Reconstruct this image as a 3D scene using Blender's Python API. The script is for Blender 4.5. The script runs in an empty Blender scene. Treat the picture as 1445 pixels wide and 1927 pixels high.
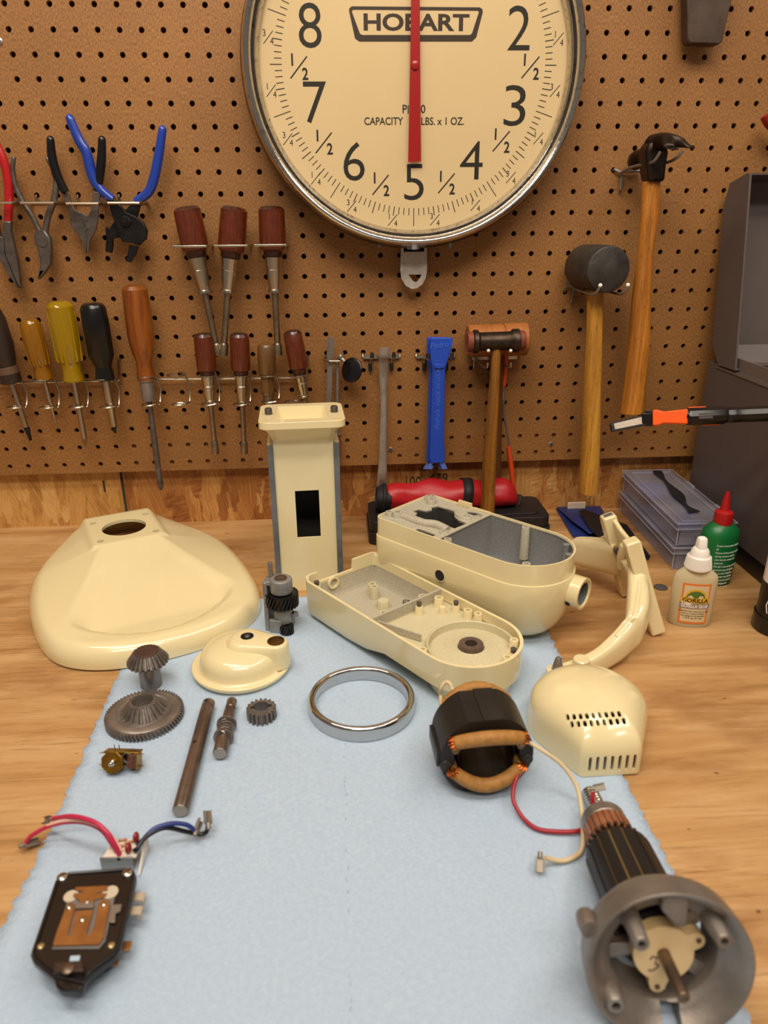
import bpy, bmesh, math, random
from mathutils import Vector, Matrix, noise as mnoise
from mathutils.geometry import tessellate_polygon
random.seed(7)
PI = math.pi
scn = bpy.context.scene
COL = scn.collection

# ------------------------------------------------------------------ camera
CAM = Vector((0.0, -1.0282, 0.4284))
ROT = Matrix(((0.9978222, 0.0577207, 0.0319249),
              (-0.0654630, 0.9259418, 0.3719494),
              (-0.0080914, -0.3732293, 0.9277038)))      # columns: right, forward, up
FPX, PW, PH = 1377.77, 1445, 1927
cam_data = bpy.data.cameras.new('camera')
cam = bpy.data.objects.new('camera', cam_data)
COL.objects.link(cam)
r_, f_, u_ = ROT.col[0], ROT.col[1], ROT.col[2]
cam.matrix_world = Matrix(((r_.x, u_.x, -f_.x, CAM.x), (r_.y, u_.y, -f_.y, CAM.y), (r_.z, u_.z, -f_.z, CAM.z), (0, 0, 0, 1)))
cam_data.sensor_fit = 'HORIZONTAL'
cam_data.sensor_width = 36.0
cam_data.lens = FPX / PW * 36.0
cam_data.clip_start = 0.01
cam_data.dof.use_dof = True
cam_data.dof.focus_distance = 0.95
cam_data.dof.aperture_fstop = 10.0
scn.camera = cam

# ------------------------------------------------------------------ light and exposure
scn.view_settings.view_transform = 'Standard'
scn.view_settings.look = 'None'
scn.view_settings.gamma = 1.0
scn.view_settings.use_curve_mapping = False
scn.view_settings.exposure = 0.0
world = bpy.data.worlds.new('world')
scn.world = world
world.use_nodes = True
bg = world.node_tree.nodes['Background']
bg.inputs[0].default_value = (1.0, 0.86, 0.72, 1)
bg.inputs[1].default_value = 0.17

def area(name, loc, target, sx, sy, power, color):
    l = bpy.data.lights.new(name, 'AREA')
    l.shape = 'RECTANGLE'; l.size = sx; l.size_y = sy; l.energy = power; l.color = color
    o = bpy.data.objects.new(name, l); COL.objects.link(o)
    o.location = loc
    o.rotation_euler = (Vector(target) - Vector(loc)).to_track_quat('-Z', 'Y').to_euler()
    return o
LC = (1.0, 0.885, 0.755)
scn.cycles.transparent_max_bounces = 24
area('shop_light', (-0.50, -0.60, 1.60), (-0.25, -0.20, 0.1), 1.1, 0.16, 8.5, LC)
area('shop_light', (0.95, -0.65, 1.60), (0.2, -0.2, 0.2), 1.1, 0.16, 8, LC)
area('shop_light', (0.0, -1.75, 1.75), (0, -0.2, 0.35), 1.3, 0.25, 20, LC)
area('shop_light', (-0.05, -0.95, 1.50), (0, 0, 0.55), 1.2, 0.14, 9.5, LC)

# ------------------------------------------------------------------ photo pixel -> point on a real plane
def ray(px, py):
    return ROT @ Vector(((px - PW / 2) / FPX, 1.0, -(py - PH / 2) / FPX))
def T(px, py, z=0.0):
    d = ray(px, py); return CAM + d * ((z - CAM.z) / d.z)
def W(px, py, y=0.0):
    d = ray(px, py); return CAM + d * ((y - CAM.y) / d.y)
def MPP(p):
    return (Vector(p) - CAM).dot(f_) / FPX            # metres per pixel at that depth

# ------------------------------------------------------------------ materials
def srgb(h):
    h = h.lstrip('#')
    c = [int(h[i:i + 2], 16) / 255 for i in (0, 2, 4)]
    return tuple(x / 12.92 if x <= 0.04045 else ((x + 0.055) / 1.055) ** 2.4 for x in c) + (1,)
MATS = {}
def new_mat(name):
    m = bpy.data.materials.new(name); m.use_nodes = True
    nt = m.node_tree
    return m, nt, nt.nodes['Principled BSDF']
def nd(nt, t, **kw):
    n = nt.nodes.new(t)
    for k, v in kw.items():
        if k in n.inputs: n.inputs[k].default_value = v
        else: setattr(n, k, v)
    return n
def ramp(nt, stops):
    r = nt.nodes.new('ShaderNodeValToRGB')
    e = r.color_ramp.elements
    while len(e) < len(stops): e.new(0.5)
    for i, (p, c) in enumerate(stops):
        e[i].position = p; e[i].color = c
    return r
def mat(name, c, rough=0.5, metal=0.0, c2=None, scale=40, detail=3, lo=0.35, hi=0.7, stretch=(1, 1, 1), bump=0.0, bscale=None, coat=0.0, spec=0.5, trans=0.0, alpha=1.0, rot=(0, 0, 0)):
    if name in MATS: return MATS[name]
    m, nt, p = new_mat(name)
    col = srgb(c)
    p.inputs['Base Color'].default_value = col
    p.inputs['Roughness'].default_value = rough
    p.inputs['Metallic'].default_value = metal
    p.inputs['Specular IOR Level'].default_value = spec
    if coat: p.inputs['Coat Weight'].default_value = coat; p.inputs['Coat Roughness'].default_value = 0.05
    if trans: p.inputs['Transmission Weight'].default_value = trans
    if alpha < 1: p.inputs['Alpha'].default_value = alpha
    L = nt.links.new
    if c2 or bump:
        tc = nd(nt, 'ShaderNodeTexCoord')
        mp = nd(nt, 'ShaderNodeMapping'); mp.inputs['Scale'].default_value = stretch; mp.inputs['Rotation'].default_value = rot
        L(tc.outputs['Object'], mp.inputs[0])
    if c2:
        n = nd(nt, 'ShaderNodeTexNoise', Scale=scale, Detail=detail, Roughness=0.6)
        L(mp.outputs[0], n.inputs['Vector'])
        r = ramp(nt, [(lo, col), (hi, srgb(c2))])
        L(n.outputs[0], r.inputs[0]); L(r.outputs[0], p.inputs['Base Color'])
    if bump:
        n2 = nd(nt, 'ShaderNodeTexNoise', Scale=bscale or scale * 4, Detail=2)
        L(mp.outputs[0], n2.inputs['Vector'])
        b = nd(nt, 'ShaderNodeBump', Strength=bump, Distance=0.001)
        L(n2.outputs[0], b.inputs['Height']); L(b.outputs[0], p.inputs['Normal'])
    MATS[name] = m
    return m

def wood_mat(name, c1, c2, c3, axis=0, scale=9, ring=1.0, rough=0.5, stretch=12, dark=None, bump=0.05, dscale=60):
    """long grain along one object axis"""
    if name in MATS: return MATS[name]
    m, nt, p = new_mat(name); L = nt.links.new
    tc = nd(nt, 'ShaderNodeTexCoord'); mp = nd(nt, 'ShaderNodeMapping')
    s = [stretch] * 3; s[axis] = 1.0
    mp.inputs['Scale'].default_value = s
    L(tc.outputs['Object'], mp.inputs[0])
    n = nd(nt, 'ShaderNodeTexNoise', Scale=scale, Detail=6, Roughness=0.62, Distortion=ring)
    L(mp.outputs[0], n.inputs['Vector'])
    r = ramp(nt, [(0.32, srgb(c3)), (0.5, srgb(c2)), (0.66, srgb(c1))])
    L(n.outputs[0], r.inputs[0]); out = r.outputs[0]
    if dark:
        mp2 = nd(nt, 'ShaderNodeMapping'); s2 = [stretch * 2.0] * 3; s2[axis] = 1.6; mp2.inputs['Scale'].default_value = s2
        L(tc.outputs['Object'], mp2.inputs[0])
        n2 = nd(nt, 'ShaderNodeTexNoise', Scale=dscale, Detail=3)
        L(mp2.outputs[0], n2.inputs['Vector'])
        r2 = ramp(nt, [(0.30, (1, 1, 1, 1)), (0.38, (0, 0, 0, 1))])
        L(n2.outputs[0], r2.inputs[0])
        mx = nd(nt, 'ShaderNodeMix', data_type='RGBA'); L(r2.outputs[0], mx.inputs[0]); L(out, mx.inputs[6]); mx.inputs[7].default_value = srgb(dark)
        out = mx.outputs[2]
    L(out, p.inputs['Base Color']); p.inputs['Roughness'].default_value = rough
    if bump:
        b = nd(nt, 'ShaderNodeBump', Strength=bump, Distance=0.002); L(n.outputs[0], b.inputs['Height']); L(b.outputs[0], p.inputs['Normal'])
    MATS[name] = m
    return m

def glass_mat(name, tint, fac=0.10, rough=0.03, haze=None, hfac=0.0):
    """thin clear pane: transparent with a fresnel sheen, optional milky haze"""
    if name in MATS: return MATS[name]
    m = bpy.data.materials.new(name); m.use_nodes = True
    nt = m.node_tree; nt.nodes.clear(); L = nt.links.new
    out = nd(nt, 'ShaderNodeOutputMaterial')
    tr = nd(nt, 'ShaderNodeBsdfTransparent'); tr.inputs[0].default_value = srgb(tint)
    gl = nd(nt, 'ShaderNodeBsdfGlossy'); gl.inputs['Roughness'].default_value = rough
    lw = nd(nt, 'ShaderNodeFresnel'); lw.inputs[0].default_value = 1.45
    ge = nd(nt, 'ShaderNodeNewGeometry'); fr = nd(nt, 'ShaderNodeMath', operation='SUBTRACT'); fr.inputs[0].default_value = 1.0; L(ge.outputs['Backfacing'], fr.inputs[1])
    fm = nd(nt, 'ShaderNodeMath', operation='MULTIPLY'); L(lw.outputs[0], fm.inputs[0]); L(fr.outputs[0], fm.inputs[1])
    mx = nd(nt, 'ShaderNodeMixShader'); L(fm.outputs[0], mx.inputs[0])
    src = tr.outputs[0]
    if haze:
        df = nd(nt, 'ShaderNodeBsdfDiffuse'); df.inputs[0].default_value = srgb(haze)
        m2 = nd(nt, 'ShaderNodeMixShader'); m2.inputs[0].default_value = hfac
        L(src, m2.inputs[1]); L(df.outputs[0], m2.inputs[2]); src = m2.outputs[0]
    L(src, mx.inputs[1]); L(gl.outputs[0], mx.inputs[2]); L(mx.outputs[0], out.inputs[0])
    MATS[name] = m
    return m

# ------------------------------------------------------------------ mesh building
def frame(o, z, x=None):
    z = Vector(z).normalized()
    if x is None: x = Vector((1, 0, 0)) if abs(z.x) < 0.9 else Vector((0, 1, 0))
    x = Vector(x); x = (x - z * x.dot(z)).normalized(); y = z.cross(x)
    return Matrix(((x.x, y.x, z.x, o[0]), (x.y, y.y, z.y, o[1]), (x.z, y.z, z.z, o[2]), (0, 0, 0, 1)))
def tr(x, y, z, rz=0.0):
    return Matrix.Translation((x, y, z)) @ Matrix.Rotation(rz, 4, 'Z')
WALLF = lambda o: frame(o, (0, -1, 0), (1, 0, 0))      # local x = right, local y = down?, local z = out of the wall
class MB:
    def __init__(s): s.v = []; s.f = []
    def add(s, vs, fs, M=None):
        o = len(s.v)
        s.v += [(M @ Vector(v)) if M else Vector(v) for v in vs]
        s.f += [tuple(i + o for i in f) for f in fs]
        return s
    def box(s, c, d, M=None):
        x, y, z = d[0] / 2, d[1] / 2, d[2] / 2
        vs = [(c[0] + a * x, c[1] + b * y, c[2] + e * z) for a in (-1, 1) for b in (-1, 1) for e in (-1, 1)]
        return s.add(vs, [(0, 1, 3, 2), (4, 6, 7, 5), (0, 4, 5, 1), (2, 3, 7, 6), (0, 2, 6, 4), (1, 5, 7, 3)], M)
    def loft(s, rings, cap0=True, cap1=True, close=True, M=None):
        n = len(rings[0]); vs = [p for r in rings for p in r]; fs = []
        for i in range(len(rings) - 1):
            for j in range(n if close else n - 1):
                k = (j + 1) % n
                fs.append((i * n + j, i * n + k, (i + 1) * n + k, (i + 1) * n + j))
        if cap0: fs.append(tuple(range(n))[::-1])
        if cap1: fs.append(tuple((len(rings) - 1) * n + j for j in range(n)))
        return s.add(vs, fs, M)
    def lathe(s, prof, M=None, seg=32, cap0=True, cap1=True, closed=False, sx=1.0, sy=1.0):
        if closed: prof = list(prof) + [prof[0]]; cap0 = cap1 = False
        rings = [[(r * sx * math.cos(2 * PI * j / seg), r * sy * math.sin(2 * PI * j / seg), z) for j in range(seg)] for r, z in prof]
        return s.loft(rings, cap0, cap1, True, M)
    def cyl(s, p0, p1, r0, r1=None, seg=20):
        p0, p1 = Vector(p0), Vector(p1); r1 = r0 if r1 is None else r1
        return s.lathe([(r0, 0), (r1, (p1 - p0).length)], frame(p0, p1 - p0), seg)
    def prism(s, poly, z0, z1, M=None, holes=()):
        loops = [[Vector((p[0], p[1], 0)) for p in poly]] + [[Vector((p[0], p[1], 0)) for p in h] for h in holes]
        flat = [p for l in loops for p in l]; n = len(flat)
        tris = tessellate_polygon(loops)
        vs = [(p.x, p.y, z0) for p in flat] + [(p.x, p.y, z1) for p in flat]
        fs = [(a + n, b + n, c + n) for a, b, c in tris] + [(c, b, a) for a, b, c in tris]
        o = 0
        for l in loops:
            m = len(l)
            for i in range(m):
                k = (i + 1) % m; fs.append((o + i, o + k, o + k + n, o + i + n))
            o += m
        return s.add(vs, fs, M)
    def tube(s, pts, r, seg=10, closed=False, caps=True, flat=1.0, up=None):
        pts = [Vector(p) for p in pts]; n = len(pts)
        rs = r if isinstance(r, (list, tuple)) else [r] * n
        tang = []
        for i in range(n):
            a = pts[i - 1] if (i or closed) else pts[0]; b = pts[(i + 1) % n] if (i < n - 1 or closed) else pts[-1]
            tang.append((b - a).normalized())
        ref = Vector(up) if up else (Vector((0, 0, 1)) if abs(tang[0].z) < 0.9 else Vector((0, 1, 0)))
        rings = []; x = (ref - tang[0] * ref.dot(tang[0])).normalized()
        for i in range(n):
            t = tang[i]
            x = ref if up else x
            x = (x - t * x.dot(t)).normalized(); y = t.cross(x)
            rings.append([pts[i] + x * (rs[i] * flat * math.cos(2 * PI * j / seg)) + y * (rs[i] * math.sin(2 * PI * j / seg)) for j in range(seg)])
        if closed: rings.append(rings[0]); return s.loft(rings, False, False)
        return s.loft(rings, caps, caps)
    def sphere(s, c, r, M=None, seg=16, rings=8, sc=(1, 1, 1), z0=-1.0):
        pr = []
        for i in range(rings + 1):
            a = -PI / 2 + PI * i / rings
            pr.append((max(math.cos(a), 1e-4) * r, math.sin(a) * r))
        rr = [[(c[0] + q * sc[0] * math.cos(2 * PI * j / seg), c[1] + q * sc[1] * math.sin(2 * PI * j / seg), c[2] + z * sc[2]) for j in range(seg)] for q, z in pr]
        return s.loft(rr, True, True, True, M)
    def grid(s, nx, ny, fn, M=None):
        vs = [fn(i, j) for j in range(ny) for i in range(nx)]
        fs = [(j * nx + i, j * nx + i + 1, (j + 1) * nx + i + 1, (j + 1) * nx + i) for j in range(ny - 1) for i in range(nx - 1)]
        return s.add(vs, fs, M)
    def merge(s, o): return s.add(o.v, o.f)

ORIG = {}
def smooth_pts(pts, n=6, closed=False):
    """Catmull-Rom through the points"""
    P = [Vector(p) for p in pts]; m = len(P); out = []
    rng = range(m) if closed else range(m - 1)
    for i in rng:
        g = (lambda k: P[k % m]) if closed else (lambda k: P[min(max(k, 0), m - 1)])
        a, b, c, d = g(i - 1), g(i), g(i + 1), g(i + 2)
        for k in range(n):
            t = k / n
            out.append(0.5 * ((2 * b) + (c - a) * t + (2 * a - 5 * b + 4 * c - d) * t * t + (3 * b - a - 3 * c + d) * t ** 3))
    if not closed: out.append(P[-1])
    return out
def mesh_from(mb, name, smooth=40):
    me = bpy.data.meshes.new(name)
    lo = Vector((min(v.x for v in mb.v), min(v.y for v in mb.v), min(v.z for v in mb.v)))
    hi = Vector((max(v.x for v in mb.v), max(v.y for v in mb.v), max(v.z for v in mb.v)))
    o = Vector(((lo.x + hi.x) / 2, (lo.y + hi.y) / 2, lo.z))
    me.from_pydata([tuple(v - o) for v in mb.v], [], mb.f)
    bm = bmesh.new(); bm.from_mesh(me)
    bmesh.ops.remove_doubles(bm, verts=bm.verts, dist=1e-6)
    bmesh.ops.recalc_face_normals(bm, faces=bm.faces)
    bm.to_mesh(me); bm.free()
    if smooth:
        for p in me.polygons: p.use_smooth = True
        me.set_sharp_from_angle(angle=math.radians(smooth))
    return me, o
def apply_mods(ob):
    dg = bpy.context.evaluated_depsgraph_get()
    me = bpy.data.meshes.new_from_object(ob.evaluated_get(dg))
    ob.modifiers.clear(); ob.data = me
def make(name, mb, m, parent=None, bevel=0.0, smooth=40, cut=None, solid=0.0, sub=0, kind=None, label=None, bseg=2):
    me, o = mesh_from(mb, name, smooth)
    ob = bpy.data.objects.new(name, me); COL.objects.link(ob)
    ob.data.materials.append(m)
    ORIG[ob] = o
    if parent is not None:
        ob.parent = parent; ob.location = o - ORIG[parent]
    else: ob.location = o
    if sub:
        md = ob.modifiers.new('sub', 'SUBSURF'); md.levels = md.render_levels = sub
    if solid:
        md = ob.modifiers.new('solid', 'SOLIDIFY'); md.thickness = abs(solid); md.offset = -1 if solid > 0 else 1
    if cut is not None:
        bpy.context.view_layer.update()
        cme = bpy.data.meshes.new('cut'); cme.from_pydata([tuple(v - o) for v in cut.v], [], cut.f)
        bm = bmesh.new(); bm.from_mesh(cme); bmesh.ops.recalc_face_normals(bm, faces=bm.faces); bm.to_mesh(cme); bm.free()
        co = bpy.data.objects.new('cut', cme); COL.objects.link(co)
        co.matrix_world = Matrix.Translation(o)
        keep = ob.parent
        ob.parent = None; ob.location = o
        md = ob.modifiers.new('bool', 'BOOLEAN'); md.operation = 'DIFFERENCE'; md.solver = 'EXACT'; md.object = co; md.use_self = True
        bpy.context.view_layer.update()
        apply_mods(ob)
        ob.data.set_sharp_from_angle(angle=math.radians(smooth or 30))
        bpy.data.objects.remove(co, do_unlink=True)
        if keep is not None: ob.parent = keep; ob.location = o - ORIG[keep]
    if bevel:
        md = ob.modifiers.new('bevel', 'BEVEL'); md.width = bevel; md.segments = bseg; md.limit_method = 'ANGLE'; md.angle_limit = math.radians(35)
        md.harden_normals = False
    if kind: ob['kind'] = kind
    if label: ob['label'] = label
    return ob
def thing(name, label, cat, loc, group=None):
    o = bpy.data.objects.new(name, None); COL.objects.link(o)
    o.empty_display_size = 0.01
    o.location = loc; ORIG[o] = Vector(loc)
    o['label'] = label; o['category'] = cat
    if group: o['group'] = group
    return o
def solo(name, label, cat, mb, m, group=None, **kw):
    o = make(name, mb, m, None, **kw)
    o['label'] = label; o['category'] = cat
    if group: o['group'] = group
    return o
def text_mb(body, size, M, bold=0.0, sx=1.0, depth=0.0002, align='CENTER', shear=0.0, space=1.0, valign='CENTER'):
    cu = bpy.data.curves.new('t', 'FONT'); cu.body = body; cu.size = size; cu.offset = bold * size; cu.extrude = depth
    cu.align_x = align; cu.align_y = valign; cu.shear = shear; cu.space_character = space; cu.resolution_u = 4
    ob = bpy.data.objects.new('t', cu); COL.objects.link(ob)
    dg = bpy.context.evaluated_depsgraph_get(); dg.update()
    me = bpy.data.meshes.new_from_object(ob.evaluated_get(dg))
    mb = MB(); S = M @ Matrix.Scale(sx, 4, (1, 0, 0))
    mb.add([v.co.copy() for v in me.vertices], [tuple(p.vertices) for p in me.polygons], S)
    bpy.data.objects.remove(ob, do_unlink=True); bpy.data.curves.remove(cu); bpy.data.meshes.remove(me)
    return mb
def circle(cx, cy, r, n=16, ph=0.0): return [(cx + r * math.cos(ph + 2 * PI * i / n), cy + r * math.sin(ph + 2 * PI * i / n)) for i in range(n)]
def rrect(cx, cy, w, h, r, n=5):
    out = []
    for k, (sx, sy) in enumerate(((1, 1), (-1, 1), (-1, -1), (1, -1))):
        for i in range(n + 1):
            a = PI / 2 * k + PI / 2 * i / n
            out.append((cx + sx * (w / 2 - r) + r * math.cos(a), cy + sy * (h / 2 - r) + r * math.sin(a)))
    return out
def gear_pts(n, rr, rt, ph=0.0, duty=0.5):
    out = []
    for i in range(n):
        a = 2 * PI * i / n + ph; s = 2 * PI / n
        for da, r in ((0, rr), (0.18, rr), (0.32, rt), (0.68, rt), (0.82, rr)):
            out.append((r * math.cos(a + da * s), r * math.sin(a + da * s)))
    return out
def gear(mb, M, n, rr, rt, z0, z1, twist=0.0, bore=0.0, steps=4, scale1=1.0):
    rings = []
    for i in range(steps + 1):
        t = i / steps; k = 1 + (scale1 - 1) * t
        rings.append([(x * k, y * k, z0 + (z1 - z0) * t) for x, y in gear_pts(n, rr, rt, twist * t)])
    if not bore: return mb.loft(rings, True, True, True, M)
    mb.loft(rings, False, False, True, M)
    N = len(rings[0])
    for ri, z in ((0, z0), (steps, z1)):
        inner = []
        for p in rings[ri]:
            a = math.atan2(p[1], p[0]); inner.append((bore * math.cos(a), bore * math.sin(a), z))
        mb.loft([rings[ri], inner], False, False, True, M)
        if ri == 0: i0 = inner
        else: mb.loft([i0, inner], False, False, True, M)
    return mb

# palette
CREAM = mat('cream_enamel', '#e6d6a6', 0.22, coat=0.6)
CREAM_IN = mat('cream_overspray', '#c4bca4', 0.6, c2='#98917f', scale=900, detail=3, lo=0.34, hi=0.68, bump=0.25, bscale=900)
CAST = mat('grey_casting', '#9a9a97', 0.5, 0.5, c2='#808080', scale=60, bump=0.12, bscale=700)
CASTD = mat('dark_grey_casting', '#5e6266', 0.6, 0.35, c2='#7b7d80', scale=35, bump=0.15, bscale=500)
BELL = mat('bell_casting', '#928980', 0.42, 0.6, c2='#7b7269', scale=50, bump=0.1, bscale=500)
STEEL = mat('worn_steel', '#958c84', 0.36, 0.65, c2='#7d746c', scale=60)
DSTEEL = mat('dark_steel', '#6e655e', 0.4, 0.6, c2='#544c47', scale=80)
GEARM = mat('gear_steel', '#857c74', 0.4, 0.6, c2='#6c635c', scale=120)
BRIGHT = mat('bright_steel', '#c9c4bb', 0.22, 1.0)
CHROME = mat('chrome', '#d8d6d2', 0.06, 1.0)
PITTED = mat('pitted_chrome', '#cfcac4', 0.12, 1.0, c2='#9a9188', scale=160, detail=6, lo=0.55, hi=0.75, bump=0.1, bscale=900)
WIRE = mat('zinc_wire', '#c2b9a8', 0.25, 1.0)
BLACK = mat('black_plastic', '#100f11', 0.24)
BLACKM2 = mat('matte_black_plastic', '#181617', 0.42)
BLACKR = mat('black_rubber', '#141314', 0.65)
BLACKM = mat('black_oxide_metal', '#2c2a29', 0.4, 0.7, c2='#1e1c1b', scale=90)
BAKE = mat('bakelite', '#120d0c', 0.3, c2='#1a1210', scale=30)
BLUEG = mat('blue_dipped_grip', '#1c3a96', 0.28, coat=0.3)
BLUEP = mat('blue_plastic', '#1f47b4', 0.38)
COPPER = mat('copper', '#c98a66', 0.34, 0.6, c2='#a8663f', scale=80)
COPPERW = mat('copper_winding', '#b35a26', 0.3, 0.9)
KRAFT = mat('insulating_paper', '#b27d3a', 0.6, c2='#94652a', scale=160, detail=5, bump=0.3)
BRASS = mat('brass', '#a88434', 0.32, 0.95, c2='#7d5f22', scale=120)
CPLATE = mat('copper_plate', '#a8733e', 0.42, 0.6, c2='#8d5c2e', scale=60)
TIN = mat('tinned_terminal', '#8d8478', 0.42, 0.6)
REDP = mat('red_plastic', '#b01a1c', 0.35)
WHITEP = mat('white_plastic', '#ece6dd', 0.4)
INK = mat('black_ink', '#0b0907', 0.6)
def end_dark_wood(name, c1, c2, dark):
    m, nt, p = new_mat(name); L = nt.links.new
    tc = nd(nt, 'ShaderNodeTexCoord'); mp = nd(nt, 'ShaderNodeMapping'); mp.inputs['Scale'].default_value = (60, 60, 7)
    L(tc.outputs['Object'], mp.inputs[0])
    n = nd(nt, 'ShaderNodeTexNoise', Scale=9, Detail=6, Roughness=0.7); L(mp.outputs[0], n.inputs['Vector'])
    r = ramp(nt, [(0.35, srgb(c2)), (0.62, srgb(c1))]); L(n.outputs[0], r.inputs[0])
    sx = nd(nt, 'ShaderNodeSeparateXYZ'); L(tc.outputs['Generated'], sx.inputs[0])
    r2 = ramp(nt, [(0.0, (1, 1, 1, 1)), (0.10, (0.8, 0.8, 0.8, 1)), (0.20, (0, 0, 0, 1)), (0.88, (0, 0, 0, 1)), (0.97, (0.9, 0.9, 0.9, 1))]); L(sx.outputs[2], r2.inputs[0])
    mx = nd(nt, 'ShaderNodeMix', data_type='RGBA'); L(r2.outputs[0], mx.inputs[0]); L(r.outputs[0], mx.inputs[6]); mx.inputs[7].default_value = srgb(dark)
    L(mx.outputs[2], p.inputs['Base Color']); p.inputs['Roughness'].default_value = 0.3; p.inputs['Coat Weight'].default_value = 0.4
    return m
TOOLW = end_dark_wood('nut_driver_wood', '#66290f', '#451909', '#220e08')
# ================================================================== THE SETTING
# ---- plywood bench top
def ply_material():
    m, nt, p = new_mat('plywood'); L = nt.links.new
    tc = nd(nt, 'ShaderNodeTexCoord'); mp = nd(nt, 'ShaderNodeMapping'); mp.inputs['Scale'].default_value = (1.7, 17, 6)
    L(tc.outputs['Object'], mp.inputs[0])
    n = nd(nt, 'ShaderNodeTexNoise', Scale=2.6, Detail=9, Roughness=0.62, Distortion=0.9); L(mp.outputs[0], n.inputs['Vector'])
    r = ramp(nt, [(0.28, srgb('#9c7242')), (0.42, srgb('#b48853')), (0.56, srgb('#c09663')), (0.74, srgb('#cca675'))]); L(n.outputs[0], r.inputs[0])
    mp2 = nd(nt, 'ShaderNodeMapping'); mp2.inputs['Scale'].default_value = (5, 110, 20); L(tc.outputs['Object'], mp2.inputs[0])
    n2 = nd(nt, 'ShaderNodeTexNoise', Scale=3.2, Detail=5, Roughness=0.7); L(mp2.outputs[0], n2.inputs['Vector'])
    r2 = ramp(nt, [(0.54, (0, 0, 0, 1)), (0.72, (1, 1, 1, 1))]); L(n2.outputs[0], r2.inputs[0])
    n3 = nd(nt, 'ShaderNodeTexNoise', Scale=2.4, Detail=4); L(tc.outputs['Object'], n3.inputs['Vector'])
    r3 = ramp(nt, [(0.4, (0.25, 0.25, 0.25, 1)), (0.6, (0.85, 0.85, 0.85, 1))]); L(n3.outputs[0], r3.inputs[0])
    mu = nd(nt, 'ShaderNodeMath', operation='MULTIPLY'); L(r2.outputs[0], mu.inputs[0]); L(r3.outputs[0], mu.inputs[1])
    mx = nd(nt, 'ShaderNodeMix', data_type='RGBA'); L(mu.outputs[0], mx.inputs[0]); L(r.outputs[0], mx.inputs[6]); mx.inputs[7].default_value = srgb('#7d5228')
    # scattered dark nicks and stains
    n4 = nd(nt, 'ShaderNodeTexNoise', Scale=58, Detail=2); mp4 = nd(nt, 'ShaderNodeMapping'); mp4.inputs['Scale'].default_value = (1, 1.8, 1); L(tc.outputs['Object'], mp4.inputs[0]); L(mp4.outputs[0], n4.inputs['Vector'])
    r4 = ramp(nt, [(0.74, (0, 0, 0, 1)), (0.79, (0.75, 0.75, 0.75, 1))]); L(n4.outputs[0], r4.inputs[0])
    m4 = nd(nt, 'ShaderNodeMix', data_type='RGBA'); L(r4.outputs[0], m4.inputs[0]); L(mx.outputs[2], m4.inputs[6]); m4.inputs[7].default_value = srgb('#4a2f18')
    n5 = nd(nt, 'ShaderNodeTexNoise', Scale=5.5, Detail=5, Roughness=0.6); mp5 = nd(nt, 'ShaderNodeMapping'); mp5.inputs['Scale'].default_value = (1, 2.6, 1); L(tc.outputs['Object'], mp5.inputs[0]); L(mp5.outputs[0], n5.inputs['Vector'])
    r5 = ramp(nt, [(0.32, srgb('#b59a80')), (0.52, (1, 1, 1, 1))]); L(n5.outputs[0], r5.inputs[0])
    m5 = nd(nt, 'ShaderNodeMix', data_type='RGBA', blend_type='MULTIPLY'); m5.inputs[0].default_value = 0.75; L(m4.outputs[2], m5.inputs[6]); L(r5.outputs[0], m5.inputs[7])
    L(m5.outputs[2], p.inputs['Base Color']); p.inputs['Roughness'].default_value = 0.5
    b = nd(nt, 'ShaderNodeBump', Strength=0.15, Distance=0.001); L(n2.outputs[0], b.inputs['Height']); L(b.outputs[0], p.inputs['Normal'])
    return m
mb = MB().box((0.10, -0.58, -0.0105), (2.3, 1.2, 0.021))
solo('workbench_top', 'pale grained plywood workbench top that the mixer parts are laid out on', 'workbench', mb, ply_material(), smooth=0)

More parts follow.
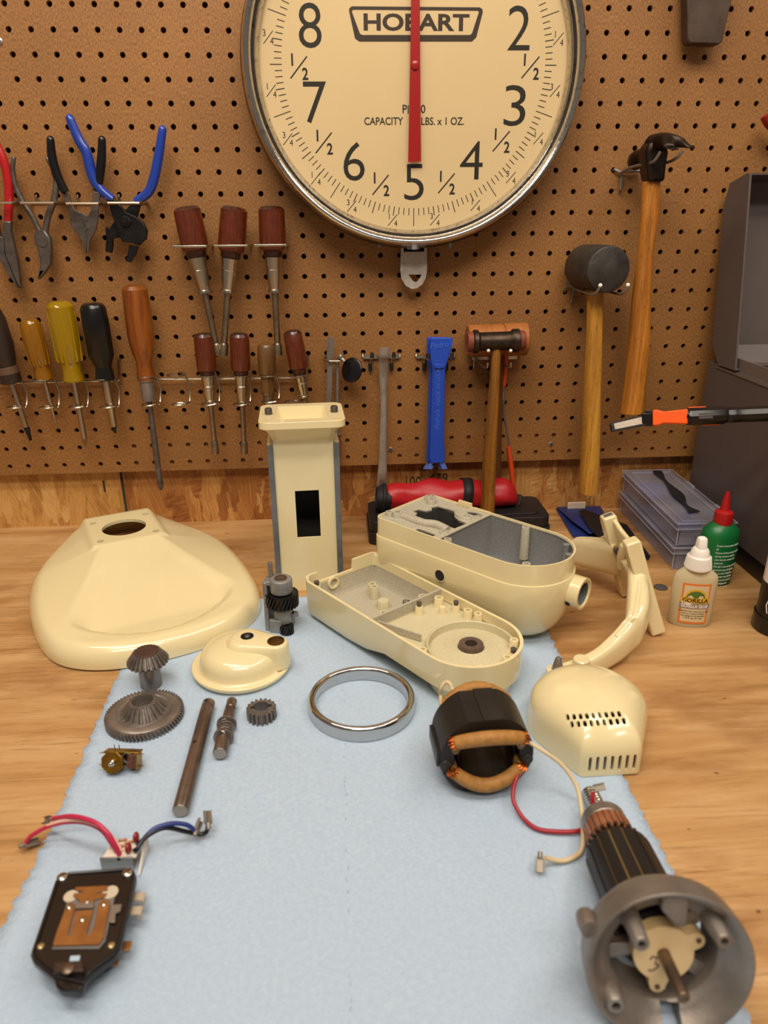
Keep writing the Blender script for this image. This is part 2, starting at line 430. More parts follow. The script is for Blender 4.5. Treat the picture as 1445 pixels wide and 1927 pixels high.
# ---- strand board wall behind the peg board
def osb_material(name, ang, cols, sx):
    m, nt, p = new_mat(name); L = nt.links.new
    tc = nd(nt, 'ShaderNodeTexCoord')
    outs = []
    for k, (a, sc) in enumerate(((ang, 9), (ang + 0.9, 11), (ang - 0.75, 10))):
        mp = nd(nt, 'ShaderNodeMapping'); mp.inputs['Rotation'].default_value = (0, a, 0); mp.inputs['Scale'].default_value = (sx * 2.6, 1, sx * 0.75); mp.inputs['Location'].default_value = (k * 3.1, 0, k * 1.7)
        L(tc.outputs['Object'], mp.inputs[0])
        wn = nd(nt, 'ShaderNodeTexNoise', Scale=22, Detail=3); L(mp.outputs[0], wn.inputs['Vector'])
        wv = nd(nt, 'ShaderNodeVectorMath', operation='MULTIPLY_ADD'); L(wn.outputs['Color'], wv.inputs[0]); wv.inputs[1].default_value = (0.10, 0.10, 0.10); L(mp.outputs[0], wv.inputs[2])
        v = nd(nt, 'ShaderNodeTexVoronoi', Scale=sc); v.inputs['Randomness'].default_value = 1.0
        L(wv.outputs[0], v.inputs['Vector'])
        bw = nd(nt, 'ShaderNodeSeparateColor'); L(v.outputs['Color'], bw.inputs[0])
        mp2 = nd(nt, 'ShaderNodeMapping'); mp2.inputs['Scale'].default_value = (7, 1, 0.5); L(mp.outputs[0], mp2.inputs[0])
        g = nd(nt, 'ShaderNodeTexNoise', Scale=22, Detail=6, Roughness=0.75); L(mp2.outputs[0], g.inputs['Vector'])
        ad = nd(nt, 'ShaderNodeMath', operation='MULTIPLY_ADD'); L(g.outputs[0], ad.inputs[0]); ad.inputs[1].default_value = 0.95; 
        sb = nd(nt, 'ShaderNodeMath', operation='MULTIPLY_ADD'); L(bw.outputs[0], sb.inputs[0]); sb.inputs[1].default_value = 0.36; sb.inputs[2].default_value = -0.14
        L(sb.outputs[0], ad.inputs[2])
        outs.append((ad.outputs[0], bw.outputs[1]))
    sel = nd(nt, 'ShaderNodeMath', operation='GREATER_THAN'); L(outs[0][1], sel.inputs[0]); sel.inputs[1].default_value = 0.5
    mxa = nd(nt, 'ShaderNodeMix', data_type='FLOAT'); L(sel.outputs[0], mxa.inputs[0]); L(outs[1][0], mxa.inputs[2]); L(outs[0][0], mxa.inputs[3])
    sel2 = nd(nt, 'ShaderNodeMath', operation='GREATER_THAN'); L(outs[1][1], sel2.inputs[0]); sel2.inputs[1].default_value = 0.66
    mxb = nd(nt, 'ShaderNodeMix', data_type='FLOAT'); L(sel2.outputs[0], mxb.inputs[0]); L(mxa.outputs[0], mxb.inputs[2]); L(outs[2][0], mxb.inputs[3])
    r = ramp(nt, list(zip((0.12, 0.32, 0.5, 0.66, 0.85), [srgb(c) for c in cols]))); L(mxb.outputs[0], r.inputs[0])
    L(r.outputs[0], p.inputs['Base Color']); p.inputs['Roughness'].default_value = 0.55
    b = nd(nt, 'ShaderNodeBump', Strength=0.35, Distance=0.002); L(mxb.outputs[0], b.inputs['Height']); L(b.outputs[0], p.inputs['Normal'])
    return m
OSB1 = osb_material('strand_board_pale', 0.1, ('#6a431c', '#ad7a3c', '#c8954f', '#d6a864', '#e0bd84'), 2.2)
OSB2 = osb_material('strand_board_red', 0.75, ('#4f2912', '#8d5526', '#ab7035', '#c08a4a', '#d8ae72'), 1.9)
xs = W(233, 930, 0.02).x
make('wall_back', MB().box((xs - 0.5, 0.03, 0.6), (0.996, 0.02, 1.24)), OSB1, smooth=0, kind='structure')
wb = make('wall_back.001', MB().box((xs + 0.82, 0.03, 0.6), (1.636, 0.02, 1.24)), OSB2, smooth=0, kind='structure')
make('panel_gap_edge', MB().box((xs, 0.0325, 0.6), (0.008, 0.018, 1.24)), mat('green_sealed_edge', '#2f4338', 0.7), wb, smooth=0)
st = MB()
for s, px, py, h in (('001', 776, 905, 0.017), ('629', 826, 899, 0.017)):
    o = W(px, py, 0.0196)
    st.merge(text_mb(s, h * 1.35, frame(o, (0, -1, 0), (-1, 0, 0)), sx=0.8))
make('stamped_lettering', st, mat('faded_stamp_ink', '#3a2412', 0.8), wb, smooth=0)
make('pencil_mark', MB().box(tuple(W(196, 915, 0.0197)), (0.003, 0.0004, 0.018)), mat('pencil_dark', '#50321c', 0.8), bpy.data.objects['wall_back'], smooth=0)

# ---- peg board with real holes
def peg_material():
    m, nt, p = new_mat('hardboard'); L = nt.links.new
    tc = nd(nt, 'ShaderNodeTexCoord')
    mp = nd(nt, 'ShaderNodeMapping'); mp.inputs['Scale'].default_value = (2.2, 1, 0.9); L(tc.outputs['Object'], mp.inputs[0])
    n = nd(nt, 'ShaderNodeTexNoise', Scale=330, Detail=3, Roughness=0.7); L(mp.outputs[0], n.inputs['Vector'])
    r = ramp(nt, [(0.3, srgb('#68441c')), (0.5, srgb('#926331')), (0.7, srgb('#b07d42'))]); L(n.outputs[0], r.inputs[0])
    n2 = nd(nt, 'ShaderNodeTexNoise', Scale=7, Detail=4); L(tc.outputs['Object'], n2.inputs['Vector'])
    r2 = ramp(nt, [(0.3, (0.82, 0.80, 0.78, 1)), (0.7, (1.05, 1.05, 1.05, 1))]); L(n2.outputs[0], r2.inputs[0])
    mx = nd(nt, 'ShaderNodeMix', data_type='RGBA', blend_type='MULTIPLY'); mx.inputs[0].default_value = 1.0
    L(r.outputs[0], mx.inputs[6]); L(r2.outputs[0], mx.inputs[7]); L(mx.outputs[2], p.inputs['Base Color'])
    p.inputs['Roughness'].default_value = 0.62
    b = nd(nt, 'ShaderNodeBump', Strength=0.35, Distance=0.001); L(n.outputs[0], b.inputs['Height']); L(b.outputs[0], p.inputs['Normal'])
    return m
PEG = peg_material()
def colx(c): return c * 0.0254 - 0.4202
def rowz(r): return 0.534 - r * 0.0254
pb = MB(); P = 0.0127; HR = 0.0034; TH = 0.0052
for c in range(-9, 48):
    for r in range(-12, 18):
        cx, cz = colx(c), rowz(r)
        inn, out = [], []
        for k in range(12):
            a = 2 * PI * k / 12 + PI / 12
            ca, sa = math.cos(a), math.sin(a)
            inn.append((cx + HR * ca, cz + HR * sa))
            q = P / max(abs(ca), abs(sa)); ox, oz = q * ca, q * sa
            if k in (1, 4, 7, 10):
                ox, oz = math.copysign(P, ca), math.copysign(P, sa)
            out.append((cx + ox, cz + oz))
        vs = [(x, 0, z) for x, z in out] + [(x, 0, z) for x, z in inn] + [(x, TH, z) for x, z in inn]
        fs = []
        for k in range(12):
            j = (k + 1) % 12
            fs += [(k, j, 12 + j, 12 + k), (12 + k, 12 + j, 24 + j, 24 + k)]
        pb.add(vs, fs)
xl, xr, zb, zt = colx(-9) - P, colx(47) + P, rowz(17) - P, rowz(-12) + P
pb.add([(xl, 0, zb), (xr, 0, zb), (xr, TH, zb), (xl, TH, zb)], [(0, 1, 2, 3)])
me = bpy.data.meshes.new('wall_pegboard'); me.from_pydata([tuple(v) for v in pb.v], [], pb.f); me.update()
bm = bmesh.new(); bm.from_mesh(me); bmesh.ops.remove_doubles(bm, verts=bm.verts, dist=1e-6); bmesh.ops.recalc_face_normals(bm, faces=bm.faces); bm.to_mesh(me); bm.free()
ob = bpy.data.objects.new('wall_pegboard', me); COL.objects.link(ob); me.materials.append(PEG); ob['kind'] = 'structure'
strip = mat('furring_strip', '#8f5f35', 0.7, c2='#7a4f2a', scale=30)
x0 = colx(4.4)
make('trim_1', MB().box(((x0 + 1.0) / 2, 0.0115, 0.116), (1.0 - x0, 0.0125, 0.05)), strip, smooth=0, kind='structure')
make('trim_2', MB().box(((x0 - 1.0) / 2, 0.0155, 0.112), (1.0 + x0 - 0.002, 0.0085, 0.04)), strip, smooth=0, kind='structure')

# ---- screws that hold the peg board
def screw(px, py, label):
    o = W(px, py, 0)
    t = thing('screw', label, 'screw', o, 'screws fastening the peg board')
    F = frame(o, (0, -1, 0), (1, 0, 0))
    make('screw_head', MB().lathe([(0.0042, 0), (0.0040, 0.0008), (0.0028, 0.0014)], F, 16), mat('grey_screw', '#a89f96', 0.35, 0.85), t)
    cr = MB(); a = math.radians(20)
    for k in range(2): cr.box((0, 0, 0.00145), (0.0042, 0.0009, 0.0002), F @ Matrix.Rotation(a + k * PI / 2, 4, 'Z'))
    make('cross_slot', cr, INK, t, smooth=0)
screw(735, 846, 'grey cross-head screw in the peg board beside the steel tyre lever')
screw(1036, 836, 'grey cross-head screw in the peg board between the leather mallet and the rubber mallet')
screw(-1, 78, 'pale cross-head screw cut by the left edge, above the pliers')

# ================================================================== THE DIAL SCALE
CC = Vector((0.1025, 0, 0.5945))
t = thing('dial_scale', 'large round cream-faced weighing scale with chrome rim hanging on the peg board', 'scale', (CC.x, -0.002, CC.z))
F = frame(CC, (0, -1, 0), (1, 0, 0))            # local z comes out of the wall
make('case', MB().lathe([(0.196, 0.004), (0.2035, 0.008), (0.2035, 0.034), (0.199, 0.041), (0.185, 0.041), (0.185, 0.036), (0.05, 0.036), (0.05, 0.004)], F, 96, closed=True), mat('aged_nickel', '#8b7f76', 0.25, 0.9, c2='#5c524c', scale=40), t)
pr = []
for a in range(0, 181, 15): pr.append((0.1945 + 0.006 * math.cos(math.radians(a)), 0.047 + 0.013 * math.sin(math.radians(a))))
pr += [(0.186, 0.050), (0.1815, 0.0455), (0.1815, 0.040), (0.2005, 0.040)]
make('bezel', MB().lathe(pr, F, 128, closed=True), PITTED, t, smooth=60)
dial = make('dial', MB().lathe([(0.183, 0.0362), (0.183, 0.0385)], F, 96), mat('ivory_dial', '#d3c09d', 0.55, c2='#cebb96', scale=6), t)
DZ = 0.0385
tk = MB()
for k in range(160):
    a = -PI / 2 + 2 * PI * k / 160
    if k % 16 == 0: r0, r1, w = 0.1555, 0.1765, 0.0009
    elif k % 8 == 0: r0, r1, w = 0.1555, 0.1690, 0.0010
    elif k % 4 == 0: r0, r1, w = 0.1555, 0.1660, 0.0010
    else: r0, r1, w = 0.1555, 0.1640, 0.0009
    tk.box(((r0 + r1) / 2, 0, DZ), (r1 - r0, w, 0.0003), F @ Matrix.Rotation(a, 4, 'Z'))
make('tick_marks', tk, INK, dial, smooth=0)
def on_dial(r, a_deg):       # clockwise from straight up
    a = math.radians(a_deg); return F @ Matrix.Translation((r * math.sin(a), r * math.cos(a), DZ))
nm = MB(); hf = MB(); qt = MB()
HALF = {7: (562, 127), 6: (609, 269), 5: (716, 348), 4: (840, 345), 3: (943, 266), 2: (998, 127)}
for n in range(10):
    a = 36 * n
    if n: pass
    def frac(mb, den, num, r, ang, sz, sx=0.85, bold=0.0):
        M = on_dial(r, ang)
        mb.merge(text_mb(num, sz, M @ Matrix.Translation((-sz * 0.42, sz * 0.42, 0)), sx=sx, bold=bold))
        mb.merge(text_mb(den, sz, M @ Matrix.Translation((sz * 0.42, -sz * 0.42, 0)), sx=sx, bold=bold))
        mb.box((0, 0, 0), (sz * 0.09, sz * 1.75, 0.0002), M @ Matrix.Rotation(math.radians(-42), 4, 'Z'))
    if n not in HALF: frac(hf, '2', '1', 0.1395, a + 18, 0.0165, bold=0.02)
    frac(qt, '4', '1', 0.1715, a + 9, 0.0098)
    frac(qt, '4', '3', 0.1715, a + 27, 0.0098)
for n, (px, py) in HALF.items():
    q = W(px, py, -DZ); keep = on_dial
    on_dial = lambda r, a_, q=q: frame((q.x, -DZ, q.z), (0, -1, 0), (1, 0, 0))
    frac(hf, '2', '1', 0, 0, 0.0172, bold=0.022); on_dial = keep
NUMS = {8: (583, 48, 73, 43), 7: (593, 193, 69, 43), 6: (666, 304, 66, 40), 5: (779, 343, 62, 37), 4: (887, 302, 65, 43), 3: (969, 199, 68, 41), 2: (977, 53, 72, 43)}
def fit_text(s, px, py, hpx, wpx, bold, y=-0.0385):
    q = W(px, py, y); m_ = MPP(q); b = text_mb(s, 0.05, Matrix.Identity(4), bold=bold)
    xs_ = [v.x for v in b.v]; ys_ = [v.y for v in b.v]
    cx, cy = (min(xs_) + max(xs_)) / 2, (min(ys_) + max(ys_)) / 2
    k1, k2 = wpx * m_ / (max(xs_) - min(xs_)), hpx * m_ / (max(ys_) - min(ys_))
    o_ = MB(); M_ = frame(q, (0, -1, 0), (1, 0, 0))
    o_.v = [M_ @ Vector(((v.x - cx) * k1, (v.y - cy) * k2, v.z)) for v in b.v]; o_.f = b.f
    return o_
for n in range(1, 10):
    if n in NUMS: nm.merge(fit_text(str(n), *NUMS[n][:2], NUMS[n][2], NUMS[n][3], -0.006))
    else: nm.merge(text_mb(str(n), 0.0515, on_dial(0.1325, 36 * n), bold=0.008, sx=0.92))
make('numerals', nm, INK, dial, smooth=0)
make('half_marks', hf, INK, dial, smooth=0)
make('quarter_marks', qt, INK, dial, smooth=0)
DY = -(DZ)
def dpt(px, py):
    w = W(px, py, DY); return (w.x - CC.x, w.z - CC.z)
bd = [dpt(*q) for q in ((662, 12), (903, 14), (908, 18), (908, 24), (896, 70), (888, 78), (676, 78), (668, 72), (657, 22), (657, 16))]
bi = [dpt(*q) for q in ((664, 18), (899, 20), (901, 23), (888, 63), (884, 66), (681, 66), (677, 63), (662, 22))]
bdg = MB().prism(bd, DZ, DZ + 0.0004, F, holes=[bi])
o = W(783, 43, DY)
bdg.merge(fit_text('HOBART', 784, 42, 28, 200, 0.03))
make('maker_badge', bdg, mat('badge_black', '#2a1c14', 0.5), dial, smooth=0)
cap = MB()
for s, px, py in (('P', 761, 206), ('0', 796, 206)):
    o = W(px, py, DY); cap.merge(text_mb(s, 0.0125, frame(o, (0, -1, 0), (1, 0, 0)), sx=0.95, bold=0.012))
cap.box((0, 0, 0), (0.0012, 0.009, 0.0002), frame(W(768, 206, DY), (0, -1, 0), (1, 0, 0)))
cap.merge(fit_text('CAPACITY', 722, 228, 13, 73, 0.012))
cap.merge(fit_text('LBS. x 1 OZ.', 833, 228, 13, 81, 0.012))
make('capacity_lettering', cap, INK, dial, smooth=0)
# pointer
PY = -0.046
ptr = [W(q[0], q[1], PY) for q in ((768, 305), (792, 304), (790.5, 122), (788.5, -10), (774.5, -10), (771.5, 122))]
up = [(p.x - CC.x, p.z - CC.z) for p in ptr]
up = up[:3] + [(up[3][0], 0.10), (up[4][0], 0.10)] + up[5:]
pt = make('pointer', MB().prism(up, 0.0455, 0.0467, F), mat('pointer_red', '#980d12', 0.35), t, smooth=0)
h = W(781, 123, PY)
make('pointer_hub', MB().lathe([(0.0048, 0.0467), (0.0044, 0.0488), (0.002, 0.0496)], frame((h.x, 0, h.z), (0, -1, 0)), 20), mat('pointer_hub_red', '#9a1f1f', 0.25), pt)
make('hub_shaft', MB().cyl((h.x, -0.038, h.z), (h.x, -0.0457, h.z), 0.003), STEEL, pt)
make('glass', MB().lathe([(0.1828, 0.0515), (0.1828, 0.0533)], F, 96), glass_mat('clear_pane', '#fffdf8'), t)
# catch and hanger tab below
k = W(779, 462, -0.052)
make('bezel_clip', MB().box((k.x, -0.050, k.z), (0.007, 0.016, 0.010)).box((k.x, -0.043, k.z - 0.002), (0.016, 0.004, 0.006)), CAST, t, bevel=0.0008)
hz = lambda px, py: (W(px, py, -0.022).x, W(px, py, -0.022).z)
outl = [hz(755, 452), hz(803, 452), hz(804, 505), hz(802, 522), hz(795, 536), hz(785, 543), hz(774, 544), hz(763, 538), hz(755, 524), hz(753, 508)]
hol = [hz(769, 517), hz(793, 517), hz(791, 522), hz(784, 531), hz(778, 530)]
make('mounting_tab', MB().prism(outl, 0.019, 0.022, frame((0, 0, 0), (0, -1, 0), (1, 0, 0)), holes=[hol]).box((W(779, 455, -0.022).x, -0.012, W(779, 470, -0.022).z), (0.028, 0.02, 0.006)), mat('white_painted_tab', '#b8b2ab', 0.45, c2='#a69a8c', scale=120), t, bevel=0.0006)
for px in (714, 847):
    q = W(px, 463, -0.03)
    make('case_screw', MB().cyl((q.x, -0.03, q.z + 0.004), (q.x, -0.03, q.z - 0.002), 0.0022), CAST, t)

# ================================================================== TOOLS ON THE PEG BOARD
def wprof(pts, y): return [W(px, py, y) for px, py in pts]
def wire_hook(pts, r=0.0013, seg=8): return MB().tube(pts, r, seg)

# ---- four rectangular wire loops and the pliers standing in them
def loop_hook(pxl, pxr, py, y, hole_px, label, grp, flat=False, name='pegboard_hook'):
    a, b = W(pxl, py, y), W(pxr, py, y)
    hx, hz_ = hole_px
    rb = 0.0017
    zb_ = a.z + 0.0015
    mb = MB().tube([(a.x + 0.002, -0.0025, zb_), (a.x + 0.0015, y + 0.002, zb_ - 0.001), (a.x + 0.003, y, a.z), (b.x - 0.003, y, b.z), (b.x - 0.0015, y + 0.002, zb_ - 0.001), (b.x - 0.002, -0.0025, zb_)], rb, 8)
    mb.tube([(a.x + 0.002, -0.0022, zb_), (b.x - 0.002, -0.0022, zb_)], 0.0014, 6)
    hx = min(max(hx, a.x + 0.004), b.x - 0.004)
    mb.tube([(hx, -0.0022, zb_), (hx, -0.0050, zb_ + 0.006), (hx, -0.0030, hz_ - 0.0005), (hx, 0.004, hz_)], 0.0015, 6)
    return solo(name, label, 'hook', mb, WIRE, group=grp)
G1 = 'wire loops for the pliers'
YL = -0.040
loop_hook(-12, 27, 382, YL, (colx(0), rowz(3)), 'steel wire loop holding the red-handled needle nose pliers', G1)
loop_hook(34, 106, 382, YL, (colx(2), rowz(3)), 'steel wire loop holding the bent nose pliers', G1)
loop_hook(120, 190, 383, YL, (colx(4), rowz(3)), 'steel wire loop holding the black-handled crimping pliers', G1)
loop_hook(198, 267, 382, YL, (colx(6), rowz(3)), 'steel wire loop holding the blue-handled cable cutter', G1)

def ztool(pts, y0, y1):
    poly = [(W(px, py, (y0 + y1) / 2).x, W(px, py, (y0 + y1) / 2).z) for px, py in pts]
    return MB().prism(poly, -y0, -y1, frame((0, 0, 0), (0, -1, 0), (1, 0, 0)))
def z1(l, s=3.0104, ox=0, oy=200): return [(ox + x / s, oy + y / s) for x, y in l]
def grip(pts, y, rpx, flat=1.0, seg=14, n=5):
    P_ = smooth_pts(wprof(pts, y), n)
    m = MPP(P_[0]); k = len(P_) - 1
    def rr(i):
        t = i / k * (len(rpx) - 1); a = int(min(t, len(rpx) - 2)); return (rpx[a] + (rpx[a + 1] - rpx[a]) * (t - a)) * m
    rs = [rr(i) for i in range(len(P_))]
    # rounded tip at the start
    d0 = (P_[0] - P_[1]).normalized()
    P2 = [P_[0] + d0 * rs[0] * 0.85, P_[0] + d0 * rs[0] * 0.5] + P_; r2 = [rs[0] * 0.35, rs[0] * 0.8] + rs
    return MB().tube(P2, r2, seg, flat=flat, up=(0, 1, 0))
YT = -0.024
# blue cable cutter
t = thing('cable_cutter', 'cable cutter with long blue dipped handles spread wide and a black oxide head', 'pliers', W(235, 430, YT))
make('handle', grip([(131, 222), (147, 260), (163, 288), (172, 325), (185, 352), (212, 376)], YT, [8, 9.5, 10, 9.5, 8.5]), BLUEG, t)
make('handle', grip([(306, 243), (299, 290), (290, 335), (279, 362), (255, 380)], YT - 0.002, [7.5, 9, 9.5, 9, 8]), BLUEG, t)
make('jaw', ztool(z1([(612, 530), (650, 520), (720, 600), (770, 622), (815, 660), (838, 705), (832, 748), (790, 790), (745, 772), (700, 770), (678, 735), (668, 690), (638, 620)]), -0.027, -0.034), BLACKM, t, bevel=0.0012)
make('jaw', ztool(z1([(600, 680), (625, 690), (660, 640), (700, 600), (760, 540), (800, 545), (780, 625), (700, 740), (640, 752), (642, 785), (634, 832), (600, 822), (606, 755)]), -0.018, -0.026), BLACKM, t, bevel=0.0012)
make('blade', ztool(z1([(735, 785), (785, 795), (772, 838), (742, 885), (712, 876), (722, 845)]), -0.026, -0.030), BLACKM, t, bevel=0.0006)
q = W(712 / 3.0104, 200 + 652 / 3.0104, -0.034)
make('pivot_nut', MB().lathe([(0.0068, 0), (0.0068, 0.0022), (0.0058, 0.003)], frame(q, (0, -1, 0)), 6).lathe([(0.0032, 0.003), (0.003, 0.0042)], frame(q, (0, -1, 0)), 14), BLACKM, t, smooth=25)
# black crimping pliers
t = thing('crimping_pliers', 'black-handled crimping pliers with a flat tapered steel nose', 'pliers', W(160, 430, YT))
make('handle', grip([(95, 262), (98, 295), (107, 328), (116, 348), (123, 362)], YT, [7, 8.5, 8.5, 8, 7.5]), BLACK, t)
make('handle', grip([(192, 262), (191, 300), (187, 335), (182, 360)], YT, [7, 8.5, 8.5, 7]), BLACK, t)
make('jaw', ztool(z1([(356, 492), (388, 492), (408, 555), (430, 588), (470, 606), (505, 628), (518, 655), (505, 700), (492, 790), (490, 832), (480, 830), (478, 780), (455, 740), (425, 705), (402, 672), (396, 640), (405, 620), (384, 560)]), -0.020, -0.024), DSTEEL, t, bevel=0.0006)
make('jaw', ztool(z1([(532, 485), (570, 485), (560, 580), (556, 650), (548, 692), (512, 758), (502, 830), (494, 832), (492, 780), (490, 690), (470, 640), (505, 615), (522, 575)]), -0.0245, -0.028), DSTEEL, t, bevel=0.0006)
for x, y in ((412, 606), (487, 640), (490, 690)):
    q = W(x / 3.0104, 200 + y / 3.0104, -0.0282); make('rivet', MB().cyl(q, q + Vector((0, -0.0008, 0)), 0.0018), DSTEEL, t)
# bent nose pliers
t = thing('bent_nose_pliers', 'small dark bare-metal pliers with a bent nose, beside the red-handled ones', 'pliers', W(80, 450, YT))
make('handle', grip([(26, 297), (24, 320), (30, 352), (44, 382), (60, 406), (71, 428), (77, 441)], YT, [4, 4.5, 5, 5, 5, 6]), DSTEEL, t)
make('handle', grip([(89, 298), (101, 320), (106, 345), (101, 378), (91, 405), (86, 430), (84, 440)], YT, [4, 5, 6, 6, 6, 7]), DSTEEL, t)
make('jaw', ztool(z1([(200, 722), (222, 700), (262, 702), (288, 742), (296, 800), (292, 892), (255, 948), (222, 984), (219, 972), (236, 890), (222, 820), (204, 770)]), -0.019, -0.029), DSTEEL, t, bevel=0.0018)
q = W(80, 455, -0.029); make('pivot', MB().cyl(q, q + Vector((0, -0.001, 0)), 0.006), DSTEEL, t)
# red needle nose pliers
t = thing('needle_nose_pliers', 'needle nose pliers with red dipped handles at the left edge', 'pliers', W(12, 450, YT))
make('handle', grip([(-8, 268), (6, 300), (15, 335), (17, 375), (15, 416)], YT, [7, 8.5, 8.5, 8.5, 7.5]), mat('red_dipped_grip', '#a81618', 0.3, coat=0.3), t)
make('handle', grip([(-44, 268), (-42, 310), (-34, 350), (-22, 385), (-14, 420)], YT, [7, 8.5, 8.5, 8.5, 7.5]), MATS['red_dipped_grip'], t)
make('jaw', ztool(z1([(24, 650), (68, 650), (66, 700), (80, 765), (108, 890), (124, 1030), (112, 1025), (62, 905), (36, 840), (28, 770)]), -0.020, -0.029), DSTEEL, t, bevel=0.0014)
make('jaw', ztool(z1([(-60, 650), (-15, 650), (6, 735), (26, 745), (34, 838), (60, 905), (110, 1028), (98, 1015), (40, 930), (-5, 850), (-30, 790), (-50, 720)]), -0.0195, -0.0285), DSTEEL, t, bevel=0.0014)

# ---- screwdrivers and nut drivers: segments along one straight axis
def axis_tool(name, label, cat, A, B, y0, segs, group=None, y1=None, seg=20):
    """A, B: photo pixels of the two ends; segs: (part, material, [(px along axis, px radius)...], sides)"""
    pa, pb_ = W(A[0], A[1], y0), W(B[0], B[1], y0 if y1 is None else y1)
    Lp = math.hypot(B[0] - A[0], B[1] - A[1]); k = (pb_ - pa).length / Lp
    F_ = frame(pa, pb_ - pa, (1, 0, 0))
    t_ = thing(name, label, cat, pa + (pb_ - pa) * 0.5, group)
    for pn, m_, prof, n in segs:
        make(pn, MB().lathe([(max(r, 0.05) * k, d * k) for d, r in prof], F_, n or seg), m_, t_, smooth=32)
    return t_, F_, k
def nutdriver(A, B, hl, hr, label, grp, ferr, wood=TOOLW, yy=-0.030, r_sh=6.5, r_tip=9):
    L_ = math.hypot(B[0] - A[0], B[1] - A[1])
    segs = [('handle', wood, [(0, hr * 0.45), (2, hr * 0.78), (7, hr * 0.97), (hl * 0.35, hr), (hl * 0.72, hr), (hl * 0.82, hr * 0.95), (hl * 0.86, hr * 0.76), (hl * 0.96, hr * 0.72), (hl, hr * 0.5)], 16),
            ('ferrule', WIRE, [(hl - 2, hr * 0.66), (hl + ferr * 0.32, hr * 0.56), (hl + ferr * 0.34, hr * 0.6), (hl + ferr * 0.9, hr * 0.44), (hl + ferr * 0.93, hr * 0.54), (hl + ferr, hr * 0.54)], 20),
            ('shaft', mat('plated_shaft', '#a4947c', 0.32, 0.95, c2='#83735c', scale=150), [(hl + ferr - 1, r_sh), (L_ - 22, r_sh)], 14),
            ('socket', MATS['plated_shaft'], [(L_ - 24, r_tip * 0.8), (L_ - 20, r_tip), (L_, r_tip), (L_, r_tip * 0.6), (L_ - 5, r_tip * 0.55)], 12)]
    return axis_tool('nut_driver', label, 'nut driver', A, B, yy, segs, grp)
mat('plated_shaft', '#a4947c', 0.32, 0.95, c2='#83735c', scale=150)
G2 = 'large nut drivers with wooden handles'
nutdriver((350, 388), (411, 668), 96, 27, 'large nut driver with a dark red wooden handle, leftmost of the three under the scale', G2, 66, yy=-0.034)
nutdriver((441, 388), (420, 668), 96, 26, 'large nut driver with a red wooden handle, its shaft leaning left, middle of the three', G2, 62, yy=-0.034)
nutdriver((510, 387), (523, 668), 94, 25.5, 'large nut driver with a red wooden handle, rightmost of the three, nearest the scale', G2, 64, yy=-0.034)
def bar_loop(pxl, pxr, py, y, label, grp):
    a, b = W(pxl, py, y), W(pxr, py, y)
    mb = MB().box(((a.x + b.x) / 2, y, a.z), (b.x - a.x, 0.0025, 0.0026))
    for p in (a, b):
        s = 1 if p is a else -1
        mb.box((p.x + s * 0.001, y / 2, p.z), (0.0026, -y, 0.0026))
    return solo('pegboard_hook', label, 'hook', mb, WIRE, group=grp, bevel=0.0006)
G3 = 'flat wire loops for the large nut drivers'
bar_loop(324, 389, 464, -0.056, 'flat steel loop around the leftmost large nut driver', G3)
bar_loop(402, 466, 463, -0.056, 'flat steel loop around the middle large nut driver', G3)
bar_loop(478, 539, 462, -0.056, 'flat steel loop around the large nut driver nearest the scale', G3)

YS = -0.034
G4 = 'small nut drivers in the wire rack'
nutdriver((382, 626), (406, 853), 82, 18.5, 'small red wooden nut driver, first one right of the empty ring in the rack', G4, 46, yy=YS, r_sh=5, r_tip=7)
nutdriver((450, 626), (460, 853), 81, 18, 'small red wooden nut driver, second one right of the empty ring in the rack', G4, 48, yy=YS, r_sh=5, r_tip=7)
OLIVE = mat('olive_brown_wood', '#6b4a22', 0.35, c2='#55381a', scale=14, stretch=(6, 6, 0.8), coat=0.3)
axis_tool('nut_driver', 'short nut driver with an olive brown wooden handle half hidden by the cream column', 'nut driver', (500, 645), (510, 846), YS,
          [('handle', OLIVE, [(0, 7), (3, 13), (8, 16), (30, 16.5), (52, 16), (58, 13), (62, 12), (80, 12.5), (91, 12), (92, 9)], 16),
           ('ferrule', MATS['plated_shaft'], [(91, 11.5), (95, 11.5), (97, 9.5), (116, 9), (117, 6)], 18),
           ('shaft', MATS['plated_shaft'], [(116, 4.5), (200, 4.5)], 12)], G4)
nutdriver((549, 621), (590, 838), 84, 17.5, 'small tilted red wooden nut driver, last in the rack, above the cream column', G4, 42, yy=YS, r_sh=5, r_tip=7)
AMBER = mat('amber_acetate', '#a8700a', 0.1, coat=0.5, trans=0.45)
YELL = mat('yellow_acetate', '#b89202', 0.08, coat=0.5, trans=0.45)
WOODH = wood_mat('hickory_handle', '#93521a', '#7b4113', '#62300d', axis=2, scale=8, stretch=9, rough=0.32)
SH = mat('driver_shaft', '#b5a999', 0.25, 1.0)
def flutes(t_, F_, k, d0, d1, r, n, m_, nm='handle_ribs'):
    mb = MB()
    for i in range(n):
        a = 2 * PI * i / n
        mb.tube([F_ @ Vector((r * k * math.cos(a) * s, r * k * math.sin(a) * s, d * k)) for d, s in ((d0, 0.92), (d0 + 6, 1.0), ((d0 + d1) / 2, 1.0), (d1 - 6, 0.99), (d1, 0.9))], r * k * 0.13, 6)
    return make(nm, mb, m_, t_)
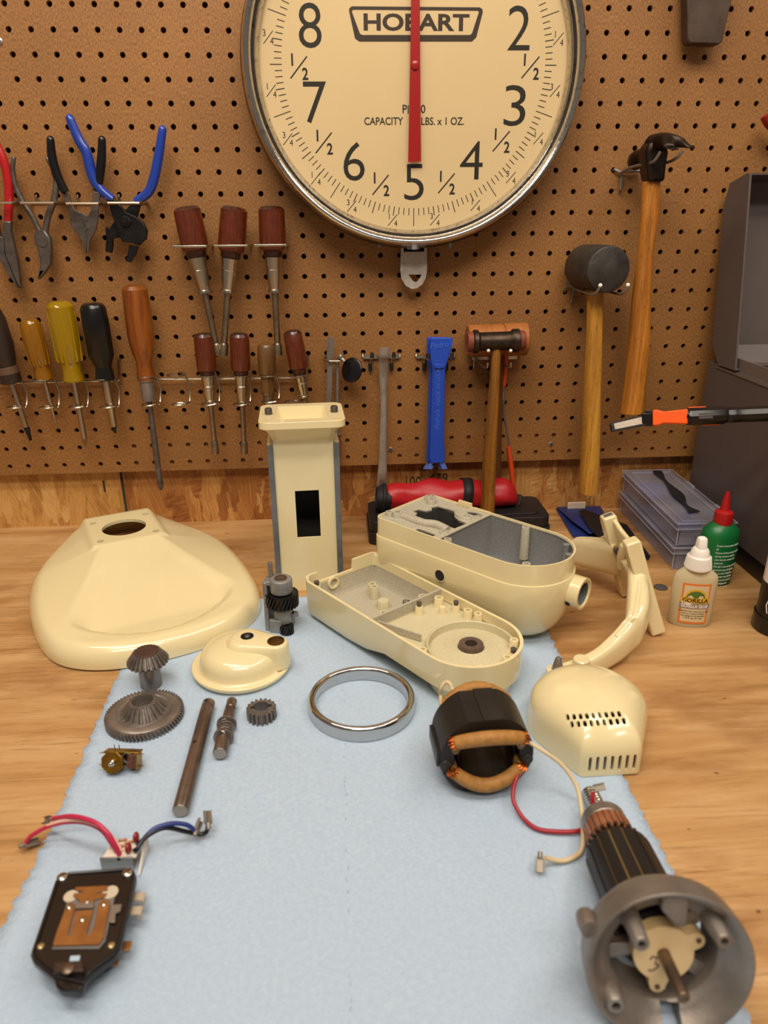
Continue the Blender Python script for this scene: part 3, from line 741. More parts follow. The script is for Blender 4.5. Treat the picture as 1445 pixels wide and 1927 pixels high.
axis_tool('screwdriver', 'dark brown screwdriver with a black tip, cut by the left edge of the photo', 'screwdriver', (-27, 572), (58, 829), YS,
          [('handle', mat('dark_brown_grip', '#2a1e17', 0.45), [(0, 10), (4, 20), (30, 26), (80, 26), (104, 22), (116, 19), (120, 18)], 18),
           ('collar', mat('brown_band', '#5c4433', 0.5), [(119, 20), (134, 20.5)], 18), ('handle_end', MATS['dark_brown_grip'], [(133, 21), (150, 20), (153, 12)], 18),
           ('shaft', SH, [(152, 5.2), (244, 5.2)], 12), ('tip', BLACKM, [(242, 5.6), (246, 5.8), (262, 3.6), (270, 3.2)], 8)])
t, F_, k = axis_tool('screwdriver', 'short screwdriver with an amber see-through handle', 'screwdriver', (54, 600), (105, 797), YS,
          [('handle', AMBER, [(0, 9), (3, 15), (10, 19), (40, 20), (72, 18), (92, 14), (104, 16), (114, 16.5), (115, 10)], 20),
           ('shaft', SH, [(80, 4.2), (165, 4.2), (203, 1.4)], 12)])
flutes(t, F_, k, 14, 86, 18.2, 10, AMBER)
t, F_, k = axis_tool('screwdriver', 'long screwdriver with a bright yellow see-through handle', 'screwdriver', (111, 566), (162, 841), YS,
          [('handle', YELL, [(0, 12), (3, 19), (10, 24), (40, 25), (85, 24), (112, 18), (130, 17), (146, 19.5), (149, 18), (150, 10)], 22),
           ('shaft', SH, [(108, 5.2), (262, 5.2)], 12), ('tip', SH, [(260, 5.2), (264, 5.6), (280, 2)], 4)])
flutes(t, F_, k, 16, 110, 22.8, 10, YELL)
t, F_, k = axis_tool('screwdriver', 'stubby thick-shafted screwdriver with a glossy black fluted handle', 'screwdriver', (173, 570), (217, 815), YS,
          [('handle', BLACK, [(0, 14), (3, 20), (10, 24), (40, 25), (96, 24), (112, 17), (120, 15), (126, 17), (142, 18), (144, 14)], 10),
           ('shaft', SH, [(143, 8), (205, 8), (210, 6.8), (235, 6.8)], 14), ('tip', BLACKM, [(234, 4.5), (249, 2)], 8)])
axis_tool('screwdriver', 'long dark cross-head screwdriver with a varnished wooden handle, over the strand board', 'screwdriver', (252, 536), (303, 922), YS,
          [('handle', WOODH, [(0, 10), (2, 17), (8, 22), (50, 23.5), (95, 23), (120, 19), (138, 14), (150, 15), (166, 16.5), (170, 15)], 24),
           ('ferrule', STEEL, [(169, 15), (172, 15), (173, 13), (209, 12.5), (210, 7)], 24),
           ('shaft', DSTEEL, [(209, 4.8), (240, 5.2), (300, 6.2), (365, 5.5), (372, 6.5)], 12), ('tip', DSTEEL, [(371, 6.5), (376, 7), (389, 3)], 4)])

# ---- two wire racks with rings
def rack(label, bar, rings, ends, grp):
    a, b = W(bar[0][0], bar[0][1], -0.012), W(bar[1][0], bar[1][1], -0.012)
    t_ = thing('screwdriver_rack', label, 'tool rack', (a + b) / 2, grp)
    pts = [a, b]
    for e in ends:
        p = b if e[0] == 'b' else a
        q = W(e[1], e[2], 0.003)
        s = 1 if e[0] == 'b' else -1
        ext = [p + Vector((s * 0.002, 0, 0.001)), Vector((p.x + s * 0.003, -0.011, p.z + 0.004)), Vector((q.x, -0.009, q.z - 0.001)), q]
        pts = pts + ext if e[0] == 'b' else ext[::-1] + pts
    make('rail', MB().tube(pts, 0.0016, 8), WIRE, t_)
    for (ux, uy, lx, ly) in rings:
        u, l = W(ux, uy, -0.034), W(lx, ly, -0.034)
        R1, R2 = 0.0115, 0.0118
        pp = []
        for i in range(0, 21):                       # upper ring, open towards the rail
            an = math.radians(75 - 330 * i / 20); pp.append(Vector((u.x + R1 * math.cos(an), u.y + R1 * math.sin(an), u.z)))
        pp = pp[::-1]
        pp2 = [Vector((u.x + R1 * 0.75, -0.018, u.z - 0.002)), Vector((l.x + R2 * 1.05, -0.020, (u.z + l.z) / 2)), Vector((l.x + R2 * 0.95, -0.024, l.z + 0.006))]
        low = []
        for i in range(0, 23):
            an = math.radians(30 + 350 * i / 22); low.append(Vector((l.x + R2 * math.cos(an), l.y + R2 * math.sin(an), l.z + 0.0002 * i)))
        make('ring_holder', MB().tube(pp + [Vector((u.x + R1 * 0.3, -0.014, u.z - 0.0005))], 0.0011, 6).tube([Vector((u.x + R1 * 0.5, -0.013, u.z))] + pp2 + low, 0.0011, 6), WIRE, t_)
    return t_
G5 = 'wire screwdriver racks'
rack('bent wire rack of rings holding the dark, amber, yellow and black screwdrivers', ((-60, 722), (221, 716)),
     [(17, 714, 31, 769), (80, 713, 92, 769), (138, 712, 147, 768), (196, 712, 206, 768)], [('b', 227, 673)], G5)
rack('bent wire rack with one empty ring, holding the wooden-handled drivers', ((278, 714), (574, 711)),
     [(275, 708, 284, 764), (331, 705, 340, 763), (391, 706, 396, 763), (454, 706, 455, 763), (505, 706, 509, 758), (562, 707, 552, 758)], [('b', 579, 668)], G5)

# ---- steel rule, inspection mirror and their ring hook
t = solo('steel_rule', 'narrow engraved steel rule hanging behind the cream column', 'ruler', ztool([(614.5, 642), (617, 635), (622, 633), (627, 636), (629, 644), (626, 690), (623, 760), (616, 870), (606, 870), (613, 760), (615, 690)], -0.020, -0.0212), STEEL, bevel=0.0003)
t = thing('inspection_mirror', 'telescopic inspection mirror with a round black back beside the steel rule', 'mirror', W(634, 760, -0.02))
make('rod', MB().tube(wprof([(635.5, 690), (634.5, 760), (634, 800)], -0.016), 0.0027, 12).tube(wprof([(634, 800), (633, 868)], -0.016), 0.0036, 12), STEEL, t)
make('joint', MB().tube([W(635, 690, -0.016), W(636, 677, -0.018), W(641, 671, -0.026), W(648, 680, -0.028)], [0.0022, 0.0026, 0.003, 0.0024], 10).sphere(tuple(W(641, 671, -0.026)), 0.0036), STEEL, t)
c = W(664, 697, -0.030)
make('mirror_back', MB().lathe([(0.0155, 0), (0.017, 0.0012), (0.017, 0.0036), (0.0155, 0.0046)], frame(c, (-0.62, -0.72, 0.30)), 32), BLACK, t)
make('clip', MB().tube([W(637, 818, -0.02), W(640, 835, -0.022), W(638, 862, -0.02)], 0.0018, 8).sphere(tuple(W(639, 818, -0.022)), 0.0028), mat('rusty_clip', '#7a5646', 0.45, 0.7), t)
u = W(628, 679, -0.020)
mb = MB().tube([Vector((colx(17) - 0.001 , 0.004, rowz(12))), Vector((u.x - 0.013, -0.004, u.z + 0.006)), Vector((u.x - 0.014, -0.012, u.z + 0.001)), Vector((u.x - 0.006, -0.0245, u.z)), Vector((u.x + 0.008, -0.0245, u.z)), Vector((u.x + 0.013, -0.012, u.z + 0.001)), Vector((u.x + 0.013, -0.004, u.z + 0.006)), Vector((u.x + 0.0125, 0.004, u.z + 0.009))], 0.0013, 8)
solo('pegboard_hook', 'small steel wire hook around the rule and the inspection mirror', 'hook', mb, WIRE)

# ---- double pegboard hooks with black tips
def double_hook(pxs, py, y, label, grp, tips=True, plate=True, lower=True):
    a, b = W(pxs[0], py, -0.003), W(pxs[3], py, -0.003)
    t_ = thing('double_pegboard_hook', label, 'hook', (a + b) / 2, grp)
    mb = MB()
    if plate: mb.box(((a.x + b.x) / 2, -0.0035, a.z), (b.x - a.x, 0.003, 0.0045))
    for p in (a, b): mb.tube([(p.x, -0.003, p.z), (p.x, -0.001, p.z + 0.004), (p.x, 0.004, p.z + 0.0055)], 0.0016, 8)
    ends = []
    for px in pxs[1:3]:
        q = W(px, py, y)
        mb.tube([(q.x, -0.003, a.z), (q.x, y * 0.8, a.z), (q.x, y, a.z + 0.004), (q.x, y - 0.001, a.z + 0.010)], 0.0015, 8); ends.append(((q.x, y - 0.001, a.z + 0.004), (q.x, y - 0.001, a.z + 0.0105)))
        if lower:
            mb.tube([(q.x - 0.001, -0.0035, a.z), (q.x - 0.0015, -0.004, a.z - 0.014)], 0.0014, 8); ends.append(((q.x - 0.0015, -0.004, a.z - 0.009), (q.x - 0.0015, -0.004, a.z - 0.020)))
    make('bracket', mb, WIRE, t_, smooth=50)
    if tips:
        for e0, e1 in ends: make('rubber_tip', MB().cyl(e0, e1, 0.0027, 0.0024, 12), BLACKR, t_)
    return t_
G6 = 'double pegboard hooks with black tips'
double_hook((683, 700, 741, 752), 672, -0.030, 'double hook with black tips holding up the steel tyre lever', G6)
double_hook((783, 806, 850, 856), 671, -0.040, 'double hook with black tips holding up the blue tyre levers', G6)

# ---- steel tyre lever
z6 = lambda l: [(660 + x / 3.6125, 560 + y / 3.6125) for x, y in l]
Lft = [(196, 340), (190, 400), (188, 440), (195, 545), (200, 700), (197, 900), (192, 1090), (180, 1230), (172, 1330), (168, 1386)]
Rgt = [(264, 340), (262, 400), (258, 440), (250, 545), (244, 700), (244, 900), (243, 1090), (246, 1200), (236, 1320), (205, 1388)]
rings = []
ys = [-0.034, -0.032, -0.026, -0.020, -0.020, -0.020, -0.022, -0.024, -0.016, -0.010]
for (l, r), y in zip(zip(z6(Lft), z6(Rgt)), ys):
    a, b = W(l[0], l[1], y), W(r[0], r[1], y); w = (b.x - a.x); th = 0.0030
    rings.append([Vector((a.x + w * s, y + th * o, a.z + (b.z - a.z) * s)) for s, o in ((0, 0), (0.15, -0.8), (0.5, -1), (0.85, -0.8), (1, 0), (0.85, 0.6), (0.5, 0.8), (0.15, 0.6))])
big = [smooth_pts([r[i] for r in rings], 4) for i in range(8)]
rings = [[big[i][j] for i in range(8)] for j in range(len(big[0]))]
t = thing('tyre_lever', 'long worn steel tyre lever with a slotted flattened end', 'tyre lever', W(720, 800, -0.02))
make('bar', MB().loft(rings), mat('brushed_lever_steel', '#a69c92', 0.36, 0.4, c2='#8b8176', scale=50), t, smooth=50)
c = W(718.5, 906, -0.026)
make('slot', MB().prism(rrect(0, 0, 0.0042, 0.008, 0.0019), 0, 0.0007, frame(c, (0, -1, 0), (1, 0, 0.1))), mat('rusty_slot', '#6b4226', 0.7), t)

# ---- blue plastic tyre levers
def blue_lever(dx, y, label, lettering):
    f = lambda l: [(x + dx, yy) for x, yy in z6(l)]
    t_ = thing('plastic_tyre_lever', label, 'tyre lever', W(825 + dx, 760, y), 'blue plastic tyre levers')
    out = [(540, 275), (548, 268), (684, 272), (692, 280), (690, 318), (665, 400), (648, 460), (640, 500), (636, 700), (631, 960), (640, 1085), (632, 1118), (540, 1118), (534, 1095), (541, 960), (547, 700), (555, 500), (548, 460), (538, 400)]
    body = ztool(f(out), y + 0.004, y - 0.003)
    make('body', body, BLUEP, t_, bevel=0.0016)
    make('fork', ztool(f([(548, 1110), (585, 1110), (572, 1120), (552, 1166), (514, 1164)]), y + 0.001, y - 0.001).merge(ztool(f([(592, 1110), (632, 1110), (657, 1164), (620, 1166), (604, 1120)]), y + 0.001, y - 0.001)), mat('blue_plastic_worn', '#5476c8', 0.5), t_, bevel=0.0005)
    make('grip_rib', ztool(f([(563, 452), (646, 452), (636, 478), (568, 482)]), y - 0.003, y - 0.0055), BLUEP, t_, bevel=0.0008)
    if lettering:
        m_ = mat('raised_blue_lettering', '#456cd6', 0.3)
        lm = text_mb("Pedro's", 0.0105, frame(W(830, 649, y - 0.003), (0, -1, 0), (1, 0, 0.12)), shear=0.3, depth=0.0006)
        for q_ in (lm, text_mb('MADE IN U.S.A.', 0.0078, frame(W(825, 728, y - 0.003), (0, -1, 0), (-0.03, 0, 1)), depth=0.0004), text_mb("Pedro's", 0.0095, frame(W(823, 790, y - 0.003), (0, -1, 0), (0.0, 0, 1)), shear=0.3, depth=0.0004)):
            make('raised_lettering', q_, m_, t_, smooth=0)
blue_lever(0, -0.030, 'front blue plastic tyre lever with raised lettering and a forked tip', True)
blue_lever(-6, -0.019, 'blue plastic tyre lever mostly hidden behind the lettered one', False)

# ---- rawhide mallets
RAW = mat('rawhide', '#a8662c', 0.6, c2='#8f5220', scale=40, bump=0.1)
RAWR = mat('reddish_rawhide', '#7e3a1e', 0.6, c2='#5f2814', scale=60, bump=0.15)
YM, YB = -0.070, -0.026
HICK = wood_mat('old_hickory', '#a06a20', '#86551a', '#684013', axis=2, scale=7, stretch=14, rough=0.45, dark='#2b1a08')
t = thing('mallet', 'iron-headed mallet with leather faces and a dark old wooden handle', 'mallet', W(930, 700, YM))
a, b = W(893, 643, YM), W(972, 641, YM); m_ = MPP(a)
F_ = frame(a, b - a); L_ = (b - a).length
make('head', MB().lathe([(19 * m_, -4 * m_), (22 * m_, -2 * m_), (22 * m_, 5 * m_), (17 * m_, 9 * m_), (17.5 * m_, L_ - 12 * m_), (22 * m_, L_ - 8 * m_), (22 * m_, L_ + 3 * m_), (19 * m_, L_ + 5 * m_)], F_, 28), mat('dark_iron', '#4a3d34', 0.42, 0.85, c2='#33291f', scale=90, bump=0.2, bscale=900), t, smooth=50)
make('face', MB().lathe([(17 * m_, -14 * m_), (19 * m_, -11 * m_), (19 * m_, -4 * m_)], F_, 24), RAWR, t)
make('face', MB().lathe([(19 * m_, L_ + 4 * m_), (19 * m_, L_ + 12 * m_), (17 * m_, L_ + 15 * m_)], F_, 24), RAWR, t)
hp = smooth_pts([W(934, 655, YM), W(930, 720, YM), (W(925, 800, YM)), W(920, 880, YM + 0.004), W(917, 962, YM + 0.008)], 4)
rs = [9, 10, 12, 14, 15.5]
make('handle', MB().tube(hp, [(lambda q: (rs[int(q)] + (rs[min(int(q) + 1, 4)] - rs[int(q)]) * (q - int(q))) * m_)(i / (len(hp) - 1) * 3.999) for i in range(len(hp))], 16, flat=1.1, up=(0, 1, 0)), HICK, t)
t = thing('mallet', 'tan rolled-leather mallet hanging behind the iron-headed one', 'mallet', W(935, 640, YB))
a, b = W(879, 641, YB), W(991, 638, YB); m_ = MPP(a); F_ = frame(a, b - a); L_ = (b - a).length
make('head', MB().lathe([(27 * m_, 0), (29 * m_, 2 * m_), (29.5 * m_, L_ * 0.37), (28 * m_, L_ * 0.375), (28 * m_, L_ * 0.39), (29 * m_, L_ * 0.395), (29 * m_, L_ * 0.58), (28 * m_, L_ * 0.585), (28 * m_, L_ * 0.60), (30.5 * m_, L_ * 0.605), (30.5 * m_, L_ - 2 * m_), (27 * m_, L_)], F_, 28), RAW, t, smooth=30)
make('handle', MB().tube([W(939, 660, YB), W(936, 760, YB), W(932, 860, YB), W(931, 930, YB)], [9 * m_, 10 * m_, 12 * m_, 12 * m_], 14), wood_mat('dark_hickory', '#6a4014', '#57330f', '#3f240a', axis=2, scale=7, stretch=14), t)
t = double_hook((888, 918, 962, 972), 674, -0.092, 'double hook carrying the two leather-faced mallets', None, tips=False)
for px in (919, 961): make('white_tip', MB().sphere(tuple(W(px, 660, -0.094)), 0.0022), WHITEP, t)
# orange gripped puller
ORG = mat('orange_grip', '#c8471a', 0.4)
t = thing('chain_tool', 'slim tool with two orange grips on a thin rod hanging beside the mallet handle', 'tool', W(955, 800, -0.03))
make('grip', MB().tube(smooth_pts(wprof([(952, 668), (950, 700), (947, 726)], -0.022), 4), 0.0038, 12), ORG, t)
make('linkage', MB().tube(wprof([(947, 724), (947, 758)], -0.022), 0.0022, 10).box(tuple(W(945, 744, -0.024)), (0.0045, 0.005, 0.011)), STEEL, t)
make('rod', MB().tube(smooth_pts(wprof([(947, 757), (949, 785), (955, 815), (958, 843)], -0.022), 4), 0.0016, 8), STEEL, t)
make('grip', MB().tube(smooth_pts(wprof([(957, 840), (961, 872), (967, 926)], -0.022), 4), [0.0038] * 9, 12), ORG, t)

# ---- rubber mallet
HICKY = wood_mat('yellow_hickory', '#d09a3c', '#b98230', '#97661f', axis=2, scale=6, stretch=13, rough=0.45, dark='#4a3010')
RUB = mat('black_mallet_rubber', '#25211e', 0.5, c2='#3f3a34', scale=45, detail=6, bump=0.8, bscale=90)
fc = W(1146, 507, -0.092); bk = Vector((fc.x - 0.008, -0.018, fc.z - 0.001)); m_ = MPP(fc)
t = thing('rubber_mallet', 'black rubber mallet with a yellow wooden handle', 'mallet', (fc.x, -0.055, fc.z - 0.05))
F_ = frame(bk, fc - bk); L_ = (fc - bk).length; R = 43.5 * m_
make('head', MB().lathe([(R * 0.93, 0), (R * 0.98, 0.003), (R * 1.0, L_ * 0.5), (R * 0.99, L_ - 0.004), (R * 0.96, L_ - 0.001), (R * 0.9, L_)], F_, 40), RUB, t)
hm = bk + (fc - bk) * 0.5
m2 = MPP(hm)
yh = hm.y
hb = W(1108, 915, yh)
hp = smooth_pts([Vector((hm.x + 0.001, yh, hm.z - R * 0.7)), W(1118, 640, yh), W(1114, 740, yh), W(1111, 840, yh), W(1109, 925, yh)], 5)
rs = [14.5, 15.5, 17.5, 19.5, 20.5]
make('handle', MB().tube(hp, [(lambda q: (rs[int(q)] + (rs[min(int(q) + 1, 4)] - rs[int(q)]) * (q - int(q))) * m2)(i / (len(hp) - 1) * 3.999) for i in range(len(hp))], 18, flat=1.15, up=(0, 1, 0)), HICKY, t)
def wire_cradle(name, label, pts_l, extra, grp):
    mb = MB()
    for p in pts_l: mb.tube(smooth_pts(p, 4), 0.0019, 8)
    return mb
hx, hz_ = colx(29), rowz(8)
zc = fc.z - R * 1.02
yf = fc.y - 0.004
mb = MB()
for dx in (-0.016, 0.019):
    mb.tube(smooth_pts([Vector((hx + 0.004 + (0 if dx < 0 else 0.012), -0.004, zc + 0.002)), Vector((hm.x + dx * 0.9, -0.03, zc)), Vector((fc.x + dx, yf + 0.010, zc - 0.001)), Vector((fc.x + dx + 0.002, yf - 0.001, zc + 0.004)), Vector((fc.x + dx + 0.004, yf - 0.004, zc + 0.011))], 4), 0.0018, 8)
mb.tube([(hx, 0.004, hz_), (hx + 0.001, -0.004, zc + 0.003), (hx + 0.010, -0.005, zc + 0.001), (hx + 0.030, -0.005, zc + 0.002)], 0.0018, 8)
mb.tube([(hx + 0.010, -0.005, zc + 0.001), (hx + 0.008, -0.005, zc - 0.019)], 0.0018, 8)
t = thing('pegboard_hook', 'forked wire hook cradling the black rubber mallet', 'hook', (hx + 0.02, -0.03, zc))
make('bracket', mb, STEEL, t)
for dx in (-0.016, 0.019): make('white_tip', MB().sphere((fc.x + dx + 0.004, yf - 0.004, zc + 0.011), 0.0026), WHITEP, t)

# ---- claw hammer
HW = wood_mat('orange_hickory', '#c4822e', '#a96922', '#865017', axis=2, scale=6, stretch=13, rough=0.42, dark='#40270d')
HAM = mat('hammer_iron', '#41362f', 0.38, 0.9, c2='#2b231e', scale=60, bump=0.08)
yh = -0.066
m_ = MPP(W(1225, 330, yh))
t = thing('claw_hammer', 'claw hammer with a brown iron head and a long orange wooden handle', 'hammer', W(1210, 500, yh))
hp = smooth_pts([W(1225, 340, yh), W(1223, 400, yh), W(1214, 480, yh), W(1207, 560, yh), W(1203, 640, yh), W(1196, 715, yh), W(1190, 776, yh)], 4)
rs = [17, 18, 15.5, 19, 22, 22.5, 25.5]
make('handle', MB().tube(hp, [(lambda q: (rs[int(q)] + (rs[min(int(q) + 1, 6)] - rs[int(q)]) * (q - int(q))) * m_)(i / (len(hp) - 1) * 5.999) for i in range(len(hp))], 18, flat=0.85, up=(0, 1, 0)), HW, t)
# head: poll -> neck -> eye block -> two claws, running out from the wall
pc = [(W(1192, 303, -0.018), 15, 15), (W(1196, 302, -0.024), 17, 17), (W(1202, 299, -0.034), 17, 17), (W(1207, 296, -0.040), 12, 12), (W(1213, 290, -0.048), 13, 16), (W(1222, 284, -0.058), 17, 26), (W(1234, 276, -0.072), 17, 22), (W(1244, 270, -0.082), 16, 14)]
rings = []
for q, rx, rz in pc:
    mm = MPP(q); rings.append([q + Vector((rx * mm * math.cos(a) * 0.9, rx * mm * math.cos(a) * 0.25, rz * mm * math.sin(a))) for a in [2 * PI * j / 16 for j in range(16)]])
make('head', MB().loft(rings), HAM, t, smooth=60)
make('eye_socket', ztool([(1208, 285), (1215, 268), (1244, 266), (1250, 288), (1246, 312), (1243, 343), (1213, 343), (1209, 312)], -0.053, -0.081), HAM, t, smooth=30, bevel=0.0045, bseg=4)
for k, (end, dy) in enumerate((((1303, 279), 0.012), ((1270, 281), -0.004))):
    cl = []
    path = [(W(1228, 270, -0.070), 16, 16), (W(1246 + 4 * (k == 0), 266, -0.088 + dy * 0.4), 15, 15), (W(1266 + (12 if k == 0 else -8), 267, -0.100 + dy), 13, 10), (W(end[0] - 12, end[1] - 6, -0.108 + dy * 1.5), 11, 5), (W(end[0], end[1], -0.112 + dy * 1.6), 9, 1.4)]
    for q, rx, rz in path:
        mm = MPP(q); cl.append([q + Vector((rx * mm * math.cos(a) * 0.75, rx * mm * math.cos(a) * -0.5 * (1 if k else -1), rz * mm * math.sin(a))) for a in [2 * PI * j / 12 for j in range(12)]])
    bigc = [smooth_pts([r[i] for r in cl], 4) for i in range(12)]
    make('claw', MB().loft([[bigc[i][j] for i in range(12)] for j in range(len(bigc[0]))]), HAM, t, smooth=60)
hx, hz_ = colx(31) + 0.001, rowz(2)
zt_ = W(1160, 322, -0.004).z
mb = MB().tube([(W(1155, 320, 0).x, 0.004, hz_), (W(1157, 322, -0.004).x, -0.004, zt_ + 0.002), (W(1165, 325, -0.005).x, -0.005, zt_ - 0.001), (W(1205, 324, -0.006).x, -0.006, zt_)], 0.0019, 8)
mb.tube(smooth_pts([W(1168, 325, -0.008), W(1190, 314, -0.04), W(1215, 309, -0.07), W(1231, 303, -0.088), W(1243, 285, -0.094)], 4), 0.0019, 8)
mb.tube(smooth_pts([W(1205, 324, -0.008), W(1236, 310, -0.050), W(1258, 305, -0.075), W(1274, 296, -0.090), W(1285, 283, -0.094)], 4), 0.0019, 8)
mb.tube([W(1170, 327, -0.005), W(1167, 357, -0.006)], 0.0019, 8)
solo('pegboard_hook', 'forked wire hook under the head of the claw hammer', 'hook', mb, STEEL)

# ---- grey bar at the top and red grip at the right edge
a, b, c = W(1291, 78, -0.026), W(1357, 80, -0.026), W(1376, -30, -0.026)
out = [(W(x, y, -0.026).x, W(x, y, -0.026).z) for x, y in ((1292, 72), (1297, 82), (1352, 84), (1358, 78), (1361, 62), (1366, 40), (1374, 10), (1380, -30), (1384, -120), (1290, -120))]
solo('metal_plate', 'dark grey scuffed metal plate hanging at the top above the claw hammer', 'plate', MB().prism(out, 0.010, 0.028, frame((0, 0, 0), (0, -1, 0), (1, 0, 0))), mat('scuffed_grey', '#594a40', 0.5, 0.5, c2='#47392f', scale=40, bump=0.1), bevel=0.0015)
mb = MB().tube(smooth_pts([W(1444, 214, -0.03), W(1450, 228, -0.03), W(1470, 245, -0.028), W(1510, 262, -0.02)], 5), [0.003] + [0.0085] * 15, 14).tube([W(1505, 260, -0.02), W(1510, 262, -0.002)], 0.004, 8)
solo('red_tool_grip', 'dark red rounded tool grip just showing at the right edge of the peg board', 'tool', mb, mat('dark_red_grip', '#86170f', 0.35))
# ================================================================== RIGHT-HAND SIDE OF THE BENCH
GREYP = mat('grey_painted_steel', '#5a504c', 0.45, 0.0, c2='#544a46', scale=8, bump=0.05, bscale=300)
t = thing('toolbox', 'tall dark grey steel toolbox with its lid open, against the peg board', 'toolbox', (0.66, -0.20, 0.0))
BX0, BX1, BY0, BY1, BZ = 0.520, 0.86, -0.42, -0.028, 0.238
thk = 0.003
b = MB()
b.box(((BX0 + thk / 2), (BY0 + BY1) / 2, (BZ + 0.020) / 2), (thk, BY1 - BY0, BZ - 0.020))
b.box((BX1 - thk / 2, (BY0 + BY1) / 2, (BZ + 0.020) / 2), (thk, BY1 - BY0, BZ - 0.020))
b.box(((BX0 + BX1) / 2, BY1 - thk / 2, (BZ + 0.020) / 2), (BX1 - BX0 - 2 * thk, thk, BZ - 0.020))
b.box(((BX0 + BX1) / 2, BY0 + thk / 2, (BZ + 0.020) / 2), (BX1 - BX0 - 2 * thk, thk, BZ - 0.020))
b.box(((BX0 + BX1) / 2, (BY0 + BY1) / 2, 0.16), (BX1 - BX0 - 2 * thk, BY1 - BY0 - 2 * thk, 0.003))
make('body', b, GREYP, t, bevel=0.0008)
make('base', MB().box(((BX0 + BX1) / 2, (BY0 + BY1) / 2, 0.0125), (BX1 - BX0 + 0.002, BY1 - BY0 + 0.002, 0.025)), BLACK, t, bevel=0.002)
# rim flange round the open top
fl = MB()
fl.box((BX0 + 0.004, (BY0 + BY1) / 2 - 0.012, BZ + 0.007), (0.002, BY1 - BY0 - 0.03, 0.018))
fl.box((BX0 + 0.0015, (BY0 + BY1) / 2 - 0.012, BZ - 0.003), (0.006, BY1 - BY0 - 0.03, 0.003))
make('rim_flange', fl, mat('grey_rim', '#6b5f58', 0.4), t)
# open lid: shell leaning back slightly
LZ0, LZ1, LYF, LYB = BZ + 0.002, 0.470, -0.108, -0.040
def lid_prof(ins=0.0):
    return [(LYF, LZ0 + ins * 0.4), (LYB + 0.016 - ins, LZ0 + ins), (LYB + 0.004 - ins, LZ0 + 0.008 + ins), (LYB + 0.004 - ins, LZ1 - 0.012 - ins), (LYB - 0.008 - ins, LZ1 - ins), (LYF, LZ1 - ins)]
po = [(-0.108, LZ0), (-0.064, LZ0 - 0.001), (-0.040, LZ0 + 0.022), (-0.012, LZ1 - 0.030), (-0.020, LZ1 - 0.004), (-0.060, LZ1 + 0.006), (-0.066, LZ1 + 0.004)]
FL = frame((BX0, 0, 0), (1, 0, 0), (0, 1, 0))
lid = MB().prism(po, -0.004, -0.0015, FL).prism(po, BX1 - BX0 + 0.0015, BX1 - BX0 + 0.004, FL)
w_ = BX1 - BX0 + 0.004
pts_out = po[1:6]
sk = []
for i in range(len(po) - 2 + 1):
    pass
outer = [po[0], po[1], po[2], po[3], po[4], po[5]]
inner = [(y - 0.0022, z) if 1 < i < 5 else (y, z + (0.0022 if i < 2 else -0.0022)) for i, (y, z) in enumerate(outer)]
vs = []; fs = []
for x in (BX0 - 0.0015, BX1 + 0.0015):
    vs += [(x, y, z) for y, z in outer] + [(x, y, z) for y, z in inner]
n = 6
for i in range(n - 1):
    fs += [(i, i + 1, 12 + i + 1, 12 + i), (6 + i, 6 + i + 1, 18 + i + 1, 18 + i)]
fs += [(0, 6, 18, 12), (5, 11, 23, 17)]
for k in (0, 12): fs += [(k + i, k + i + 1, k + 6 + i + 1, k + 6 + i) for i in range(n - 1)]
lid.add(vs, fs)
make('lid', lid, GREYP, t, smooth=25)
hg = MB()
for i in range(9): hg.cyl((BX0 + 0.03 + i * 0.03, -0.101, BZ + 0.003), (BX0 + 0.055 + i * 0.03, -0.101, BZ + 0.003), 0.003, seg=10)
make('hinge', hg, BLACKM, t)
mb = MB().tube(smooth_pts([(0.563, -0.14, 0.2540), (0.585, -0.145, 0.2540), (0.62, -0.15, 0.249), (0.66, -0.15, 0.19), (0.66, -0.15, 0.167)], 5), 0.0075, 12)
solo('red_black_tool', 'red and black tool end lying in the open grey toolbox', 'tool', mb, mat('dull_red', '#8e1f16', 0.4))

# inspection light reaching in from the right
ax0, ax1 = W(1222, 787, -0.250), W(1500, 776, -0.286)
d_ = (ax1 - ax0).normalized(); m_ = MPP(ax0)
t = thing('inspection_light', 'orange and black inspection light reaching in from the right edge', 'work light', (ax0 + ax1) / 2)
F_ = frame(ax0, d_, (0, -1, 0.3))
make('head_joint', MB().box((0, 0, 2 * m_), (16 * m_, 30 * m_, 20 * m_), F_).box((0, 0, -6 * m_), (18 * m_, 20 * m_, 18 * m_), F_), BLACK, t, bevel=0.001)
yoke = MB().prism([(-15, -4), (15, -4), (15, 4), (11, 16), (14, 58), (-14, 58), (-11, 16), (-15, 4)], -14, 14, F_ @ Matrix.Diagonal((m_, m_, m_, 1)) @ frame((0, 0, 8), (1, 0, 0), (0, 1, 0)))
make('orange_yoke', yoke, mat('safety_orange', '#ff5a12', 0.38), t, bevel=0.0016, label='bright orange yoke')
body = MB().lathe([(13 * m_, 62 * m_), (16 * m_, 66 * m_), (17 * m_, 72 * m_), (17 * m_, 128 * m_), (14 * m_, 136 * m_), (15 * m_, 138 * m_), (15 * m_, 150 * m_), (14.5 * m_, 152 * m_), (14.5 * m_, 170 * m_), (15 * m_, 172 * m_), (15 * m_, 330 * m_)], F_, 10)
make('body', body, BLACK, t, smooth=30)
og = MB()
for s in (1, -1): og.box((0, 0, 0), (8 * m_, 4 * m_, 30 * m_), F_ @ Matrix.Translation((0, s * 15.5 * m_, (108 if s > 0 else 84) * m_)))
make('orange_trim', og, MATS['safety_orange'], t, bevel=0.0006)
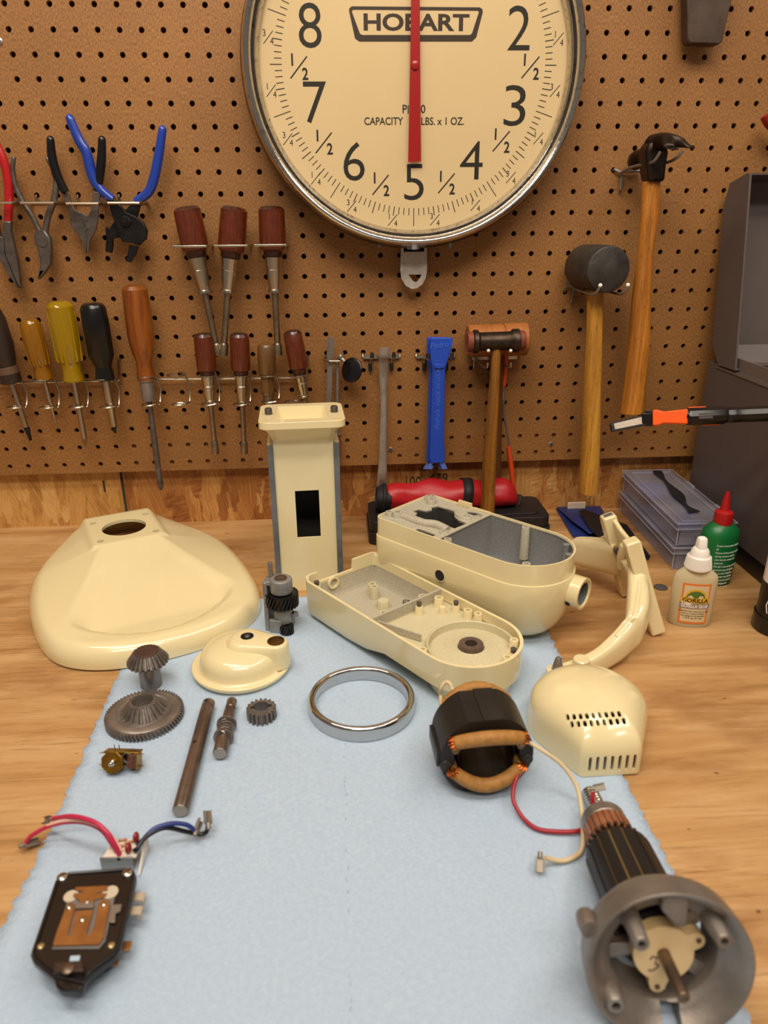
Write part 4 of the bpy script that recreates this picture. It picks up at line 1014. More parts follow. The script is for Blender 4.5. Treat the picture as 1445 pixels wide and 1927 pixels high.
make('pocket_clip', MB().box((-15 * m_ , 0, 235 * m_), (4 * m_, 14 * m_, 110 * m_), F_).box((-15 * m_, 0, 290 * m_), (8 * m_, 10 * m_, 6 * m_), F_), BLACKR, t, bevel=0.001)
make('rating_panel', MB().box((16.4 * m_, 0, 96 * m_), (0.6 * m_, 10 * m_, 24 * m_), F_), mat('dim_print', '#4a4340', 0.5), t)
hd0, hd1 = W(1216, 790, -0.250), W(1148, 805, -0.246)
hd = (hd1 - hd0).normalized(); FH = frame(hd0, hd, (0, -0.9, 0.45)); Lh = (hd1 - hd0).length
make('lamp_arm', MB().prism([(-10.5 * m_, -2 * m_), (10.5 * m_, -2 * m_), (8.5 * m_, Lh), (-8.5 * m_, Lh)], -0.003, 0.003, FH @ frame((0, 0, 0), (1, 0, 0), (0, 1, 0))), BLACK, t, bevel=0.001)
make('light_strip', MB().prism([(-6.5 * m_, 4 * m_), (6.5 * m_, 4 * m_), (5.5 * m_, Lh - 7 * m_), (-5.5 * m_, Lh - 7 * m_)], 0.003, 0.0036, FH @ frame((0, 0, 0), (1, 0, 0), (0, 1, 0))), mat('led_strip', '#c6b9a6', 0.35, c2='#a99a86', scale=500), t)

# organiser boxes, stacked
PLAS = glass_mat('clear_polypropylene', '#f4f3f6', rough=0.2, haze='#c4c2cc', hfac=0.20)
EDGE = glass_mat('clear_plastic_edge', '#e8e8f0', rough=0.2, haze='#b9b8c8', hfac=0.5)
BLUEB = mat('blue_contents', '#2c3f96', 0.5, c2='#3b50aa', scale=30)
def organiser(c00, ux, L_, Wd, z0, h, label, n):
    ux = Vector(ux).normalized(); uy = Vector((-ux.y, ux.x, 0))
    M = Matrix(((ux.x, uy.x, 0, c00[0]), (ux.y, uy.y, 0, c00[1]), (0, 0, 1, z0), (0, 0, 0, 1)))
    ctr = M @ Vector((Wd / 2, L_ / 2, 0))
    t_ = thing('organiser_box', label, 'storage box', ctr, 'clear organiser boxes')
    k = 0.0016
    w = MB()
    w.box((Wd / 2, L_ / 2, k / 2), (Wd - 0.012, L_ - 0.012, k), M)
    for c, s in (((0.006, L_ / 2, h * 0.40), (k, L_ - 0.012, h * 0.72)), ((Wd - 0.006, L_ / 2, h * 0.40), (k, L_ - 0.012, h * 0.72)), ((Wd / 2, 0.006, h * 0.40), (Wd - 0.012 - 2 * k, k, h * 0.72)), ((Wd / 2, L_ - 0.006, h * 0.40), (Wd - 0.012 - 2 * k, k, h * 0.72))): w.box(c, s, M)
    make('tray', w, PLAS, t_, smooth=0)
    ld = MB().box((Wd / 2, L_ / 2, h - k / 2 - 0.001), (Wd - 0.004, L_ - 0.004, k), M)
    for c, s in (((0.003, L_ / 2, h * 0.88), (k, L_ - 0.006, h * 0.2)), ((Wd - 0.003, L_ / 2, h * 0.88), (k, L_ - 0.006, h * 0.2)), ((Wd / 2, 0.003, h * 0.88), (Wd - 0.006 - 2 * k, k, h * 0.2)), ((Wd / 2, L_ - 0.003, h * 0.88), (Wd - 0.006 - 2 * k, k, h * 0.2))): ld.box(c, s, M)
    l_ = make('lid', ld, PLAS, t_, smooth=0)
    er = MB(); r = 0.0009
    er.tube([M @ Vector(p) for p in ((0, 0, h), (Wd, 0, h), (Wd, L_, h), (0, L_, h))], r, 6, closed=True)
    i = 0.011
    er.tube([M @ Vector(p) for p in ((i, i, h), (Wd - i, i, h), (Wd - i, L_ - i, h), (i, L_ - i, h))], r * 0.8, 6, closed=True)
    er.tube([M @ Vector(p) for p in ((0, 0, h * .77), (Wd, 0, h * .77), (Wd, L_, h * .77), (0, L_, h * .77))], r, 6, closed=True)
    for x, y in ((0.004, 0.004), (Wd - 0.004, 0.004), (0.004, L_ - 0.004), (Wd - 0.004, L_ - 0.004)): er.tube([M @ Vector((x, y, 0.001)), M @ Vector((x, y, h))], r, 6)
    make('moulded_edge', er, EDGE, l_)
    for q in (0.28, 0.72): make('latch', MB().box((Wd + 0.003, L_ * q, h * 0.86), (0.006, 0.022, h * 0.2), M), EDGE, t_, bevel=0.001)
    rnd = random.Random(n)
    bl = MB()
    for j in range(16):
        cx, cy = rnd.uniform(0.014, Wd - 0.014), rnd.uniform(0.02, L_ - 0.02)
        s = rnd.uniform(0.006, 0.011)
        bl.box((0, 0, 0), (s * 2, s * 2.6, rnd.uniform(0.005, 0.010)), M @ Matrix.Translation((min(max(cx, 0.026), Wd - 0.026), min(max(cy, 0.03), L_ - 0.03), 0.012 + 0.0004 * j)) @ Matrix.Rotation(rnd.uniform(0, 3), 4, 'Z'))
    c_ = solo('blue_parts', 'jumble of blue plastic pieces inside the ' + ('upper' if n == 2 else 'lower') + ' clear organiser box', 'plastic pieces', bl, BLUEB, bevel=0.0008, smooth=30); c_['kind'] = 'stuff'
    return t_, M
zb = 0.0005
A0 = T(1274, 987, 0.066); A1 = T(1170, 886, 0.066)
ux = Vector((-(A0.y - A1.y), (A0.x - A1.x), 0))
ux = Vector((ux.x, ux.y, 0)).normalized()
if ux.x < 0: ux = -ux
Lb = (A0 - A1).length
organiser((A0.x, A0.y), ux, Lb, 0.077, zb, 0.0322, 'lower clear plastic organiser box with blue pieces inside, under the other one', 1)
_, MO = organiser((A0.x + 0.001, A0.y + 0.001), ux, Lb, 0.077, zb + 0.0332, 0.0322, 'upper clear plastic organiser box with a black strap lying on its lid', 2)
st = [T(x, y, 0.0680) for x, y in ((1236, 886), (1252, 905), (1275, 930), (1290, 950), (1307, 963))]
sp = smooth_pts(st, 5); rr = []
for i, p in enumerate(sp):
    t_ = i / (len(sp) - 1); rr.append(0.0085 * (0.65 + 0.35 * math.cos(4 * PI * t_)) if t_ > 0.08 else 0.007)
solo('black_strap', 'thin black waisted strap lying across the upper organiser box', 'strap', MB().tube(sp, rr, 10, flat=0.10, up=(0, 0, 1)), BLACKR)

# green bottle
gb = T(1340, 1092); 
t = thing('oil_bottle', 'green plastic bottle with white small print and a red nozzle cap', 'bottle', gb)
GRN = mat('green_bottle_plastic', '#0e6a34', 0.35)
def el_lathe(prof, o, sx, sy, rz, seg=40): return MB().lathe(prof, Matrix.Translation(o) @ Matrix.Rotation(rz, 4, 'Z'), seg, sx=sx, sy=sy)
k = MPP(gb + Vector((0, 0, 0.05)))
zc_ = lambda py: W(1340, py, gb.y).z
R = 36 * k
zs, zt2 = zc_(1000), zc_(985)
make('bottle', el_lathe([(R * 0.86, 0.0), (R * 0.95, 0.002), (R * 1.0, zs * 0.55), (R * 1.0, zs - 0.004), (R * 0.93, zs + 0.003), (R * 0.62, zt2), (R * 0.42, zt2 + 0.003)], gb, 1.0, 0.78, 0.15), GRN, t, smooth=60)
zc1, zc2 = zc_(992), zc_(962)
make('cap', MB().lathe([(17 * k, zt2), (17.5 * k, zt2 + 0.001), (16.5 * k, zc2 - 0.001), (14 * k, zc2), (9 * k, zc2 + 0.002)], Matrix.Translation(gb), 28), REDP, t, smooth=50)
make('nozzle', MB().lathe([(9 * k, zc2), (7 * k, zc2 + 0.012), (4 * k, zc_(926) - 0.002), (3 * k, zc_(926)), (1 * k, zc_(926))], Matrix.Translation(gb), 20), REDP, t)
tx = MB(); rt = random.Random(3)
lines = ['Product Composition: Mineral', 'Oil', 'Purpose of the product: Protective', 'sewing machines, bicycles,', 'tools, bicycles, motors and', 'equipment.', 'First aid: in case of eye contact', 'rinse fluent eye with plenty', 'water, in case of ingestion', 'see physician immediately.', 'The Environment: Do not', 'safety packaging and', 'regulations for proper', 'recycling and disposal.']
def wrap_text(s, size, o, sx_, sy_, rz, Rr, ang0, z, m=None, bold=0.0, sx=1.0):
    """set a line of lettering round an oval bottle"""
    mb = text_mb(s, size, Matrix.Identity(4), sx=sx, align='LEFT', bold=bold)
    out = MB()
    for v in mb.v:
        a = ang0 + v.x / Rr
        rr_ = Rr + 0.00025 + v.z
        out.v.append(Vector(o) + Matrix.Rotation(rz, 3, 'Z') @ Vector((rr_ * sx_ * math.cos(a), rr_ * sy_ * math.sin(a), 0)) + Vector((0, 0, z + v.y)))
    out.f = mb.f
    return out
for i, l in enumerate(lines):
    tx.merge(wrap_text(l, 0.0032, gb, 1.0, 0.78, 0.15, R, -2.2, zs - 0.012 - i * 0.0046, sx=0.8))
make('small_print', tx, mat('print_white', '#dfe6dc', 0.5), t, smooth=0)

# clear glue bottle
gl = T(1295, 1172)
k = MPP(gl + Vector((0, 0, 0.03)))
t = thing('glue_bottle', 'small flat bottle of clear glue with an orange label and white cap', 'bottle', gl)
zc_ = lambda py: W(1295, py, gl.y).z
R = 40 * k; zs, zn = zc_(1085), zc_(1066)
RZ = -0.22
GLUE = mat('clear_glue', '#e8dab2', 0.12, trans=0.4)
make('bottle', el_lathe([(R * 0.9, 0.0), (R * 0.96, 0.002), (R * 1.0, zs * 0.6), (R * 1.0, zs - 0.002), (R * 0.92, zs + 0.004), (R * 0.55, zn - 0.001), (R * 0.40, zn + 0.002)], gl, 1.0, 0.50, RZ), GLUE, t, smooth=60)
zr, ztp = zc_(1045), zc_(1012)
cp = MB().lathe([(23 * k, zn - 0.002), (23.5 * k, zn), (20 * k, zr - 0.001), (17.5 * k, zr), (17 * k, zr + 0.001), (15.5 * k, zr + 0.006), (12 * k, zr + 0.009)], Matrix.Translation(gl), 40)
cp.loft([[Vector((gl.x + a * wx * k, gl.y + b_ * wy * k, z)) for a, b_ in rrect(0, 0, 2, 2, 0.6, 3)] for wx, wy, z in ((9, 12, zr + 0.004), (8.5, 11, zr + (ztp - zr) * 0.5), (8, 7.5, ztp - 0.0015), (6.5, 6, ztp), (3, 3, ztp + 0.0006))])
make('cap', cp, WHITEP, t, bevel=0.0012)
rb = MB()
for i in range(36):
    a = 2 * PI * i / 36; c_, s_ = math.cos(a), math.sin(a)
    rb.tube([(gl.x + 23.4 * k * c_, gl.y + 23.4 * k * s_, zn), (gl.x + 20.2 * k * c_, gl.y + 20.2 * k * s_, zr - 0.001)], 0.0006, 5)
make('cap_ribs', rb, WHITEP, t)
# the label wraps the flat front
def on_glue(u, v, lift=0.0):
    a = -PI / 2 + u / R
    q = Vector(((R + 0.0002 + lift) * math.cos(a), (R * 0.5 + 0.0002 + lift) * math.sin(a), 0))
    return gl + Matrix.Rotation(RZ, 3, 'Z') @ q + Vector((0, 0, v))
def glue_panel(u0, u1, v0, v1, lift, th=0.0001, n=14):
    mb = MB()
    for l in (lift, lift + th): pass
    g = lambda i, j: on_glue(u0 + (u1 - u0) * i / n, v0 if j == 0 else v1, lift)
    h_ = lambda i, j: on_glue(u0 + (u1 - u0) * i / n, v0 if j == 0 else v1, lift + th)
    rings = [[g(i, 0), g(i, 1), h_(i, 1), h_(i, 0)] for i in range(n + 1)]
    return mb.loft(rings)
def glue_text(s, size, u, v, lift, **kw):
    mb = text_mb(s, size, Matrix.Identity(4), depth=0.0001, **kw)
    out = MB(); out.v = [on_glue(u + q.x, v + q.y, lift + q.z) for q in mb.v]; out.f = mb.f
    return out
hw = R * 0.66; v0, v1 = 0.006, zs - 0.004
lab = make('label', glue_panel(-hw, hw, v0, v1, 0.0), mat('label_orange', '#e2701a', 0.45), t, smooth=60)
make('label_field', glue_panel(-hw + 0.0021, hw - 0.0021, v0 + 0.0021, v1 - 0.0021, 0.00012), mat('label_cream', '#d2c096', 0.45), lab, smooth=60)
vm = v0 + (v1 - v0) * 0.50
arch = MB()
for s in range(9):
    pass
vc = vm + 0.006
def arch_band(r0, r1, lift):
    mb = MB(); rings = []
    for i in range(17):
        a = PI * i / 16
        p = [(r * math.cos(a), vc + r * math.sin(a)) for r in (r0, r1)]
        rings.append([on_glue(p[0][0], p[0][1], lift), on_glue(p[1][0], p[1][1], lift), on_glue(p[1][0], p[1][1], lift + 0.0001), on_glue(p[0][0], p[0][1], lift + 0.0001)])
    return mb.loft(rings)
ra = hw * 0.78
make('emblem_arch', arch_band(ra * 0.82, ra, 0.00025), mat('label_yellow', '#d8a92a', 0.45), lab)
make('emblem_field', arch_band(0.0002, ra * 0.82, 0.00025), mat('label_green', '#4e6f2c', 0.5), lab)
make('brand_band', glue_panel(-hw - 0.0004, hw + 0.0004, vm + 0.0012, vm + 0.0072, 0.0004), MATS['label_yellow'], lab)
make('brand_lettering', glue_text('GORILLA', 0.0068, 0, vm + 0.0042, 0.00055, bold=0.02), INK, lab, smooth=0)
make('name_band', glue_panel(-hw - 0.0008, hw + 0.0008, vm - 0.0058, vm + 0.0006, 0.0004), mat('label_grey', '#8a7f74', 0.45), lab)
make('name_lettering', glue_text('GORILLA GLUE', 0.0054, 0, vm - 0.0028, 0.00055, bold=0.02, sx=0.78).merge(glue_text('Clear', 0.0050, -hw * 0.55, vm + 0.0008, 0.0006, bold=0.02)), mat('label_white', '#f0e8da', 0.45), lab, smooth=0)
sm = MB()
for i, s in enumerate(('WARNING: May irritate skin and eyes.', 'Keep out of reach of children.', 'See package for full directions.', '1.75 fl. oz. (51 mL)')):
    sm.merge(glue_text(s, 0.0021 if i < 3 else 0.0026, 0, vm - 0.0092 - i * 0.0028, 0.0003))
make('label_print', sm, INK, lab, smooth=0)

# white and black tube at the right edge
tb = T(1462, 1182); k = MPP(tb)
t = thing('sealant_tube', 'white and black tube with a red shield badge, standing cut off at the right edge', 'tube', tb)
R = 43 * k
zq = lambda py: W(1462, py, tb.y - R * 0.6).z
z1_, z2_, z3_ = zq(1168), zq(1108), zq(930)
TM = Matrix.Translation(tb)
make('cap', MB().lathe([(R * 1.02, 0), (R * 1.05, 0.002), (R * 1.03, z1_), (R * 0.95, z1_ + 0.0008)], TM, 40), BLACK, t)
lo = make('lower_sleeve', MB().lathe([(R * 0.97, z1_), (R * 0.94, z2_), (R * 0.9, z2_ + 0.001)], TM, 40), mat('sleeve_black', '#171312', 0.3), t)
make('body', MB().lathe([(R * 0.935, z2_ - 0.002), (R * 0.93, z2_ + 0.004), (R * 0.88, z3_), (R * 0.5, z3_ + 0.004)], TM, 40), mat('tube_white', '#e9dcd6', 0.35), t)
def on_tube(u, v, lift):
    a = -2.30 + u / (R * 0.95)
    return tb + Vector(((R * 0.957 + lift) * math.cos(a), (R * 0.957 + lift) * math.sin(a), v))
zb_ = (z1_ + z2_) / 2 - 0.001; sh = (z2_ - z1_) * 0.40
shield = [(-1.0, 0.75), (-0.8, 0.95), (0.0, 1.05), (0.8, 0.95), (1.0, 0.75), (0.92, 0.2), (1.05, -0.2), (0.85, -0.75), (0, -1.05), (-0.85, -0.75), (-1.05, -0.2), (-0.92, 0.2)]
def tube_poly(poly, lift):
    mb = MB().prism(poly, 0, 0.0001)
    out = MB(); out.v = [on_tube(q.x, zb_ + q.y, lift + q.z) for q in mb.v]; out.f = mb.f; return out
make('shield_badge', tube_poly([(x * sh * 0.8, y * sh) for x, y in shield], 0.0004), MATS['label_white'], lo, smooth=0)
make('shield_red', tube_poly([(x * sh * 0.68, 0.12 * sh + y * sh * 0.72) for x, y in shield if y > -0.5] , 0.0006), mat('badge_red', '#c01d22', 0.4), lo, smooth=0)
bt = MB()
for s, sz, v, m_ in (('g', sh * 1.0, sh * 0.32, 0), ('SPIT', sh * 0.5, -sh * 0.55, 1)):
    q = text_mb(s, sz, Matrix.Rotation(PI if s != 'g' else 0, 4, 'Z'), bold=0.02, depth=0.0001)
    o_ = MB(); o_.v = [on_tube(p.x, zb_ + v + p.y, 0.0008 + p.z) for p in q.v]; o_.f = q.f
    make('badge_lettering', o_, MATS['label_white'] if m_ == 0 else INK, lo, smooth=0)

# coin-like washer on the bench
wc = T(1243, 1106)
solo('rubber_disc', 'small flat dark grey disc on the bench between the yoke and the glue', 'disc', MB().lathe([(0.0082, 0.0), (0.0082, 0.0012), (0.0074, 0.0016)], Matrix.Translation(wc), 28), mat('grey_disc', '#4e4a48', 0.5))

# folded blue pouch, black pouch, white scrap
BLUEV = mat('blue_vinyl', '#20306e', 0.45, c2='#1a2860', scale=20)
po = [T(x, y, 0.004) for x, y in ((1045, 953), (1128, 951), (1134, 960), (1150, 1020), (1100, 1036), (1075, 1003))]
t = thing('blue_pouch', 'folded blue vinyl pouch with white lettering lying by the wall', 'pouch', (po[0] + po[4]) / 2)
make('back_panel', MB().prism([(p.x, p.y) for p in po], 0.0005, 0.004), BLUEV, t, bevel=0.0008)
fp = [T(x, y, 0.010) for x, y in ((1048, 950), (1130, 948), (1136, 958), (1140, 1001), (1108, 1004), (1098, 996), (1078, 982))]
g0 = MB(); n = len(fp)
rings = [[Vector((p.x, p.y, 0.0045 + (0.006 if i in (3, 4, 5, 6) else 0.002) - 0.0012)) for i, p in enumerate(fp)], [Vector((p.x, p.y, 0.0045 + (0.006 if i in (3, 4, 5, 6) else 0.002))) for i, p in enumerate(fp)]]
from mathutils.bvhtree import BVHTree
def drop_on(mb, on):
    tri = []
    for f in on.f:
        tri += [(f[0], f[i], f[i + 1]) for i in range(1, len(f) - 1)]
    bv = BVHTree.FromPolygons(on.v, tri)
    out = MB(); out.f = mb.f
    for v in mb.v:
        q = bv.ray_cast(Vector((v.x, v.y, 0.08)), Vector((0, 0, -1)))[0]
        out.v.append(Vector((v.x, v.y, (q.z if q else v.z) + 0.0005 + (v.z - 0.01))))
    return out
flap = MB().loft(rings)
make('flap', flap, BLUEV, t, bevel=0.0005)
o = T(1092, 974, 0.010)
make('pouch_lettering', drop_on(text_mb('buy', 0.014, frame(o, (0, 0, 1), (-0.96, 0.28, 0)), bold=0.03, shear=0.3), flap), WHITEP, t, smooth=0)
kp = [T(x, y, 0.010) for x, y in ((1089, 965), (1098, 962), (1180, 985), (1225, 1036), (1222, 1042), (1212, 1041), (1150, 1030), (1110, 1000))]
t = thing('black_pouch', 'black printed pouch lying half over the blue one', 'pouch', (kp[0] + kp[4]) / 2 - Vector((0, 0, 0.010)))
kz = [0.0135, 0.0135, 0.008, 0.002, 0.002, 0.002, 0.008, 0.0135]
rings = [[Vector((p.x, p.y, z - 0.0015)) for p, z in zip(kp, kz)], [Vector((p.x, p.y, z)) for p, z in zip(kp, kz)]]
kpb = MB().loft(rings)
make('pouch_body', kpb, mat('black_vinyl', '#121013', 0.5), t, bevel=0.0004)
kl = MB()
rw = random.Random(5)
zz = [0.0115, 0.0105, 0.0095, 0.0085, 0.0072, 0.0062]
for i, (px, py, s) in enumerate(((1150, 984, 'clean'), (1162, 993, 'grade'), (1172, 1002, 'cloth'), (1180, 1011, 'LENSES'), (1190, 1020, 'care'))):
    o = T(px, py, 0.010); kl.merge(drop_on(text_mb(s, 0.0062, frame((o.x, o.y, 0.010), (0, 0, 1), (-0.80, 0.60, 0)), bold=0.02), kpb))
make('pouch_print', kl, MATS['print_white'], t, smooth=0)
a = W(1085, 947, 0.008)
solo('paper_scrap', 'small white scrap standing behind the blue pouch against the strand board', 'paper', MB().box((a.x, 0.008, 0.0085), (0.028, 0.003, 0.017)), mat('scrap_white', '#e4cdb4', 0.7), bevel=0.0008)

# ================================================================== TOOL ROLL AND CASE BEHIND THE CASTINGS
CASEM = mat('case_black', '#1b191a', 0.45)
ca, cb = T(694, 1020), T(1038, 1008)
t = thing('black_case', 'low black plastic case under the red tool roll', 'case', Vector(((ca.x + cb.x) / 2, -0.05, 0)))
cxm, cw = (0.037 + 0.297) / 2, 0.260
make('case_base', MB().prism(rrect(cxm, -0.046, cw, 0.088, 0.012), 0.0, 0.018), CASEM, t, bevel=0.002)
make('case_lid', MB().prism(rrect(cxm, -0.046, cw - 0.004, 0.085, 0.012), 0.0185, 0.034), CASEM, t, bevel=0.004)
make('case_panel', MB().prism(rrect(cxm, -0.046, cw - 0.03, 0.060, 0.010), 0.034, 0.0355), CASEM, t, bevel=0.001)
REDF = mat('red_nylon', '#b3141d', 0.45, c2='#9a0f18', scale=14, bump=0.9, bscale=45)
t = thing('tool_roll', 'rolled red fabric tool roll with black binding lying on the black case', 'tool roll', (0.14, -0.035, 0.036))
ra, rb_ = W(722, 938, -0.045), W(972, 944, -0.045)
n = 28; rings = []
for i in range(n + 1):
    f = i / n
    c = Vector((ra.x + (rb_.x - ra.x) * f, -0.045 + 0.003 * math.sin(f * 9), 0.0))
    r = 0.0185 + 0.0035 * math.sin(f * PI) + 0.0012 * math.sin(f * 23)
    if f > 0.9: r *= math.sqrt(max(0.02, 1 - ((f - 0.9) / 0.1) ** 2 * 0.8))
    ring = []
    for j in range(24):
        a = 2 * PI * j / 24
        w = 1 + 0.05 * math.sin(3 * a + f * 11) + 0.03 * math.sin(7 * a - f * 17)
        ring.append(Vector((c.x + 0.002 * math.sin(a), c.y + r * 1.05 * w * math.cos(a), max(0.0358, 0.0362 + r * 0.95 + r * 0.95 * w * math.sin(a)))))
    rings.append(ring)
make('roll', MB().loft(rings), REDF, t, smooth=80)
bn = MB(); r0 = rings[0]
cc = sum(r0, Vector()) / 24
bn.tube([p + (p - cc) * 0.05 for p in r0], 0.0030, 8, closed=True)
make('binding', bn, BLACKR, t)
make('end_folds', MB().loft([[cc + (p - cc) * k_ + Vector((dx, 0, 0)) for p in r0] for k_, dx in ((1.04, 0.010), (1.07, 0.006), (1.03, -0.006), (0.92, -0.011), (0.75, -0.008), (0.62, 0.002))]), mat('black_nylon', '#141214', 0.7, bump=0.5, bscale=250), t)
sr = rings[17]; cs = sum(sr, Vector()) / 24
make('strap', MB().loft([[cs + (p - cs) * 1.06 + Vector((dx, 0, 0)) for p in sr] for dx in (-0.007, 0.007)], False, False), BLACKR, t, solid=0.0015)
ep = [rings[-5], rings[-3], rings[-1]]
lip = MB()
lip.tube([Vector((p.x + 0.001, p.y, p.z)) for p in smooth_pts([rings[-8][20] + Vector((0, -0.001, 0)), rings[-5][19] + Vector((0, -0.001, -0.001)), rings[-3][19], rings[-1][18] + Vector((0.003, 0, 0)), rings[-1][2] + Vector((0.004, 0, 0.002))], 5)], 0.0035, 8)
make('edge_binding', lip, BLACKR, t)
# ================================================================== SHOP TOWEL
TW = mat('blue_shop_towel', '#aabdd1', 0.85, c2='#b4c6d8', scale=300, bump=0.7, bscale=700)
x0t, x1t, y0t, y1t = -0.2295, 0.2235, -1.00, -0.236
nx, ny = 46, 78
def towel_h(x, y):
    v = Vector((x * 7, y * 5, 0)); w = Vector((x * 26 + 4, y * 9, 1.3))
    return 0.0010 + max(0.0, 0.0016 * mnoise.noise(v) + 0.0007 * mnoise.noise(w) + 0.0005)
rt = random.Random(11)
ex0 = [rt.uniform(-0.0018, 0.0018) for _ in range(ny * 3)]; ex1 = [rt.uniform(-0.0018, 0.0018) for _ in range(ny * 3)]
NY = ny * 3
def tw(i, j):
    u = i / (nx - 1); v = j / (NY - 1)
    a = x0t + ex0[j % len(ex0)] + 0.002 * math.sin(v * 14); b = x1t + ex1[j % len(ex1)]
    x = a + (b - a) * u; y = y0t + (y1t - y0t) * v
    return (x, y, towel_h(x, y))
tm = MB().grid(nx, NY, tw)
tmo = make('shop_towel', tm, TW, None, smooth=80, solid=0.0008)
tmo['label'] = 'pale blue shop towel spread on the plywood under the mixer parts'; tmo['category'] = 'towel'
pf = MB()
for j in range(150):
    y = -0.99 + j * 0.005
    if rt.random() < 0.30 and y < -0.26: pf.box((-0.004 + 0.0008 * math.sin(j), y, towel_h(-0.004, y) + 0.0001), (0.0005, 0.0026, 0.0002))
make('perforation', pf, mat('perforation_blue', '#7d97ad', 0.9), tmo, smooth=0)  # dashes in a darker blue than the cloth
TZ = 0.0024                                              # things lie on the cloth at about this height

# ================================================================== MIXER BASE
bo = Vector((-0.200, -0.315, 0)); ua = Vector((-0.41, 0.912, 0)); ul = Vector((0.912, 0.41, 0))
MBASE = Matrix(((ul.x, ua.x, 0, bo.x), (ul.y, ua.y, 0, bo.y), (0, 0, 1, 0.0026), (0, 0, 0, 1)))
half = [(-0.050, 0.0), (-0.0485, 0.030), (-0.042, 0.060), (-0.027, 0.088), (-0.004, 0.109), (0.030, 0.121), (0.075, 0.1265), (0.120, 0.1265), (0.165, 0.121), (0.205, 0.107), (0.245, 0.085), (0.280, 0.062), (0.305, 0.043), (0.318, 0.022), (0.321, 0.0)]
outl = smooth_pts([(x, v, 0) for v, x in half] + [(-x, v, 0) for v, x in half[::-1][1:-1]], 6, closed=True)
NP = len(outl)
ctr = Vector((0.0, 0.14, 0))
def sstep(a, b, x):
    t_ = min(1, max(0, (x - a) / (b - a))); return t_ * t_ * (3 - 2 * t_)
PLZ = 0.0535
def half_w(v):
    for (v0, w0), (v1, w1) in zip(half[:-1], half[1:]):
        if v0 <= v <= v1: return w0 + (w1 - w0) * (v - v0) / (v1 - v0)
    return 0.001
def base_h(u, v):
    au = abs(u)
    tv = min(1, max(0, (v + 0.010) / 0.172))
    ridge = 0.0235 + (PLZ - 0.0235) * tv ** 1.45                    # ridge line running from the front corners to the plate
    rw = max(0.036, min(0.090, 0.036 + 0.45 * (0.160 - v)))
    hw_ = max(half_w(min(v, 0.318)), rw + 0.012)
    rim = 0.0215 + 0.006 * sstep(0.0, 0.2, v)
    k_ = min(1, max(0, (au - rw) / (hw_ - rw)))
    out_ = ridge + (rim - ridge) * (k_ ** 0.85)                     # outer skirt
    panel = 0.0165 + (PLZ - 0.0165) * min(1, max(0, (v - 0.010) / 0.152)) ** 1.15
    vf = -0.025 + 6.3 * u * u
    w_in = sstep(rw + 0.006, rw - 0.022, au) * sstep(vf - 0.003, vf + 0.006, v)
    z = out_ * (1 - w_in) + min(panel, out_) * w_in
    if v > 0.160 and au < 0.05: z = max(z, PLZ * sstep(0.050, 0.040, au) + z * (1 - sstep(0.050, 0.040, au)))
    return 0.010 + (z - 0.010) * sstep(0.318, 0.258, v)
rings = []
lev = [0] + [i * 0.022 for i in range(1, 40)] + [0.88, 0.90, 0.92, 0.94, 0.955, 0.968, 0.98, 0.99, 0.997, 1.0]
vs = []; fs = []
for L_ in lev[1:]:
    for p in outl:
        q = ctr + (p - ctr) * L_
        e = 1.0
        h_ = base_h(q.x, q.y)
        dist = (p - q).length                          # distance in from the rim
        rr_ = 0.017
        edge = math.sqrt(max(0.0, 1 - max(0, 1 - dist / rr_) ** 2.3)) if dist < rr_ else 1.0
        z = 0.004 + (h_ - 0.004) * edge
        vs.append((q.x, q.y, z))
vs.append((ctr.x, ctr.y, base_h(ctr.x, ctr.y)))
nl = len(lev) - 1
for l in range(nl - 1):
    for j in range(NP):
        k_ = (j + 1) % NP; fs.append((l * NP + j, l * NP + k_, (l + 1) * NP + k_, (l + 1) * NP + j))
for j in range(NP): fs.append((nl * NP, (j + 1) % NP, j))
# skirt down to the bench
o_ = len(vs)
for p in outl: vs.append((p.x, p.y, 0.0))
for j in range(NP):
    k_ = (j + 1) % NP; fs.append(((nl - 1) * NP + j, (nl - 1) * NP + k_, o_ + k_, o_ + j))
t = thing('mixer_base', 'wide cream enamelled mixer base casting with a round hole in its raised back', 'mixer base', MBASE @ Vector((0, 0.1, 0)))
cut = MB()
HC = (0.0, 0.205)
cut.lathe([(0.0275, -0.01), (0.0275, 0.1)], MBASE @ Matrix.Translation((HC[0], HC[1], 0)), 40)
for u, v in ((-0.034, 0.238), (0.034, 0.238), (0.034, 0.172), (-0.034, 0.172)):
    cut.lathe([(0.0042, -0.01), (0.0042, 0.1)], MBASE @ Matrix.Translation((u, v, 0)), 16)
make('base_casting', MB().add(vs, fs, MBASE), CREAM, t, smooth=70, solid=0.004, cut=cut)

# ================================================================== PEDESTAL COLUMN
NECK = Vector((-0.0415, -0.216, 0))
MC = Matrix.Translation(NECK) @ Matrix.Rotation(math.radians(3), 4, 'Z')
t = thing('mixer_column', 'upright cream mixer column with grey machined edges and a dark window slot', 'mixer column', NECK)
hw, dp, sh = 0.0410, 0.070, 0.190
fr = MB()
XZ = frame((0, 0, 0), (0, -1, 0), (1, 0, 0))
win = [(-0.0125, 0.071), (0.0155, 0.071), (0.0155, 0.1315), (-0.0125, 0.1315)]
fr.prism([(-0.0345, 0.0), (0.0345, 0.0), (0.0345, 0.199), (-0.0345, 0.199)], 0.0005 - 0.0035, 0.0005, MC @ XZ, holes=[win])
make('front_panel', fr, CREAM, t, smooth=0)
sd = MB()
for s in (-1, 1):
    sd.box((s * (hw - 0.003), dp / 2 + 0.001, sh / 2), (0.006, dp - 0.002, sh), MC)
sd.box((0, dp - 0.002, sh / 2), (2 * hw - 0.012, 0.004, sh), MC)
